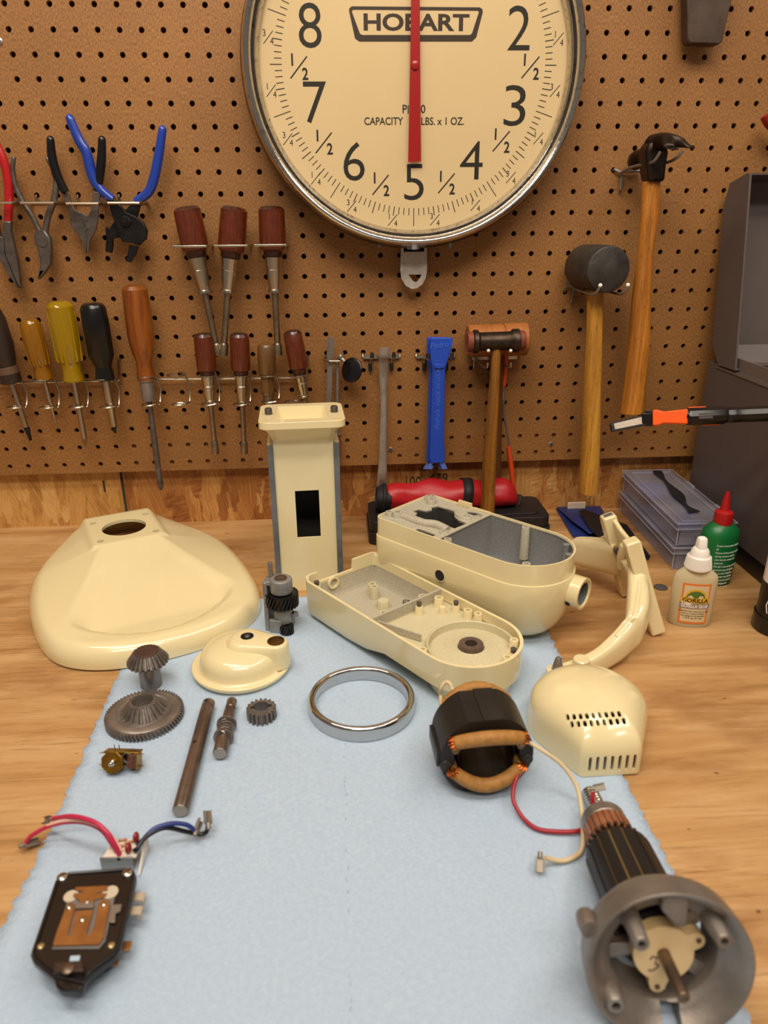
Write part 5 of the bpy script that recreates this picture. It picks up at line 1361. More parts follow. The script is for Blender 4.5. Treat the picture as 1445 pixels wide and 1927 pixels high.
make('side_walls', sd, CREAM, t, bevel=0.0012)
make('shade_panels', MB().box((0, dp - 0.0050, 0.098), (2 * hw - 0.0125, 0.0014, 0.18), MC).box((-hw + 0.0068, dp / 2 + 0.002, 0.098), (0.0012, dp - 0.012, 0.18), MC).box((hw - 0.0068, dp / 2 + 0.002, 0.098), (0.0012, dp - 0.012, 0.18), MC), mat('raw_metal_shaded', '#45433f', 0.6), t, smooth=0)  # added panels, raw grey darkened to stand in for shade behind the window
ed = MB()
for s in (-1, 1): ed.box((s * (hw - 0.0033), -0.0012, sh / 2 - 0.001), (0.0066, 0.0042, sh - 0.002), MC)
make('machined_edge', ed, CASTD, t, bevel=0.0004)
# flared neck and flange
def rr_ring(w, d, yc, z, r): return [MC @ Vector((x, y, z)) for x, y in rrect(0, yc, w, d, r, 4)]
yc = 0.020
ng = MB().loft([rr_ring(0.069, 0.060, 0.030, 0.186, 0.004), rr_ring(0.069, 0.061, 0.029, 0.192, 0.006), rr_ring(0.073, 0.066, 0.026, 0.198, 0.008), rr_ring(0.083, 0.076, 0.022, 0.2075, 0.010), rr_ring(0.094, 0.086, yc, 0.2125, 0.011)], True, False)
FZ0, FZ1 = 0.2125, 0.2205
flo = rrect(0, yc, 0.0965, 0.088, 0.011, 6); fli = rrect(0, yc, 0.058, 0.060, 0.006, 6)
ng.prism(flo, FZ0, FZ1, MC, holes=[fli])
ng.loft([rr_ring(0.058, 0.060, yc, FZ1 - 0.0005, 0.006), rr_ring(0.050, 0.050, yc + 0.001, 0.200, 0.005), rr_ring(0.046, 0.040, yc + 0.002, 0.192, 0.004)], False, True)
make('flange', ng, CREAM, t, smooth=50, bevel=0.0014)
pk = MB()
for sx in (-1, 1):
    for sy in (-1, 1):
        pk.lathe([(0.0052, 0), (0.0052, 0.0003), (0.0044, 0.0003)], MC @ Matrix.Translation((sx * 0.0385, yc + sy * 0.034, FZ1)), 20)
make('screw_seat', pk, mat('cream_worn_seat', '#c9b684', 0.5), t)
for sx in (-1, 1):
    make('bolt', MB().lathe([(0.0042, -0.004), (0.0043, 0.0055), (0.0036, 0.0072), (0.0022, 0.0074), (0.0020, 0.005)], MC @ Matrix.Translation((sx * 0.0375, yc - 0.004, FZ1)), 20), DSTEEL, t)

# ================================================================== head castings: shared outline (straight sides, one round end)
def head_outline(L_, R_, n=24, back_r=0.010, inset=0.0, skew=0.0):
    """s along the axis from the square end (0) to the round end, t across"""
    R2 = R_ - inset; b = inset; rr_ = max(back_r - inset, 0.002)
    pts = []
    for i in range(5):
        a = PI + PI / 2 * i / 4; pts.append((b + rr_ + rr_ * math.cos(a), -R2 + rr_ + rr_ * math.sin(a)))
    for i in range(1, 6): pts.append((b + rr_ + (L_ - b - rr_) * i / 6, -R2))
    for i in range(n + 1):
        a = -PI / 2 + PI * i / n; pts.append((L_ + R2 * math.cos(a), R2 * math.sin(a)))
    for i in range(5, 0, -1): pts.append((b + rr_ + (L_ - b - rr_) * i / 6, R2))
    for i in range(5):
        a = PI / 2 + PI / 2 * i / 4; pts.append((b + rr_ + rr_ * math.cos(a), R2 - rr_ + rr_ * math.sin(a)))
    return pts
def axis_frame(o, d, z=0.0):
    d = Vector((d[0], d[1], 0)).normalized(); q = Vector((-d.y, d.x, 0))
    return Matrix(((d.x, q.x, 0, o[0]), (d.y, q.y, 0, o[1]), (0, 0, 1, z), (0, 0, 0, 1)))

# ---- lower cover (open tray + round planetary end)
ML = axis_frame((-0.004, -0.254), (0.593, -0.805), TZ)
LL, RL, HT = 0.208, 0.0520, 0.0475
t = thing('gearcase_cover', 'cream lower gearcase casting lying open side up with a round hub at one end', 'mixer casting', ML @ Vector((0.1, 0, 0)))
def ring_at(z, inset, cut_s=None, L_=LL, R_=RL, M=None, br=0.008):
    pts = head_outline(L_, R_, inset=inset, back_r=br)
    out = []
    for s, q in pts:
        if cut_s is not None and s > cut_s: s = cut_s + 0.0001 * s
        out.append((M or ML) @ Vector((s, q, z)))
    return out
body = MB()
# outer skin: keel deep under the tray, shallow under the round end; the back wall is cut down between its two corners
def cover_outline(inset):
    pts = head_outline(LL, RL, inset=inset, back_r=0.008)
    return pts + [(inset, q) for q in (0.030, 0.0175, 0.0165, 0.0, -0.020, -0.033, -0.034)]
def top_z(s, q): return HT - 0.0085 if (s < 0.0045 and -0.0335 < q < 0.017) else HT + (0.004 if s < 0.006 else 0)
def skin(zf, inset, over=None): return [ML @ Vector((s, q, over(s, q) if over else zf(s))) for s, q in cover_outline(inset)]
kz = lambda s, lo_: lo_ + (0.0175 - lo_) * sstep(0.100, 0.128, s) if lo_ < 0.0175 else lo_
inn = 0.0032
body.loft([skin(lambda s: kz(s, 0.0), 0.012), skin(lambda s: kz(s, 0.0015), 0.0055), skin(lambda s: kz(s, 0.006), 0.002), skin(lambda s: max(kz(s, 0.014), 0.018 if s > 0.115 else 0.014), 0.0006), skin(lambda s: 0.030, 0.0), skin(None, 0.0, top_z), skin(None, inn, top_z), skin(lambda s: HT - 0.0125, inn)], True, False)
bo_ = make('cover_shell', body, CREAM, t, smooth=45)
lin = MB()
tray = [(0.0035, -RL + inn), (0.116, -RL + inn), (0.116, RL - inn), (0.0035, RL - inn)]
def quad_ring(z, i=0.0): return [ML @ Vector((0.0035 + i, -RL + inn + i, z)), ML @ Vector((0.1165 - i, -RL + inn + i, z)), ML @ Vector((0.1165 - i, RL - inn - i, z)), ML @ Vector((0.0035 + i, RL - inn - i, z))]
lin.loft([quad_ring(HT - 0.0115), quad_ring(0.018, 0.001), quad_ring(0.014, 0.004)], False, True)
make('tray_lining', lin, CREAM_IN, t, smooth=50)
rl = MB()
rp = [(0.1195, -RL + inn), (LL, -RL + inn)] + [(LL + (RL - inn) * math.cos(-PI / 2 + PI * i / 28), (RL - inn) * math.sin(-PI / 2 + PI * i / 28)) for i in range(1, 28)] + [(LL, RL - inn), (0.1195, RL - inn)]
rl.loft([[ML @ Vector((s, q, HT - 0.0112)) for s, q in rp], [ML @ Vector((s, q, 0.0345)) for s, q in rp]], False, True)
CR2 = mat('cream_speckled', '#d4c99e', 0.55, c2='#b9b093', scale=900, detail=3, lo=0.34, hi=0.68, bump=0.2, bscale=900)
make('hub_floor', rl, CR2, t, smooth=45)
wl = MB().box((0.1180, 0, (HT + 0.012) / 2), (0.0028, 2 * RL - 0.004, HT - 0.012), ML)
make('cross_wall', wl, CREAM_IN, t)
HB = ML @ Matrix.Translation((LL + 0.003, 0.0, 0))
rw_ = MB().lathe([(0.0405, 0.0345), (0.0412, 0.0420), (0.0424, 0.0428), (0.0436, 0.0420), (0.0442, 0.0345)], HB, 64, closed=True)
rw_.lathe([(0.0405, 0.0346), (0.034, 0.0356), (0.017, 0.0366), (0.013, 0.0386)], HB, 48, False, False)
make('raised_ring', rw_, CREAM_IN if False else CR2, t, smooth=50)
make('bearing', MB().lathe([(0.0060, 0.0340), (0.0060, 0.0425), (0.0085, 0.0432), (0.0118, 0.0425), (0.0124, 0.040), (0.0124, 0.034)], HB, 40, closed=True), mat('bearing_brown', '#6e5c52', 0.36, 0.3, c2='#5a493f', scale=90), t, smooth=40)
make('bearing_bore', MB().lathe([(0.0060, 0.0345), (0.0060, 0.0348)], HB, 24), INK, t)
for a in (60, 95, 260, 300, 330):
    rib = MB().box((0, 0, 0), (0.006, 0.0014, 0.009), HB @ Matrix.Rotation(math.radians(a), 4, 'Z') @ Matrix.Translation((0.0462, 0, 0.0390)))
make('wall_rib', MB().box((0, 0, 0), (0.052, 0.0018, 0.008), ML @ Matrix.Translation((0.1435, -0.034, 0.039)) @ Matrix.Rotation(0.30, 4, 'Z')), CREAM_IN, t, bevel=0.0004)
def boss(s, q, z0, z1_, r, hole=True, m_=CREAM, M=None, screw_top=False, parent=None):
    FM = (M or ML) @ Matrix.Translation((s, q, 0))
    p_ = parent or t
    if hole:
        o = make('screw_boss', MB().lathe([(r * 1.15, z0), (r, z1_ - 0.0006), (r * 0.92, z1_), (r * 0.55, z1_), (r * 0.5, z1_ - 0.003), (r * 0.1, z1_ - 0.003)], FM, 18), m_, p_, smooth=40)
        make('thread_hole', MB().lathe([(r * 0.5, z1_ - 0.0029), (r * 0.5, z1_ - 0.0026)], FM, 14), INK, o)
    else:
        o = make('screw_boss', MB().lathe([(r * 1.15, z0), (r, z1_ - 0.0006), (r * 0.92, z1_)], FM, 18), m_, p_, smooth=40)
    if screw_top:
        make('stud', MB().lathe([(r * 0.62, z1_ - 0.002), (r * 0.66, z1_ + 0.0046), (r * 0.4, z1_ + 0.0052)], FM, 12), DSTEEL, o)
for s, q, z0, z1_, r, kw in (
    (0.030, 0.024, 0.012, 0.028, 0.0050, {}), (0.040, 0.019, 0.012, 0.030, 0.0046, {}), (0.062, 0.014, 0.012, 0.023, 0.0068, dict(hole=False)), (0.096, 0.018, 0.012, 0.028, 0.0068, {}),
    (0.108, 0.032, 0.012, 0.041, 0.0050, {}), (0.108, -0.024, 0.012, 0.041, 0.0050, {}), (0.009, -0.040, 0.012, 0.040, 0.0046, dict(screw_top=True, hole=False)),
    (0.128, 0.037, 0.034, 0.0455, 0.0050, {}), (0.126, 0.010, 0.034, 0.044, 0.0042, dict(screw_top=True, hole=False)), (0.148, 0.043, 0.034, 0.0425, 0.0042, dict(screw_top=True, hole=False)), (0.165, 0.0435, 0.034, 0.0435, 0.0046, {}), (0.178, 0.0450, 0.034, 0.0445, 0.0042, {}),
    (0.141, 0.030, 0.034, 0.042, 0.0036, dict(hole=False)),
    (0.190, -0.0445, 0.034, 0.0445, 0.0044, {}), (0.247, -0.0255, 0.034, 0.0445, 0.0044, {}), (0.2515, 0.006, 0.034, 0.0445, 0.0044, {}), (0.2500, 0.0165, 0.034, 0.0440, 0.0044, dict(screw_top=True, hole=False)), (0.236, 0.034, 0.034, 0.0445, 0.0044, {})):
    boss(s, q, z0, z1_, r, m_=(CR2 if s < 0.115 else CREAM), **kw)
make('underside_ring', MB().lathe([(0.040, -0.0002), (0.041, 0.004), (0.0455, 0.0175), (0.036, 0.0175), (0.034, 0.0)], HB, 48, closed=True), CREAM, t)
bk = MB().box((0.0018, -0.030, HT - 0.006), (0.0040, 0.034, 0.013), ML)
nt = MB()
make('shaft_notch', MB().lathe([(0.0075, 0.0), (0.0075, 0.003), (0.0052, 0.003), (0.0052, 0.0)], ML @ frame((0.0036, -0.014, HT - 0.0150), (1, 0, 0)), 24, closed=True), CREAM, t)
make('spring_seat', MB().tube([HB @ Vector((-0.1145 + 0.0036 * math.cos(a / 3), 0.018 + 0.0036 * math.sin(a / 3), 0.0285 + a * 0.00012)) for a in range(0, 60)], 0.0006, 6), DSTEEL, t)

# ---- upper housing
MU = axis_frame((0.074, -0.196), (0.681, -0.732), TZ)
LU, RU, HU = 0.179, 0.0530, 0.0985
t = thing('motor_housing', 'large cream upper mixer housing lying upside down, its deep round cavity facing up', 'mixer casting', MU @ Vector((0.1, 0, 0)))
def us(z, inset, br=0.012): return [MU @ Vector((s, q, z)) for s, q in head_outline(LU, RU, inset=inset, back_r=br)]
ub = MB().loft([us(0.0, 0.042), us(0.0016, 0.034), us(0.0050, 0.0255), us(0.0105, 0.0180), us(0.0190, 0.0110), us(0.0300, 0.0055), us(0.0430, 0.0020), us(0.058, 0.0002), us(0.066, 0.0), us(0.0765, 0.0), us(0.0772, 0.0002), us(0.0774, 0.0016), us(HU, 0.0018)], True, False)
cav = [(0.098, -0.0485), (LU, -0.0485)] + [(LU + 0.0485 * math.cos(-PI / 2 + PI * i / 28), 0.0485 * math.sin(-PI / 2 + PI * i / 28)) for i in range(1, 28)] + [(LU, 0.0485), (0.098, 0.0485)]
outl_u = head_outline(LU, RU, inset=0.0018, back_r=0.012)
slot = [(0.023, -0.006), (0.030, -0.006), (0.033, -0.014), (0.056, -0.015), (0.092, -0.013), (0.0935, 0.008), (0.080, 0.010), (0.070, 0.015), (0.060, 0.026), (0.034, 0.028), (0.030, 0.020), (0.036, 0.014), (0.034, 0.006), (0.023, 0.004)]
slot2 = [(0.062, -0.047), (0.088, -0.047), (0.088, -0.041), (0.062, -0.041)]
slot3 = [(0.075, 0.033), (0.092, 0.033), (0.092, 0.040), (0.080, 0.042), (0.072, 0.038)]
pl = MB().prism(outl_u, HU - 0.003, HU, MU, holes=[cav, slot, slot2, slot3])
make('housing_shell', ub, CREAM, t, smooth=45)
make('deck_plate', pl, CREAM_IN, t, smooth=0)
CAVM = mat('cavity_grey', '#7c7e80', 0.55, 0.2, c2='#94928c', scale=500, detail=4, lo=0.38, hi=0.72, bump=0.1, bscale=600)
lin = MB().loft([[MU @ Vector((s, q, HU - 0.001)) for s, q in cav], [MU @ Vector((s, q, 0.050)) for s, q in cav], [MU @ Vector((0.15 + (s - 0.15) * 0.72, q * 0.75, 0.036)) for s, q in cav]], False, True)
make('cavity_lining', lin, CAVM, t, smooth=50)
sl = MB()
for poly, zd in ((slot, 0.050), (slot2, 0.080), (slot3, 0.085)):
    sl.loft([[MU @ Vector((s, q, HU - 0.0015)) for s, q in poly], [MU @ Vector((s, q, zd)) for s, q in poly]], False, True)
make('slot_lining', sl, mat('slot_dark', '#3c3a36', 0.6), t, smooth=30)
rimw = MB()
o1 = head_outline(LU, RU, inset=0.0018, back_r=0.012); o2 = head_outline(LU, RU, inset=0.0036, back_r=0.012)
seg_near = [i for i, (s, q) in enumerate(o1)]
make('rim_lip', MB().loft([[MU @ Vector((p[0], p[1], z)) for p in oo] for oo, z in ((o1, HU - 0.0004), (o1, HU + 0.0016), (o2, HU + 0.0016), (o2, HU - 0.0004))], False, False), CREAM, t, smooth=40)
col_ = MB()
for a in (-55, 52, 20):
    c_, s_ = math.cos(math.radians(a)), math.sin(math.radians(a)); rr_ = 0.0450
    col_.lathe([(0.0036, 0.055), (0.0036, HU - 0.001)], MU @ Matrix.Translation((LU + rr_ * c_, rr_ * s_, 0)), 16)
make('cavity_column', col_, CAVM, t)
for s, q in ((0.106, -0.0430), (0.150, 0.0430), (0.203, -0.0370)):
    boss(s, q, 0.06, HU + 0.0012, 0.0046, M=MU, parent=t, m_=CREAM_IN)
for s, q, r, z1_ in ((0.010, -0.034, 0.0042, 0.1035), (0.020, -0.030, 0.0056, 0.1045), (0.012, 0.036, 0.0046, 0.1040), (0.022, 0.030, 0.0056, 0.1040), (0.012, 0.043, 0.0040, 0.102), (0.090, -0.030, 0.0050, 0.1005), (0.083, 0.022, 0.0060, 0.1005), (0.092, 0.030, 0.0042, 0.1005)):
    boss(s, q, HU - 0.001, z1_, r, M=MU, m_=CREAM_IN, parent=t)
rd = MB()
rd.tube(smooth_pts([MU @ Vector(p) for p in ((0.026, -0.026, HU), (0.055, -0.028, HU + 0.001), (0.072, -0.023, HU + 0.002), (0.090, -0.023, HU))], 6), 0.0052, 10)
rd.tube(smooth_pts([MU @ Vector(p) for p in ((0.036, 0.028, HU), (0.060, 0.027, HU + 0.001), (0.070, 0.019, HU + 0.001), (0.082, 0.016, HU), (0.090, 0.020, HU))], 6), 0.0022, 8)
make('deck_rib', rd, CREAM_IN, t)
tb_ = MB()
for i, s in enumerate((0.052, 0.057, 0.062, 0.067)): tb_.box((s, 0.0485, HU + 0.003), (0.0016, 0.006, 0.006), MU)
tb_.box((0.058, 0.0512, HU + 0.002), (0.020, 0.0016, 0.007), MU)
for i in range(9): tb_.box((0.074 + i * 0.0026, 0.0495, HU + 0.001), (0.0014, 0.004, 0.0024), MU)
make('terminal_comb', tb_, CREAM, t, bevel=0.0003)
# round hole in the side, with a steel-grey wall
hole = MU @ Vector((0.104, -RU, 0.058))
hd_ = MU.to_3x3() @ Vector((0, -1, 0))
make('side_bore', MB().lathe([(0.0078, 0.0001), (0.0066, 0.0003), (0.0060, -0.002)], frame(hole, hd_), 28, False, False), CREAM, t)
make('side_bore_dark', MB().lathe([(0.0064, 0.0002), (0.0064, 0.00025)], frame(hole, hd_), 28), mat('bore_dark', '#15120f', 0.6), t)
# attachment hub
hp1 = T(1099, 1118, 0.060); hd_ = Vector((0.735, -0.678, 0)); hl = 0.040; hp0 = hp1 - hd_ * hl
FH_ = frame(hp0, hd_, (0, 0, 1))
hub = make('attachment_hub', MB().lathe([(0.0215, 0), (0.0190, hl * 0.45), (0.0176, hl * 0.6), (0.0176, hl), (0.0150, hl), (0.0150, hl - 0.0012), (0.0138, hl - 0.0012), (0.0125, hl - 0.001), (0.0125, hl * 0.5)], FH_, 44, True, True), CREAM, t, smooth=40)
make('hub_bore', MB().lathe([(0.0124, hl - 0.0015), (0.0120, hl * 0.52), (0.0005, hl * 0.51)], FH_, 36, False, True), CASTD, hub)
ph = FH_ @ Matrix.Rotation(math.radians(118), 4, 'Z') @ Matrix.Translation((0.0176, 0, hl * 0.72)) @ frame((0, 0, 0), (1, 0, 0))
make('set_screw_hole', MB().lathe([(0.0034, 0.0001), (0.0034, 0.0003)], ph, 18), mat('bore_dark', '#15120f', 0.6), hub)
# ================================================================== BOWL YOKE
t = thing('bowl_yoke', 'curved cream bowl yoke with an upright post and a steel pin at its tip', 'mixer casting', (0.29, -0.31, 0))
ym = -0.303
near = [(T(1060, 1288, 0.001), 0.0), ]
bo_pts = [((1058, 1282), 0.0006), ((1119, 1273), 0.002), ((1164.5, 1251), 0.006), ((1192, 1229), 0.013), ((1210, 1209), 0.020), ((1224, 1185), 0.028)]
it_pts = [((1040, 1252), 0.0125), ((1106, 1224.5), 0.024), ((1137, 1200), 0.034), ((1164, 1171), 0.046), ((1179, 1145), 0.057), ((1186, 1118), 0.067)]
B_ = [T(p[0], p[1], z) for p, z in bo_pts]; I_ = [T(p[0], p[1], z) for p, z in it_pts]
# carry both lines on into the post
B_ = B_[:-1] + [Vector((0.334, -0.352, 0.031)), Vector((0.340, -0.338, 0.034))]
I_ = I_[:-1] + [Vector((0.304, -0.336, 0.074)), Vector((0.306, -0.322, 0.076))]
Bs, Is = smooth_pts(B_, 5), smooth_pts(I_, 5)
rings = []
for b_, i_ in zip(Bs, Is):
    dz_ = i_.z - b_.z; ln = 0.335 * sstep(0.022, 0.034, b_.z)
    to = Vector((b_.x - ln * dz_, b_.y, i_.z)); ti = i_; bi_ = Vector((i_.x + ln * dz_, i_.y, b_.z)); bo__ = b_
    corner = [bo__, to, ti, bi_]; ring = []
    for k_ in range(4):
        p, a_, d_ = corner[k_], corner[k_ - 1], corner[(k_ + 1) % 4]
        ring += [p + (a_ - p) * 0.24, p + (a_ - p) * 0.075 + (d_ - p) * 0.075, p + (d_ - p) * 0.24]
    rings.append(ring)
make('arm', MB().loft(rings), CREAM, t, smooth=55)
make('arm', MB().loft([[Vector((p.x, 2 * ym - p.y, p.z)) for p in r] for r in rings]), CREAM, t, smooth=55)
gr = MB()
for s_ in (1, -1):
    lin_ = [(Is[i] * 0.55 + Vector((Bs[i].x, Bs[i].y, Is[i].z)) * 0.45) + Vector((0, 0, 0.0003)) for i in range(11, len(Is) - 4)]
    gr.tube([p if s_ == 1 else Vector((p.x, 2 * ym - p.y, p.z)) for p in lin_], 0.0022, 8, flat=0.4, up=(0, 0, 1))
make('arm_bead', gr, CREAM, t)
# post: a thick channel leaning towards the arms, open side facing them
foot = Vector((0.350, ym, 0.0054)); pu_ = (Vector((0.3125, ym, 0.112)) - foot); hp_ = pu_.length; pu_.normalize()
rgt = Vector((0, 1, 0)); nin = pu_.cross(rgt)
if nin.x > 0: nin = -nin
PF = Matrix(((rgt.x, pu_.x, nin.x, foot.x), (rgt.y, pu_.y, nin.y, foot.y), (rgt.z, pu_.z, nin.z, foot.z), (0, 0, 0, 1)))   # x across, y up the post, z towards the arms
for s_ in (-1, 1):
    rail = [(s_ * 0.0545, 0.0), (s_ * 0.034, 0.0008), (s_ * 0.027, 0.030), (s_ * 0.0265, 0.060), (s_ * 0.0275, hp_), (s_ * 0.0425, hp_), (s_ * 0.0450, 0.070), (s_ * 0.0500, 0.030)]
    make('post_rail', MB().prism(rail, 0.0, 0.0165, PF), CREAM, t, bevel=0.0024, bseg=3)
    fil = [(s_ * 0.042, hp_ - 0.014), (s_ * 0.0455, 0.090), (s_ * 0.054, 0.078), (s_ * 0.070, 0.068), (s_ * 0.082, 0.064), (s_ * 0.080, 0.038), (s_ * 0.040, 0.030)]
    if s_ == 1: make('web', MB().prism(fil, 0.0035, 0.0145, PF), CREAM, t, bevel=0.003, bseg=3)
make('post_back', MB().prism([(-0.030, 0.028), (0.030, 0.028), (0.029, hp_ - 0.004), (0.012, hp_ - 0.010), (-0.012, hp_ - 0.012), (-0.029, hp_ - 0.009)], 0.001, 0.0065, PF), CREAM, t, bevel=0.0016)
make('post_bridge', MB().prism([(-0.032, 0.028), (0.032, 0.028), (0.030, 0.062), (0.012, 0.070), (-0.012, 0.070), (-0.030, 0.062)], 0.005, 0.0150, PF), CREAM, t, bevel=0.004, bseg=3)
make('slide_groove', MB().box((0.0350, hp_ + 0.0001, 0.008), (0.0065, 0.0006, 0.010), PF), CASTD, t)
make('lift_rib', MB().tube([PF @ Vector((0.012, 0.056, 0.014)), PF @ Vector((0.006, 0.074, 0.012)), PF @ Vector((0.002, 0.088, 0.007))], 0.0048, 10), CREAM, t)
q = PF @ Vector((0.016, 0.072, 0.013)); make('lift_pin', MB().cyl(q, q + Vector((-0.003, 0, 0.007)), 0.0030), DSTEEL, t)
# pads and pin at both tips
for sgn, lab_ in ((1, True), (-1, False)):
    f = lambda p: p if sgn == 1 else Vector((p.x, 2 * ym - p.y, p.z))
    c0 = f(T(1049, 1262, 0.0125)); c0.z = 0
    make('tip_pad', MB().lathe([(0.0105, 0.0006), (0.0115, 0.002), (0.0115, 0.011), (0.0105, 0.0135), (0.008, 0.014)], Matrix.Translation(c0), 28), CREAM, t, smooth=50)
    make('bowl_pin', MB().lathe([(0.0056, 0.0135), (0.0052, 0.018), (0.0030, 0.0275), (0.0022, 0.0285)], Matrix.Translation(c0 + Vector((-0.0005, -0.001 * sgn, 0))), 18), STEEL, t)
    c1 = f(T(1094, 1243, 0.022)); c1.z = 0
    make('stop_button', MB().lathe([(0.0082, 0.015), (0.0082, 0.0235), (0.0072, 0.0246)], Matrix.Translation(c1), 24), CREAM, t)

# ================================================================== SMALL GEAR BRACKET
g0 = T(524, 1188, TZ); g0.z = 0
t = thing('gear_bracket', 'small grey cast bracket carrying a dark helical gear, standing beside the cream column', 'gear assembly', g0)
M0 = Matrix.Translation(g0 + Vector((0.002, 0.006, TZ))) @ Matrix.Rotation(-0.25, 4, 'Z')
br = MB()
br.box((-0.0125, 0.004, 0.030), (0.005, 0.024, 0.060), M0)
br.box((-0.006, 0.004, 0.0585), (0.016, 0.022, 0.005), M0)
br.lathe([(0.0118, 0.047), (0.0124, 0.049), (0.0124, 0.062), (0.0112, 0.0635)], M0 @ Matrix.Translation((0.004, 0, 0)), 28)
br.lathe([(0.0105, 0.010), (0.0112, 0.012), (0.0112, 0.026), (0.0100, 0.028)], M0 @ Matrix.Translation((0.004, 0.001, 0)), 24)
br.box((-0.002, -0.008, 0.008), (0.014, 0.006, 0.016), M0)
br.box((0.0, 0.006, 0.004), (0.026, 0.016, 0.008), M0)
make('bracket', br, CAST, t, bevel=0.0012)
gg = MB(); gear(gg, M0 @ Matrix.Translation((0.004, 0, 0)), 26, 0.0150, 0.0182, 0.031, 0.0455, twist=0.35, bore=0.004)
make('helical_gear', gg, mat('dark_gear', '#3a3735', 0.35, 0.8), t, smooth=30)
wg = MB(); gear(wg, M0 @ Matrix.Translation((0.010, -0.008, 0)), 14, 0.0060, 0.0078, 0.0005, 0.010, twist=0.5, bore=0.002)
make('pinion', wg, MATS['dark_gear'], t, smooth=30)
make('bushing', MB().lathe([(0.0042, 0.0634), (0.0042, 0.0642), (0.0066, 0.0644), (0.0070, 0.0634)], M0 @ Matrix.Translation((0.004, 0, 0)), 24, closed=True), mat('bronze_bush', '#7b5a3c', 0.4, 0.85), t)
make('shaft_end', MB().lathe([(0.0041, 0.0630), (0.0041, 0.0640)], M0 @ Matrix.Translation((0.004, 0, 0)), 18), DSTEEL, t)
make('pin', MB().lathe([(0.0030, 0.055), (0.0030, 0.0775), (0.0024, 0.0785)], M0 @ Matrix.Translation((-0.0095, 0.006, 0)), 16), STEEL, t)
make('side_lug', MB().lathe([(0.0042, 0.018), (0.0042, 0.022)], M0 @ Matrix.Translation((0.0175, 0.0, 0)), 18).box((0.013, 0, 0.020), (0.008, 0.006, 0.004), M0), CAST, t)

# ================================================================== PLANETARY COVER (cream dome)
dc = Vector((-0.1065, -0.384, 0))
t = thing('planetary_cover', 'small cream dome cover with two holes and a rolled rim lying on the towel', 'mixer casting', dc)
MD = Matrix.Translation(dc + Vector((0, 0, TZ)))
d = MB().lathe([(0.0460, 0.000), (0.0480, 0.0015), (0.0500, 0.0055), (0.0497, 0.0072), (0.0480, 0.0076), (0.0455, 0.0066), (0.0435, 0.0066), (0.0418, 0.0095), (0.0408, 0.0150), (0.0390, 0.0200), (0.0355, 0.0240), (0.0300, 0.0268), (0.020, 0.0285), (0.0002, 0.0292)], MD, 64, False, False)
h1 = T(465, 1197, 0.037) - dc; h2 = T(519, 1206, 0.037) - dc
a_ = math.atan2(h2.y - h1.y, h2.x - h1.x); Lc = (h2 - h1).length
MC2 = Matrix.Translation(dc + Vector((h1.x, h1.y, TZ))) @ Matrix.Rotation(a_, 4, 'Z')
def caps(r1, r2, z): 
    return [MC2 @ Vector((r1 * math.cos(PI / 2 + PI * i / 12), r1 * math.sin(PI / 2 + PI * i / 12), z)) for i in range(13)] + [MC2 @ Vector((Lc + r2 * math.cos(-PI / 2 + PI * i / 12), r2 * math.sin(-PI / 2 + PI * i / 12), z)) for i in range(13)]
d.loft([caps(0.030, 0.0135, 0.0080), caps(0.026, 0.0132, 0.020), caps(0.0225, 0.0128, 0.0275), caps(0.0195, 0.0122, 0.0315), caps(0.0165, 0.0112, 0.0335), caps(0.013, 0.0092, 0.0342)], False, True)
make('dome', d, CREAM, t, smooth=70)
make('seal_ring', MB().lathe([(0.0062, 0.0342), (0.0066, 0.0348), (0.0050, 0.0350), (0.0046, 0.0342)], MC2, 28, closed=True).lathe([(0.0050, 0.0343), (0.0050, 0.0345)], MC2, 24), BLACK, t)
make('shaft_button', MB().sphere((0, 0, 0.0346), 0.0032, MC2, sc=(1, 1, 0.5)), DSTEEL, t)
M2_ = MC2 @ Matrix.Translation((Lc, 0, 0))
make('bronze_bushing', MB().lathe([(0.0086, 0.0338), (0.0086, 0.0350), (0.0072, 0.0352), (0.0070, 0.0343)], M2_, 32, closed=True).lathe([(0.0070, 0.0343), (0.0069, 0.03435)], M2_, 28), mat('old_bronze', '#6f5228', 0.4, 0.85), t)
sh_ = T(461, 1216, 0.0345)
make('oil_hole', MB().lathe([(0.0022, 0.0), (0.0020, 0.0006)], frame((sh_.x, sh_.y, 0.0342), (0, -0.25, 1)), 16), mat('hole_dark', '#1f2a20', 0.5), t)

# ================================================================== GEARS, SHAFTS, RING
pc_ = T(285, 1288, TZ); pc_.z = TZ - 0.0004
t = thing('conical_pinion', 'toothed conical gear standing on its shaft like a mushroom before the mixer base', 'gear', pc_)
MP_ = Matrix.Translation(pc_)
make('shaft', MB().lathe([(0.0098, 0), (0.0104, 0.0008), (0.0104, 0.027)], MP_, 32), STEEL, t)
bg_ = MB()
n = 24; rr1 = []
for z, ro, ri in ((0.0265, 0.0195, 0.0172), (0.0290, 0.0200, 0.0175), (0.0385, 0.0130, 0.0112)):
    rr1.append([(x, y, z) for x, y in gear_pts(n, ri, ro)])
bg_.loft(rr1, True, True, True, MP_)
make('bevel_teeth', bg_, GEARM, t, smooth=25)
make('gear_face', MB().lathe([(0.0118, 0.0380), (0.0112, 0.0392), (0.0102, 0.0396), (0.0070, 0.0392)], MP_, 32), mat('rusty_face', '#54423a', 0.6, 0.6, c2='#6a4a3a', scale=200), t)
lc = T(273, 1349, TZ); lc.z = TZ - 0.0004
t = thing('ring_gear', 'large flat steel gear with a raised toothed hub and an open bore', 'gear', lc)
MG = Matrix.Translation(lc) @ Matrix.Rotation(0.1, 4, 'Z')
gb_ = MB(); gear(gb_, MG, 64, 0.0330, 0.0352, 0.0, 0.0062, twist=-0.06, bore=0.010)
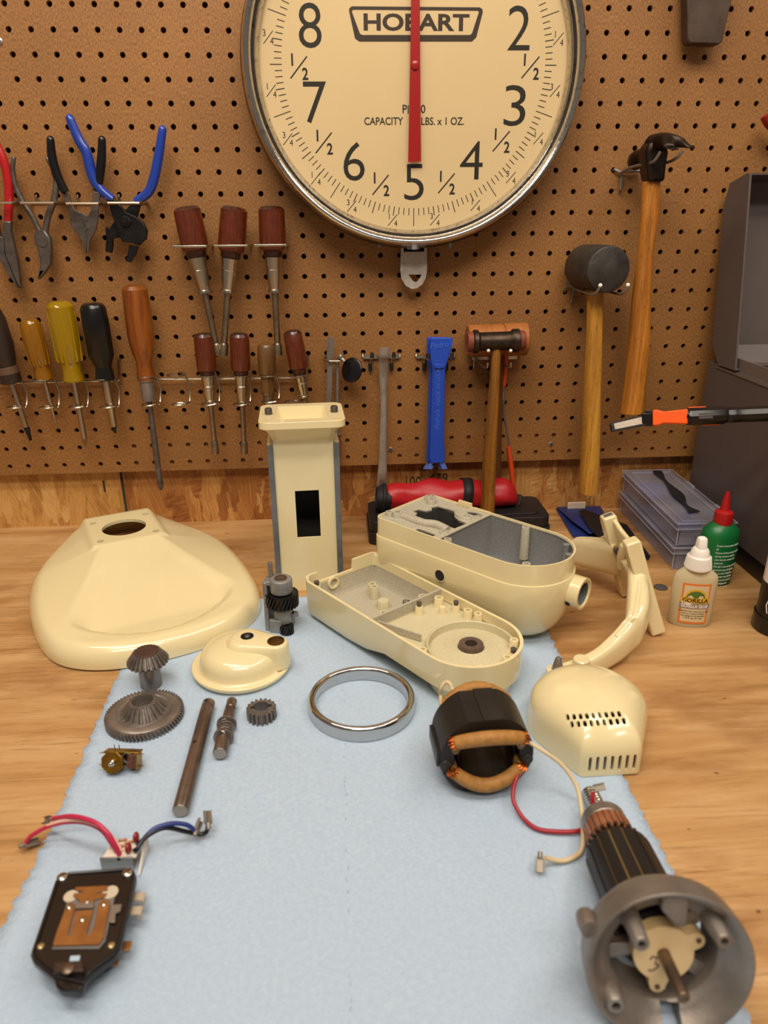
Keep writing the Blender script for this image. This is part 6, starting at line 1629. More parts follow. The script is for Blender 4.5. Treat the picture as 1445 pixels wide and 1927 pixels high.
make('gear_rim', gb_, GEARM, t, smooth=25)
make('web', MB().lathe([(0.0315, 0.0060), (0.0300, 0.0070), (0.0250, 0.0074), (0.0238, 0.0064), (0.0215, 0.0064), (0.0208, 0.0074), (0.0120, 0.0074)], MG, 56, False, False), STEEL, t)
hb = MB(); rr1 = []
for z, ro, ri in ((0.0060, 0.0208, 0.0188), (0.0074, 0.0208, 0.0188), (0.0180, 0.0128, 0.0110)): rr1.append([(x, y, z) for x, y in gear_pts(20, ri, ro)])
hb.loft(rr1, True, False, True, MG)
N_ = len(rr1[-1]); inr = [(0.0098 * math.cos(math.atan2(p[1], p[0])), 0.0098 * math.sin(math.atan2(p[1], p[0])), 0.0183) for p in rr1[-1]]
inb = [(p[0], p[1], 0.0015) for p in inr]
hb.loft([rr1[-1], inr, inb], False, True, True, MG)
make('bevel_hub', hb, GEARM, t, smooth=25)
make('bore_sleeve', MB().lathe([(0.0088, 0.0165), (0.0096, 0.0190), (0.0100, 0.0184), (0.0096, 0.004), (0.0088, 0.004)], MG, 36, closed=True), STEEL, t)
sc_ = T(493, 1349, TZ); sc_.z = TZ - 0.0004
t = thing('spur_gear', 'small thick steel spur gear with two keyways, lying right of the shafts', 'gear', sc_)
sg_ = MB(); MS = Matrix.Translation(sc_) @ Matrix.Rotation(0.12, 4, 'Z')
gear(sg_, MS, 18, 0.0112, 0.0136, 0.0, 0.0112, bore=0.0074)
make('gear_body', sg_, GEARM, t, smooth=25)
make('gear_collar', MB().lathe([(0.0074, 0.0110), (0.0074, 0.0120), (0.0094, 0.0120), (0.0098, 0.0110)], MS, 32, closed=True), STEEL, t)
make('keyway', MB().box((0.0080, 0, 0.0117), (0.0030, 0.0032, 0.0010), MS).box((-0.0080, 0, 0.0117), (0.0030, 0.0032, 0.0010), MS), INK, t, smooth=0)
# long shaft
r = 0.0062
p0, p1 = T(393, 1322, TZ + r), T(339, 1526, TZ + r)
p0.z = p1.z = TZ + r - 0.0002; L_ = (p1 - p0).length; FS = frame(p0, p1 - p0, (0, 0, 1))
t = thing('drive_shaft', 'long plain steel shaft with a cross hole lying on the towel', 'shaft', (p0 + p1) / 2 - Vector((0, 0, r)))
BRN = mat('oiled_steel', '#7d6c60', 0.3, 0.65, c2='#665548', scale=40)
make('shaft', MB().lathe([(r * 0.86, 0), (r * 0.95, 0.0008), (r * 0.95, 0.0075), (r * 0.86, 0.0078), (r * 0.86, 0.0100), (r, 0.0104), (r, L_ - 0.0008), (r * 0.92, L_)], FS, 32), BRN, t, smooth=35)
make('end_face', MB().lathe([(r * 0.9, L_), (r * 0.88, L_ + 0.0002)], FS, 28), mat('end_grey', '#a39b90', 0.5, 0.6), t)
for d_ in (0.0040, L_ * 0.46):
    q = FS @ Matrix.Translation((0, 0, d_)) @ Matrix.Rotation(0.25, 4, 'Z') @ Matrix.Translation((r * (0.95 if d_ < 0.01 else 1), 0, 0)) @ frame((0, 0, 0), (1, 0, 0))
    make('cross_hole', MB().lathe([(0.0017, -0.0002), (0.0016, 0.00012)], q, 16), mat('hole_black', '#120d0a', 0.6), t)
# short shaft with spring and collars
r = 0.0060
p0, p1 = T(437, 1321, TZ + r), T(414, 1421, TZ + r)
p0.z = p1.z = TZ + r * 1.25; L_ = (p1 - p0).length; FS = frame(p0, p1 - p0, (0, 0, 1))
t = thing('clutch_shaft', 'short steel shaft with a coil spring and two collars lying beside the long shaft', 'shaft', (p0 + p1) / 2 - Vector((0, 0, r)))
make('shaft', MB().lathe([(r * 0.72, 0), (r * 0.8, 0.0008), (r * 0.8, L_ * 0.16), (r * 0.68, L_ * 0.17), (r * 0.68, L_ * 0.20), (r * 0.85, L_ * 0.21), (r * 0.85, L_ * 0.66), (r, L_ * 0.67), (r, L_ - 0.0006), (r * 0.94, L_)], FS, 28), BRN, t, smooth=35)
make('end_face', MB().lathe([(r * 0.92, L_), (r * 0.9, L_ + 0.0002)], FS, 24), MATS['end_grey'], t)
for z in (0.46, 0.70): make('collar', MB().lathe([(r * 0.9, L_ * z), (r * 1.48, L_ * z), (r * 1.48, L_ * z + 0.0020), (r * 0.9, L_ * z + 0.0020)], FS, 32), STEEL, t, smooth=30)
make('spring', MB().tube([FS @ Vector((r * 1.12 * math.cos(a), r * 1.12 * math.sin(a), L_ * 0.49 + a / (8 * PI) * L_ * 0.2)) for a in [i * PI / 10 for i in range(80)]], 0.0008, 6), STEEL, t)
q0 = FS @ Vector((r * 0.4, 0, L_ * 0.73)); q1 = FS @ Vector((r * 1.55, 0, L_ * 0.73))
make('stop_pin', MB().cyl(q0, q1, 0.0024), BRIGHT, t, bevel=0.0004)
q = FS @ Matrix.Translation((0, 0, L_ * 0.06)) @ Matrix.Translation((r * 0.8, 0, 0)) @ frame((0, 0, 0), (1, 0, 0))
make('cross_hole', MB().lathe([(0.0018, -0.0002), (0.0017, 0.00012)], q, 16), mat('rust_hole', '#5c3420', 0.6), t)
# chrome trim ring
rc = Vector((0.0130, -0.4585, TZ - 0.0005))
ringprof = [(0.0492, 0.0), (0.0500, 0.0006), (0.0502, 0.0040), (0.0496, 0.0100)]
for a in range(0, 181, 20): ringprof.append((0.0462 + 0.0034 * math.cos(math.radians(a)), 0.0105 + 0.0036 * math.sin(math.radians(a))))
ringprof += [(0.0432, 0.0060), (0.0440, 0.0)]
solo('trim_ring', 'polished chrome trim ring lying on the towel', 'ring', MB().lathe(ringprof, Matrix.Translation(rc), 96, closed=True), mat('bright_chrome', '#c4c2c0', 0.09, 1.0), smooth=60)
# brass governor
gv = T(224, 1462, TZ); gv.z = 0
t = thing('brass_governor', 'little brass governor with an eight-sided plate and a fibre block', 'governor', gv)
MV = Matrix.Translation(gv + Vector((0, 0.004, TZ))) @ Matrix.Rotation(-0.12, 4, 'Z') @ Matrix.Rotation(-0.35, 4, 'X')
oc = [(0.0098 * math.cos(PI / 8 + PI / 4 * i) - 0.005, 0.0106 + 0.0098 * math.sin(PI / 8 + PI / 4 * i)) for i in range(8)]
FV = MV @ frame((0, 0, 0), (0, -1, 0), (1, 0, 0))
make('brass_plate', MB().prism(oc, 0.0035, 0.0048, FV), BRASS, t, bevel=0.0003)
make('brass_frame', MB().box((0.001, 0.004, 0.0175), (0.030, 0.009, 0.0012), MV).box((0.0145, 0.002, 0.0105), (0.0012, 0.012, 0.014), MV).box((0.001, 0.008, 0.0105), (0.028, 0.0012, 0.014), MV), BRASS, t, bevel=0.0003)
make('fibre_block', MB().box((0.010, 0.003, 0.0105), (0.008, 0.008, 0.012), MV).box((-0.004, 0.004, 0.0105), (0.012, 0.008, 0.011), MV), mat('brown_fibre', '#5b2f1d', 0.5), t, bevel=0.0006)
make('centre_screw', MB().lathe([(0.0026, 0.0048), (0.0026, 0.0060), (0.0016, 0.0066), (0.0016, 0.0090), (0.0008, 0.0096)], FV @ Matrix.Translation((-0.005, 0.0106, 0)), 18), BRIGHT, t)
pn = MB()
for x, z in ((-0.0165, 0.0165), (-0.0165, 0.0065), (0.0175, 0.0165), (0.0175, 0.0065)): pn.cyl(MV @ Vector((x * 0.55, 0.003, z)), MV @ Vector((x * 1.12, 0.001, z)), 0.0013, 0.0003)
for x in (-0.006, -0.002): pn.cyl(MV @ Vector((x, 0.004, 0.018)), MV @ Vector((x - 0.001, 0.004, 0.0225)), 0.0004)
make('contact_pins', pn, BRASS, t)
make('governor_spring', MB().tube([MV @ Vector((0.0060 + 0.0040 * math.cos(a), -0.0015 + a * 0.00012, 0.0135 + 0.0040 * math.sin(a))) for a in [i * PI / 8 for i in range(64)]], 0.0004, 5), STEEL, t)

# ================================================================== STATOR
e0, e1 = T(864, 1362, 0.069), T(973, 1354, 0.069)
lat = (e1 - e0); lat.z = 0; lat.normalize()
fwd = Vector((lat.y, -lat.x, 0))                         # towards the camera
if fwd.y > 0: fwd = -fwd
sc0 = (T(828, 1478, 0.0) + T(1000, 1462, 0.0)) / 2; 
SR = 0.0372; SL = 0.040
fc_ = (e0 + e1) / 2; fc_ = Vector((fc_.x + 0.0005, fc_.y, TZ + 0.0335))
SF = Matrix(((lat.x, 0, fwd.x, fc_.x), (lat.y, 0, fwd.y, fc_.y), (0, 1, 0, fc_.z), (0, 0, 0, 1)))     # x across, y up, z to the front
t = thing('motor_stator', 'black laminated motor stator with paper-wrapped copper windings and long leads', 'motor stator', (fc_.x, fc_.y, 0))
def flat_circle(R_, flat):
    out = []
    for i in range(72):
        a = 2 * PI * i / 72; x, y = R_ * math.cos(a), R_ * math.sin(a)
        out.append((x, max(-flat, min(flat, y))))
    return out
FLT = 0.0338
bore = []
for i in range(72):
    a = 2 * PI * i / 72; s_ = abs(math.sin(a))
    rr_ = 0.0218 if s_ > 0.62 else (0.0300 if s_ > 0.20 else 0.0262)
    bore.append((rr_ * math.cos(a), rr_ * math.sin(a)))
lam = MB().prism(flat_circle(SR, FLT), -SL, 0.0, SF, holes=[bore])
make('lamination_stack', lam, mat('black_laminations', '#26221f', 0.45, 0.4, c2='#332e29', scale=20, stretch=(1, 1, 1), bump=0.08, bscale=400), t, smooth=25, bevel=0.0005)
make('top_key', MB().box((0.004, FLT + 0.0003, -SL / 2), (0.016, 0.0018, SL + 0.0006), SF), MATS['black_laminations'], t)
make('side_fin', MB().box((-SR - 0.0008, -0.002, -SL / 2), (0.003, 0.012, SL - 0.004), SF), MATS['black_laminations'], t)
for s in (-1, 1):
    c_ = SF @ Matrix.Translation((s * 0.0325, -0.006, 0))
    make('bolt_hole', MB().lathe([(0.0050, 0.0), (0.0046, 0.0010), (0.0025, 0.0010)], c_, 22).lathe([(0.0021, 0.00105), (0.0021, 0.0012)], c_, 16), mat('hole_rim', '#2b2825', 0.5), t)
make('bore_sleeve', MB().lathe([(0.0222, -0.002), (0.0222, -SL + 0.002), (0.0228, -SL + 0.002), (0.0228, -0.002)], SF, 56, closed=True), mat('bore_brown', '#2a1c14', 0.3, 0.5), t)
def winding(sign, zf, back=False):
    pts = []
    for i in range(13):
        u_ = math.cos(PI * i / 12); bow = 1 - u_ * u_
        yy_ = (0.0180 + 0.0056 * bow) if sign > 0 else (-0.0100 - 0.0120 * bow)
        if back: yy_ = 0.020 + 0.0105 * bow if sign > 0 else yy_
        pts.append(SF @ Vector((0.0262 * u_, yy_, zf + (0.0040 if not back else -0.0065) * bow)))
    nm_ = 'winding'
    w = make(nm_, MB().tube(pts, [0.0046 + 0.0008 * math.sin(PI * i / 12) for i in range(13)], 14, flat=1.1), KRAFT, t, smooth=60)
    if not back:
        for k_, (q0, q1) in enumerate(((pts[0], pts[1]), (pts[-1], pts[-2]))):
            wires = MB()
            sx_ = 1 if k_ == 0 else -1
            end = SF @ Vector((0.0272 * sx_, sign * 0.0125, -0.004)); mid = SF @ Vector((0.0282 * sx_, (SF.inverted() @ q0).y, zf + 0.0005))
            dd = (q0 - q1).normalized()
            for j in range(11):
                aa = 2 * PI * j / 11
                o_ = [FQ_.to_3x3() @ Vector((math.cos(aa), math.sin(aa), 0)) for FQ_ in (frame(q1, dd), frame(mid, (end - mid)), frame(end, end - mid))]
                wires.tube(smooth_pts([q1 + o_[0] * 0.0045, q0 + o_[0] * 0.0044, mid + (o_[0] + o_[1]) * 0.0022, end + o_[2] * 0.0036], 3), 0.0009, 5)
            make('copper_turns', wires, COPPERW, w)
    return w
winding(1, 0.0035); winding(-1, 0.0035); winding(1, -SL - 0.001, True); winding(-1, -SL - 0.001, True)
for s in (-1, 1):
    for q_ in (-1, 1):
        make('slot_paper', MB().tube([SF @ Vector((s * 0.0258, q_ * 0.0125, 0.003)), SF @ Vector((s * 0.0258, q_ * 0.0125, -SL - 0.002))], 0.0058, 12, flat=0.62, up=SF.to_3x3() @ Vector((1, 0, 0))), mat('slot_paper', '#8a6a34', 0.55), t)
LW = mat('cloth_lead_cream', '#d6c096', 0.65, bump=0.3, bscale=900)
RW = mat('red_lead', '#9e1527', 0.35)
def lead(nm_, pts, r, m_, par):
    return make(nm_, MB().tube(smooth_pts([Vector(p) for p in pts], 7), r, 10), m_, par)
def terminal(p, d_, up_, par, scale=1.0):
    d_ = Vector(d_).normalized(); F_ = frame(p, d_, up_)
    mb = MB().box((0, 0, 0.005 * scale), (0.0008, 0.0062 * scale, 0.010 * scale), F_)
    for s in (-1, 1): mb.box((0.0010, s * 0.0028 * scale, 0.005 * scale), (0.0020, 0.0008, 0.010 * scale), F_)
    mb.cyl(F_ @ Vector((0.0006, 0, -0.004 * scale)), F_ @ Vector((0.0006, 0, 0.0008)), 0.0019 * scale, seg=10)
    return make('terminal', mb, TIN, par, bevel=0.0002)
zz_ = lambda px, py, z: T(px, py, z)
wl_ = SF @ Vector((0.0262, 0.0105, 0.004))
cream_l = lead('cream_lead', [wl_, zz_(985, 1392, 0.050), zz_(1020, 1412, 0.046), zz_(1058, 1440, 0.036), zz_(1085, 1480, 0.024), zz_(1095, 1530, 0.014), zz_(1097, 1580, 0.008), zz_(1092, 1603, 0.005), zz_(1078, 1614, 0.0048), zz_(1060, 1620, 0.0048), zz_(1040, 1618, 0.007), zz_(1026, 1614, 0.010)], 0.0017, LW, t)
terminal(zz_(1016, 1614, 0.011), zz_(1016, 1640, 0.006) - zz_(1016, 1614, 0.011), (0, -0.6, 1), t, 0.95)
rl_ = SF @ Vector((0.0275, -0.012, 0.004))
lead('red_lead', [rl_, zz_(973, 1462, 0.022), zz_(966, 1485, 0.016), zz_(967, 1510, 0.011), zz_(985, 1540, 0.006), zz_(1012, 1560, 0.0045), zz_(1050, 1565, 0.005), zz_(1085, 1564, 0.0055), zz_(1112, 1556, 0.0048), zz_(1122, 1545, 0.006), zz_(1119, 1530, 0.012), zz_(1115, 1510, 0.020), zz_(1116, 1490, 0.026)], 0.0017, RW, t)
terminal(zz_(1117, 1484, 0.028), zz_(1128, 1474, 0.030) - zz_(1114, 1477, 0.028), (0, -0.8, 1), t, 0.85)
lead('cream_loop', [SF @ Vector((-0.0285, 0.0150, -SL - 0.004)), zz_(829, 1312, 0.040), zz_(830, 1295, 0.050), zz_(838, 1284, 0.055), zz_(847, 1287, 0.055), zz_(853, 1300, 0.052), SF @ Vector((-0.0120, 0.0275, -SL - 0.004))], 0.0017, LW, t)

# ================================================================== REAR MOTOR COVER
rc_ = Vector((0.2125, -0.502, 0))
t = thing('motor_cover', 'cream domed motor end cover with ventilation slots, lying on the towel edge', 'mixer casting', rc_)
fl_, fr_ = T(1092, 1462, TZ), T(1202, 1455, TZ)
ov = []
for i in range(45):
    a = math.radians(-18 + 216 * i / 44); ov.append(Vector((rc_.x + 0.0515 * math.cos(a), rc_.y + 0.0500 * math.sin(a), 0)))
c1 = Vector((fl_.x, fl_.y, 0)); c2 = Vector((fr_.x, fr_.y, 0))
pl_ = ov[-1]; pr_ = ov[0]
side_l = [pl_ + (c1 - pl_) * k_ for k_ in (0.25, 0.5, 0.75, 0.93)] + [c1 + (pl_ - c1) * 0.03 + (c2 - c1) * 0.01]
front = [c1 + (c2 - c1) * k_ for k_ in (0.05, 0.2, 0.35, 0.5, 0.65, 0.8, 0.95)]
side_r = [c2 + (pr_ - c2) * 0.03, c2 + (pr_ - c2) * 0.08] + [c2 + (pr_ - c2) * k_ for k_ in (0.3, 0.55, 0.8)]
ov = ov + side_l + front + side_r
NV = len(ov)
lv = [(1.0, 0.0), (0.999, 0.010), (0.994, 0.0185), (0.985, 0.0240), (0.965, 0.0285), (0.93, 0.0325), (0.88, 0.0360), (0.80, 0.0400), (0.70, 0.0435), (0.56, 0.0465), (0.40, 0.0487), (0.22, 0.0500), (0.06, 0.0504)]
cen = Vector((rc_.x, rc_.y - 0.004, 0))
vs = []; fs = []
front_mid = (c1 + c2) / 2
for s_, z in lv:
    for p in ov:
        q = cen + (p - cen) * s_
        # towards the flat front the roof drops as a slope
        fd = (p - front_mid).length
        w_ = max(0.0, 1 - fd / 0.042) if s_ > 0.3 else 0
        zq_ = z
        vs.append((q.x, q.y, TZ - 0.0003 + zq_ - 0.004 * w_ * sstep(0.012, 0.03, z)))
for l in range(len(lv) - 1):
    for j in range(NV):
        k_ = (j + 1) % NV; fs.append((l * NV + j, l * NV + k_, (l + 1) * NV + k_, (l + 1) * NV + j))
vs.append((cen.x, cen.y, TZ + 0.0503)); 
for j in range(NV): fs.append((len(vs) - 1, (len(lv) - 1) * NV + j, (len(lv) - 1) * NV + (j + 1) % NV))
cut = MB()
fx = (c2 - c1).normalized(); fn = Vector((fx.y, -fx.x, 0))
if fn.y > 0: fn = -fn
for i in range(7):
    px = 1100 + i * 12.4
    b_ = front_mid + fx * ((-3 + i) * 0.0062 + 0.001)
    FQ = Matrix(((fx.x, 0, fn.x, b_.x), (fx.y, 0, fn.y, b_.y), (0, 1, 0, TZ + 0.0115), (0, 0, 0, 1)))
    cut.prism(rrect(0, 0, 0.0026, 0.0150, 0.0012, 4), -0.012, 0.012, FQ)
from mathutils.bvhtree import BVHTree
bvh = BVHTree.FromPolygons([Vector(v) for v in vs], fs)
for py0, py1, px0, px1 in ((1349.5, 1343.5, 1068, 1165), (1363, 1357, 1076, 1174)):
    for i in range(9):
        f = i / 8
        q, n_, _, _ = bvh.ray_cast(CAM, ray(px0 + (px1 - px0) * f, py0 + (py1 - py0) * f).normalized())
        if q is None: continue
        if n_.z < 0: n_ = -n_
        FQ = frame(q, n_, fx)
        cut.prism(rrect(0, 0, 0.0029, 0.0054, 0.0014, 4), -0.006, 0.006, FQ)
make('cover_shell', MB().add(vs, fs), CREAM, t, smooth=40, solid=0.0028, cut=cut)

# ================================================================== ARMATURE WITH END BELL
bcn = T(1261, 1822, 0.0470); bc = Vector((bcn.x, bcn.y, 0.0470)); bb = T(1143, 1564, 0.017)
axd = (bb - bc); La = axd.length; AF = frame(bc, -axd, (1, 0, 0))          # local z towards the camera
ayv = AF.to_3x3() @ Vector((0, 1, 0))
if ayv.z < 0: AF = AF @ Matrix.Rotation(PI, 4, 'Z')
t = thing('motor_armature', 'motor armature with copper commutator fitted in a round grey end bell, nearest the camera', 'motor armature', (bc.x, bc.y, 0))
RBl = 0.0458
bell = MB().lathe([(RBl * 0.945, -0.0185), (RBl * 0.98, -0.0155), (RBl, -0.004), (RBl * 0.995, 0.0006), (RBl * 0.975, 0.0012), (RBl * 0.93, 0.0004), (RBl * 0.86, -0.004), (RBl * 0.76, -0.0085), (RBl * 0.67, -0.0105), (RBl * 0.64, -0.013), (RBl * 0.63, -0.033), (RBl * 0.72, -0.033), (RBl * 0.72, -0.021), (RBl * 0.90, -0.0215)], AF, 72, closed=True)
cutb = MB().box((0.004, -RBl * 0.90, 0.0), (0.0105, 0.022, 0.09), AF)
make('end_bell', bell, BELL, t, smooth=50, cut=cutb)
for a in (42, 140, 190, 270, 325):
    R_ = AF @ Matrix.Rotation(math.radians(a), 4, 'Z')
    make('spoke', MB().prism([(0.012, -0.0035), (0.031, -0.005), (0.031, 0.005), (0.012, 0.0035)], -0.025, -0.018, R_), BELL, t, bevel=0.001)
make('hub', MB().lathe([(0.0145, -0.030), (0.0145, -0.020), (0.012, -0.018)], AF, 36), mat('bell_dark', '#5a544f', 0.5, 0.7), t)
CRP = mat('cream_plastic', '#dfc08c', 0.42)
plate_o = []
for i in range(96):
    a = 2 * PI * i / 96; r_p = 0.0168
    for lobe in (24, 262, 140):
        dd = abs((math.degrees(a) - lobe + 180) % 360 - 180)
        if dd < 16: r_p = max(r_p, 0.0168 + 0.0075 * math.cos(math.radians(dd * 90 / 16)) ** 0.5)
    plate_o.append((r_p * math.cos(a), r_p * math.sin(a)))
cpl = make('cream_end_plate', MB().prism(plate_o, -0.019, -0.0105, AF), CRP, t, bevel=0.0012)
mk = smooth_pts([AF @ Vector((x, y, -0.0104)) for x, y in ((-0.0075, -0.0035), (-0.0060, -0.0015), (-0.0035, -0.0025), (-0.0045, -0.0055), (-0.0025, -0.0075), (-0.0060, -0.0105), (-0.0085, -0.0100))], 5)
make('marker_squiggle', MB().tube(mk, 0.0006, 6, flat=0.3), mat('maroon_marker', '#4a1828', 0.5), cpl)
for lobe in (24, 262, 140):
    q = AF @ Matrix.Rotation(math.radians(lobe), 4, 'Z') @ Matrix.Translation((0.0208, 0, 0))
    make('plate_screw', MB().lathe([(0.0016, -0.0108), (0.0014, -0.0098)], q, 14), mat('brown_screw', '#6b4a30', 0.5, 0.6), t)
so = MB()
for a, rr_, z0, z1_, r_s in ((130, 0.0300, -0.016, 0.011, 0.0050), (45, 0.0340, -0.016, 0.010, 0.0050), (217, 0.0365, -0.010, 0.002, 0.0058)):
    q = AF @ Matrix.Rotation(math.radians(a), 4, 'Z') @ Matrix.Translation((rr_, 0, 0))
    so2 = make('standoff', MB().lathe([(r_s * 1.1, z0), (r_s * 0.85, z1_ - 0.0006), (r_s * 0.75, z1_), (r_s * 0.42, z1_), (r_s * 0.40, z1_ - 0.003), (0.0002, z1_ - 0.003)], q, 22), BELL, t, smooth=40)
    make('screw_hole', MB().lathe([(r_s * 0.40, z1_ - 0.0028), (r_s * 0.40, z1_ - 0.0026)], q, 14), INK, so2)
make('locating_tab', MB().prism([(-0.004, 0.044), (-0.0055, 0.034), (0.0005, 0.0265), (0.0055, 0.0235), (0.0090, 0.0255), (0.0092, 0.034), (0.009, 0.044)], -0.009, -0.001, AF), BELL, t, bevel=0.0012)
make('front_shaft', MB().lathe([(0.0040, -0.020), (0.0036, -0.008), (0.0034, 0.020), (0.0030, 0.0206), (0.0018, 0.0206), (0.0016, 0.0200)], AF, 24), mat('tan_steel', '#85705c', 0.35, 0.85, c2='#6a5444', scale=120), t)
lug = AF @ Matrix.Rotation(math.radians(157), 4, 'Z') @ Matrix.Translation((RBl * 1.005, 0, -0.012))
make('side_lug', MB().lathe([(0.0052, -0.006), (0.0058, 0), (0.005, 0.006)], lug, 18), BELL, t)
# rotor behind
r_st = 0.0228
rot = MB()
zs0, zs1 = -0.098, -0.028
n_sl = 16; rr1 = []
for z in (zs0, zs1):
    ring = []
    for i in range(n_sl):
        for da, q in ((0.04, 1.0), (0.32, 1.0), (0.60, 1.0), (0.88, 1.0), (0.90, 0.90), (1.02, 0.90)):
            a = 2 * PI * (i + da + 0.10 * (z - zs0) / (zs1 - zs0)) / n_sl
            ring.append((r_st * q * math.cos(a), r_st * q * math.sin(a), z))
    rr1.append(ring)
rot.loft(rr1, True, True, True, AF)
make('lamination_stack', rot, mat('rotor_iron', '#2d2a28', 0.45, 0.5), t, smooth=25)
ws = MB()
for i in range(n_sl):
    p_ = []
    for k_ in range(2):
        a = 2 * PI * (i + 0.96 + 0.10 * k_) / n_sl; z = (zs0 - 0.0006, zs1 + 0.0006)[k_]
        p_.append(AF @ Vector((r_st * 0.915 * math.cos(a), r_st * 0.915 * math.sin(a), z)))
    ws.tube(p_, 0.0009, 6)
make('slot_wedges', ws, mat('tan_wedge', '#8a7146', 0.5), t)
make('end_winding', MB().lathe([(0.0165, -0.111), (0.0172, -0.108), (0.0176, -0.101), (0.0170, -0.0975)], AF, 40), mat('dark_winding', '#4a2a18', 0.4, 0.6), t)
ris = MB()
for i in range(24):
    a = 2 * PI * i / 24; q = AF @ Vector((0.0182 * math.cos(a), 0.0182 * math.sin(a), -0.110)); ris.sphere(tuple(q), 0.0016, seg=8, rings=5)
make('commutator_risers', ris, mat('dark_solder', '#3a2a22', 0.4, 0.6), t)
cm = MB().lathe([(0.0150, -0.131), (0.0168, -0.130), (0.0168, -0.1105), (0.0150, -0.110)], AF, 48)
cmo = make('commutator', cm, COPPER, t, smooth=40)
gv_ = MB()
for i in range(24):
    gv_.box((0.0168, 0, -0.1205), (0.0004, 0.0005, 0.019), AF @ Matrix.Rotation(2 * PI * i / 24, 4, 'Z'))
make('segment_grooves', gv_, INK, cmo, smooth=0)
make('bearing', MB().lathe([(0.0155, -0.1415), (0.0165, -0.1410), (0.0165, -0.1320), (0.0155, -0.1310), (0.0125, -0.1310), (0.012, -0.1415)], AF, 44), STEEL, t, smooth=35)
make('rear_shaft', MB().lathe([(0.0045, -0.152), (0.0050, -0.140)], AF, 20), STEEL, t)
wm = MB()
for ph in (0, PI):
    wm.tube([AF @ Vector((0.0043 * math.cos(ph + a), 0.0043 * math.sin(ph + a), -0.151 - a * 0.0012)) for a in [k_ * PI / 8 for k_ in range(0, 65)]], 0.0024, 8)
wm.lathe([(0.0042, -0.180), (0.0042, -0.150)], AF, 16)
make('worm', wm, BRIGHT, t, smooth=50)

# ================================================================== SPEED CONTROL BOARD WITH LEADS
bd0 = T(228, 1637, TZ); bd0.z = 0
t = thing('control_board', 'small white circuit board on an aluminium heat sink with pink, blue and black leads', 'circuit board', bd0)
MBd = Matrix.Translation((bd0.x, bd0.y, TZ)) @ Matrix.Rotation(-0.04, 4, 'Z')
ALU = mat('aluminium', '#a9a6a2', 0.4, 0.9)
make('heat_sink', MB().box((-0.002, 0.0, 0.0059), (0.0225, 0.0012, 0.0118), MBd).box((-0.002, 0.006, 0.0006), (0.0225, 0.012, 0.0012), MBd), ALU, t, bevel=0.0002)
make('sink_hole', MB().cyl(MBd @ Vector((0.0, -0.0007, 0.0108)), MBd @ Vector((0.0, -0.0006, 0.0108)), 0.0014), INK, t)
PCBW = mat('white_board', '#ded2c4', 0.45)
make('board', MB().prism([(-0.012, 0.001), (0.0115, 0.001), (0.0115, 0.017), (-0.009, 0.017)], 0.0095, 0.0108, MBd), PCBW, t)
make('edge_board', MB().prism([(-0.008, 0.0), (0.017, 0.0), (0.0185, 0.0105), (0.012, 0.0112)], -0.0007, 0.0007, MBd @ frame((0.0138, 0.0025, 0.0), (1, 0, 0), (0, 1, 0))), PCBW, t, bevel=0.0002)
rs_ = MB()
for j, (x, y) in enumerate(((-0.003, 0.007), (0.001, 0.010), (0.003, 0.013), (-0.002, 0.015))): rs_.cyl(MBd @ Vector((x - 0.003, y, 0.0119)), MBd @ Vector((x + 0.003, y + 0.001, 0.0119)), 0.0010, seg=10)
make('resistors', rs_, mat('resistor_tan', '#c49a6a', 0.4, c2='#7a3a2a', scale=900), t)
for x, y, h_ in ((0.0055, 0.005, 0.008), (0.0085, 0.014, 0.009)):
    make('capacitor', MB().sphere((0, 0, 0), 1.0, MBd @ Matrix.Translation((x, y, 0.0108 + h_ / 2)) @ Matrix.Diagonal((0.0022, 0.0036, h_ / 2, 1))), mat('red_ceramic', '#8a2418', 0.25), t)
PINK = mat('pink_lead', '#c0264e', 0.4); NAVY = mat('blue_lead', '#1c2f74', 0.35); BLK = mat('black_lead', '#151315', 0.35)
s1 = MBd @ Vector((-0.0005, 0.003, 0.0108))
lead('pink_lead', [s1, T(215, 1588, 0.022), T(200, 1565, 0.030), T(175, 1546, 0.034), T(135, 1536, 0.030), T(97, 1541, 0.018)], 0.0017, PINK, t)
e = T(95, 1542, 0.0175); terminal(e, T(80, 1546, 0.012) - e, (0, -0.5, 1), t, 0.8)
lead('pale_lead', [s1 + Vector((0.001, 0.003, 0)), T(214, 1578, 0.018), T(190, 1557, 0.026), T(150, 1544, 0.028), T(105, 1548, 0.022), T(62, 1570, 0.012)], 0.0012, mat('pale_pink_lead', '#e0b4a0', 0.5), t)
lead('pink_lead', [s1 + Vector((-0.002, 0.002, 0)), T(209, 1586, 0.016), T(188, 1560, 0.022), T(150, 1547, 0.025), T(100, 1552, 0.020), T(60, 1572, 0.012), T(48, 1588, 0.006)], 0.0015, PINK, t)
e = T(47, 1591, 0.005); terminal(e, T(58, 1588, 0.004) - e, (0, 0, 1), t, 1.0)
s2 = MBd @ Vector((0.0100, 0.012, 0.0108))
lead('blue_lead', [s2, T(268, 1582, 0.018), T(290, 1560, 0.022), T(322, 1550, 0.022), T(350, 1552, 0.018), T(366, 1562, 0.013)], 0.0017, NAVY, t)
e = T(368, 1564, 0.012); terminal(e, T(375, 1545, 0.014) - e, (0.6, -0.8, 0), t, 0.9)
lead('black_lead', [MBd @ Vector((0.009, 0.007, 0.0108)), T(258, 1598, 0.017), T(275, 1575, 0.020), T(310, 1558, 0.020), T(350, 1565, 0.011), T(375, 1570, 0.007), T(388, 1566, 0.008), T(391, 1554, 0.012)], 0.0017, BLK, t)
e = T(391, 1551, 0.013); terminal(e, T(388, 1520, 0.020) - e, (0.6, -0.8, 0), t, 0.95)

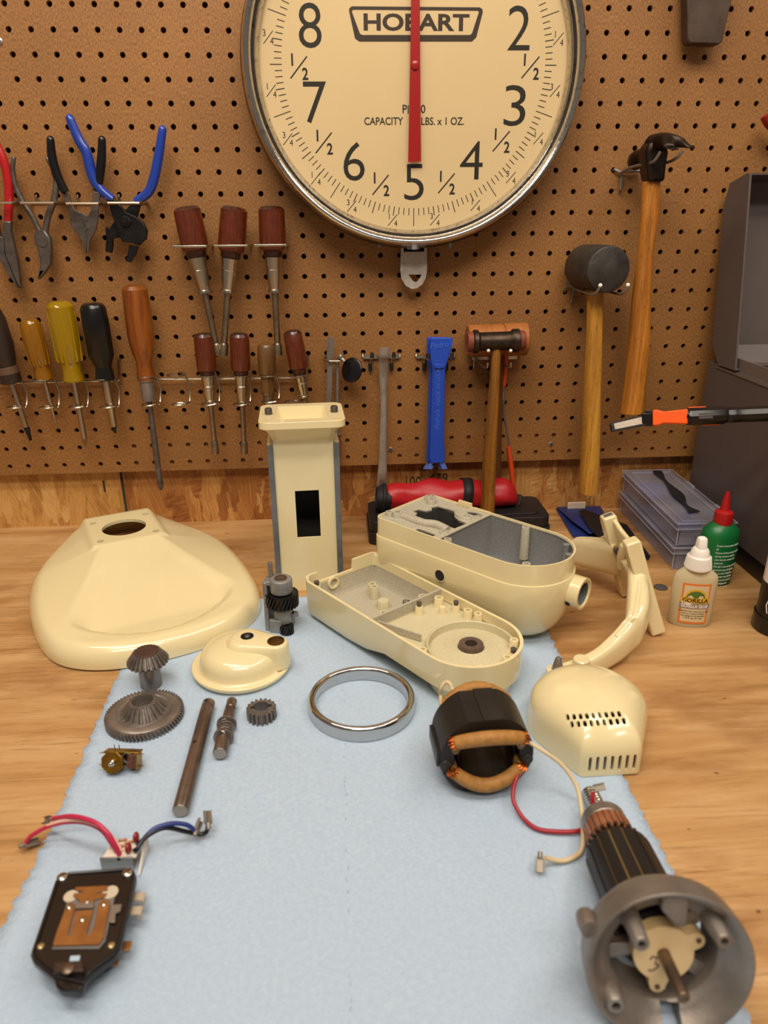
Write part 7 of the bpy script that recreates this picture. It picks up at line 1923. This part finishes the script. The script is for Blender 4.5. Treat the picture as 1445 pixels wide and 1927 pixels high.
# ================================================================== SPEED SWITCH PLATE
ZP = 0.022
z7 = lambda x, y, z=ZP: T(x / 3.4405, 1480 + y / 3.4405, z)
tc_ = z7(540, 850); 
t = thing('switch_plate', 'black bakelite switch plate with copper contact springs, lying at an angle', 'switch plate', (tc_.x, tc_.y, 0))
ou = [z7(*q) for q in ((372, 585), (440, 552), (830, 525), (872, 545), (882, 580), (870, 650), (775, 1050), (735, 1105), (600, 1200), (552, 1255), (545, 1290), (520, 1318), (395, 1318), (362, 1290), (350, 1245), (215, 1130), (195, 1085), (355, 610))]
make('bakelite_plate', MB().prism([(p.x, p.y) for p in ou], ZP - 0.006, ZP), BAKE, t, bevel=0.0012)
oi = [z7(*q) for q in ((410, 620), (840, 590), (750, 1040), (700, 1080), (240, 1080), (240, 1040))]
make('lower_body', MB().prism([((p.x - tc_.x) * 0.86 + tc_.x, (p.y - tc_.y) * 0.86 + tc_.y) for p in oi], 0.0022, ZP - 0.0055), BAKE, t, bevel=0.001)
rim = MB()
ic = sum(ou, Vector()) / len(ou)
rim.tube([Vector((ic.x + (p.x - ic.x) * 0.94, ic.y + (p.y - ic.y) * 0.955, ZP + 0.0004)) for p in ou[:11] + ou[14:]], 0.0012, 8, closed=True)
make('raised_rim', rim, BAKE, t)
def z7poly(l): return [(z7(*q, ZP + 0.001).x, z7(*q, ZP + 0.001).y) for q in l]
under = make('insulator', MB().prism(z7poly([(335, 1050), (350, 1020), (430, 760), (440, 690), (700, 655), (748, 690), (680, 1000), (640, 1048)]), ZP, ZP + 0.0008), mat('grey_insulator', '#6f6a66', 0.5), t)
cp_ = [z7poly(l) for l in (
    [(350, 1010), (372, 940), (428, 790), (452, 756), (480, 766), (488, 795), (470, 850), (442, 965), (458, 975), (490, 812), (608, 805), (562, 965), (582, 970), (612, 905), (640, 760), (668, 738), (705, 742), (712, 775), (672, 985), (640, 1030), (345, 1038)],
    [(490, 660), (700, 650), (696, 680), (628, 690), (640, 700), (695, 700), (680, 722), (610, 740), (605, 775), (515, 780), (520, 745), (475, 720), (480, 700), (535, 695), (540, 685), (488, 680)])]
cq = MB()
for p in cp_: cq.prism(p, ZP + 0.0012, ZP + 0.0022)
make('copper_spring', cq, CPLATE, t, bevel=0.0002)
make('bridge_bar', MB().prism(z7poly([(495, 775), (612, 768), (608, 800), (488, 806)]), ZP + 0.0022, ZP + 0.0034), TIN, t, bevel=0.0003)
make('contact_disc', MB().lathe([(0.0050, 0), (0.0050, 0.0009)], Matrix.Translation(z7(715, 690, ZP + 0.0004)), 22).lathe([(0.0045, 0), (0.0045, 0.0009)], Matrix.Translation(z7(460, 715, ZP + 0.0004)), 22), mat('bone_disc', '#c3b6a0', 0.5), t)
make('spade_tab', MB().prism(z7poly([(718, 772), (790, 768), (780, 815), (750, 825), (745, 885), (700, 885), (712, 825)]), ZP + 0.0006, ZP + 0.0020), TIN, t, bevel=0.0003)
for x, y in ((404, 592), (826, 565)):
    s_ = make('corner_screw', MB().lathe([(0.0034, 0), (0.0034, 0.0014), (0.0022, 0.0022)], Matrix.Translation(z7(x, y, ZP)), 22), BRIGHT, t)
    make('screw_slot', MB().box((0, 0, 0.00225), (0.0052, 0.0007, 0.0003), Matrix.Translation(z7(x, y, ZP)) @ Matrix.Rotation(0.6, 4, 'Z')), INK, s_, smooth=0)
for x, y in ((265, 1038), (722, 1032)):
    make('brass_rivet', MB().lathe([(0.0022, 0), (0.0020, 0.0010), (0.0010, 0.0014)], Matrix.Translation(z7(x, y, ZP)), 18), mat('pale_brass', '#b8a376', 0.35, 0.8), t)
for x, y in ((450, 788), (675, 770), (568, 755), (536, 868)):
    make('contact_rivet', MB().lathe([(0.0018, 0.0), (0.0016, 0.0014), (0.0008, 0.0018)], Matrix.Translation(z7(x, y, ZP + 0.0018)), 16), BRIGHT, t)
tabs = ((868, 690, 60, 55, TIN), (870, 790, 60, 55, TIN))
for i, (x, y) in enumerate(((900, 715), (880, 805))):
    q = z7(x, y, 0.014); make('side_tab', MB().box(tuple(q + Vector((-0.002, 0, 0))), (0.012, 0.006, 0.0014)).box(tuple(q + Vector((0.003, -0.001, -0.002))), (0.0014, 0.006, 0.006)), mat('bone_tab', '#b5a58e', 0.45), t, bevel=0.0003)
q = z7(800, 1035, 0.012); make('copper_tab', MB().box(tuple(q), (0.009, 0.006, 0.0014)).box(tuple(q + Vector((-0.004, -0.010, 0))), (0.007, 0.005, 0.0014)), CPLATE, t, bevel=0.0003)
make('end_block', MB().prism(z7poly([(352, 1160), (545, 1150), (548, 1215), (350, 1225)]), ZP, ZP + 0.004), mat('brown_block', '#33231a', 0.4), t, bevel=0.0008)
make('block_screw', MB().lathe([(0.0034, 0), (0.0034, 0.0012), (0.0022, 0.0018)], Matrix.Translation(z7(442, 1185, ZP + 0.004)), 20), mat('aged_screw', '#7a6a5a', 0.4, 0.85), t)
make('plate_window', MB().prism(z7poly([(455, 1092), (518, 1088), (512, 1122), (448, 1126)]), ZP, ZP + 0.0003), TW, t, smooth=0)
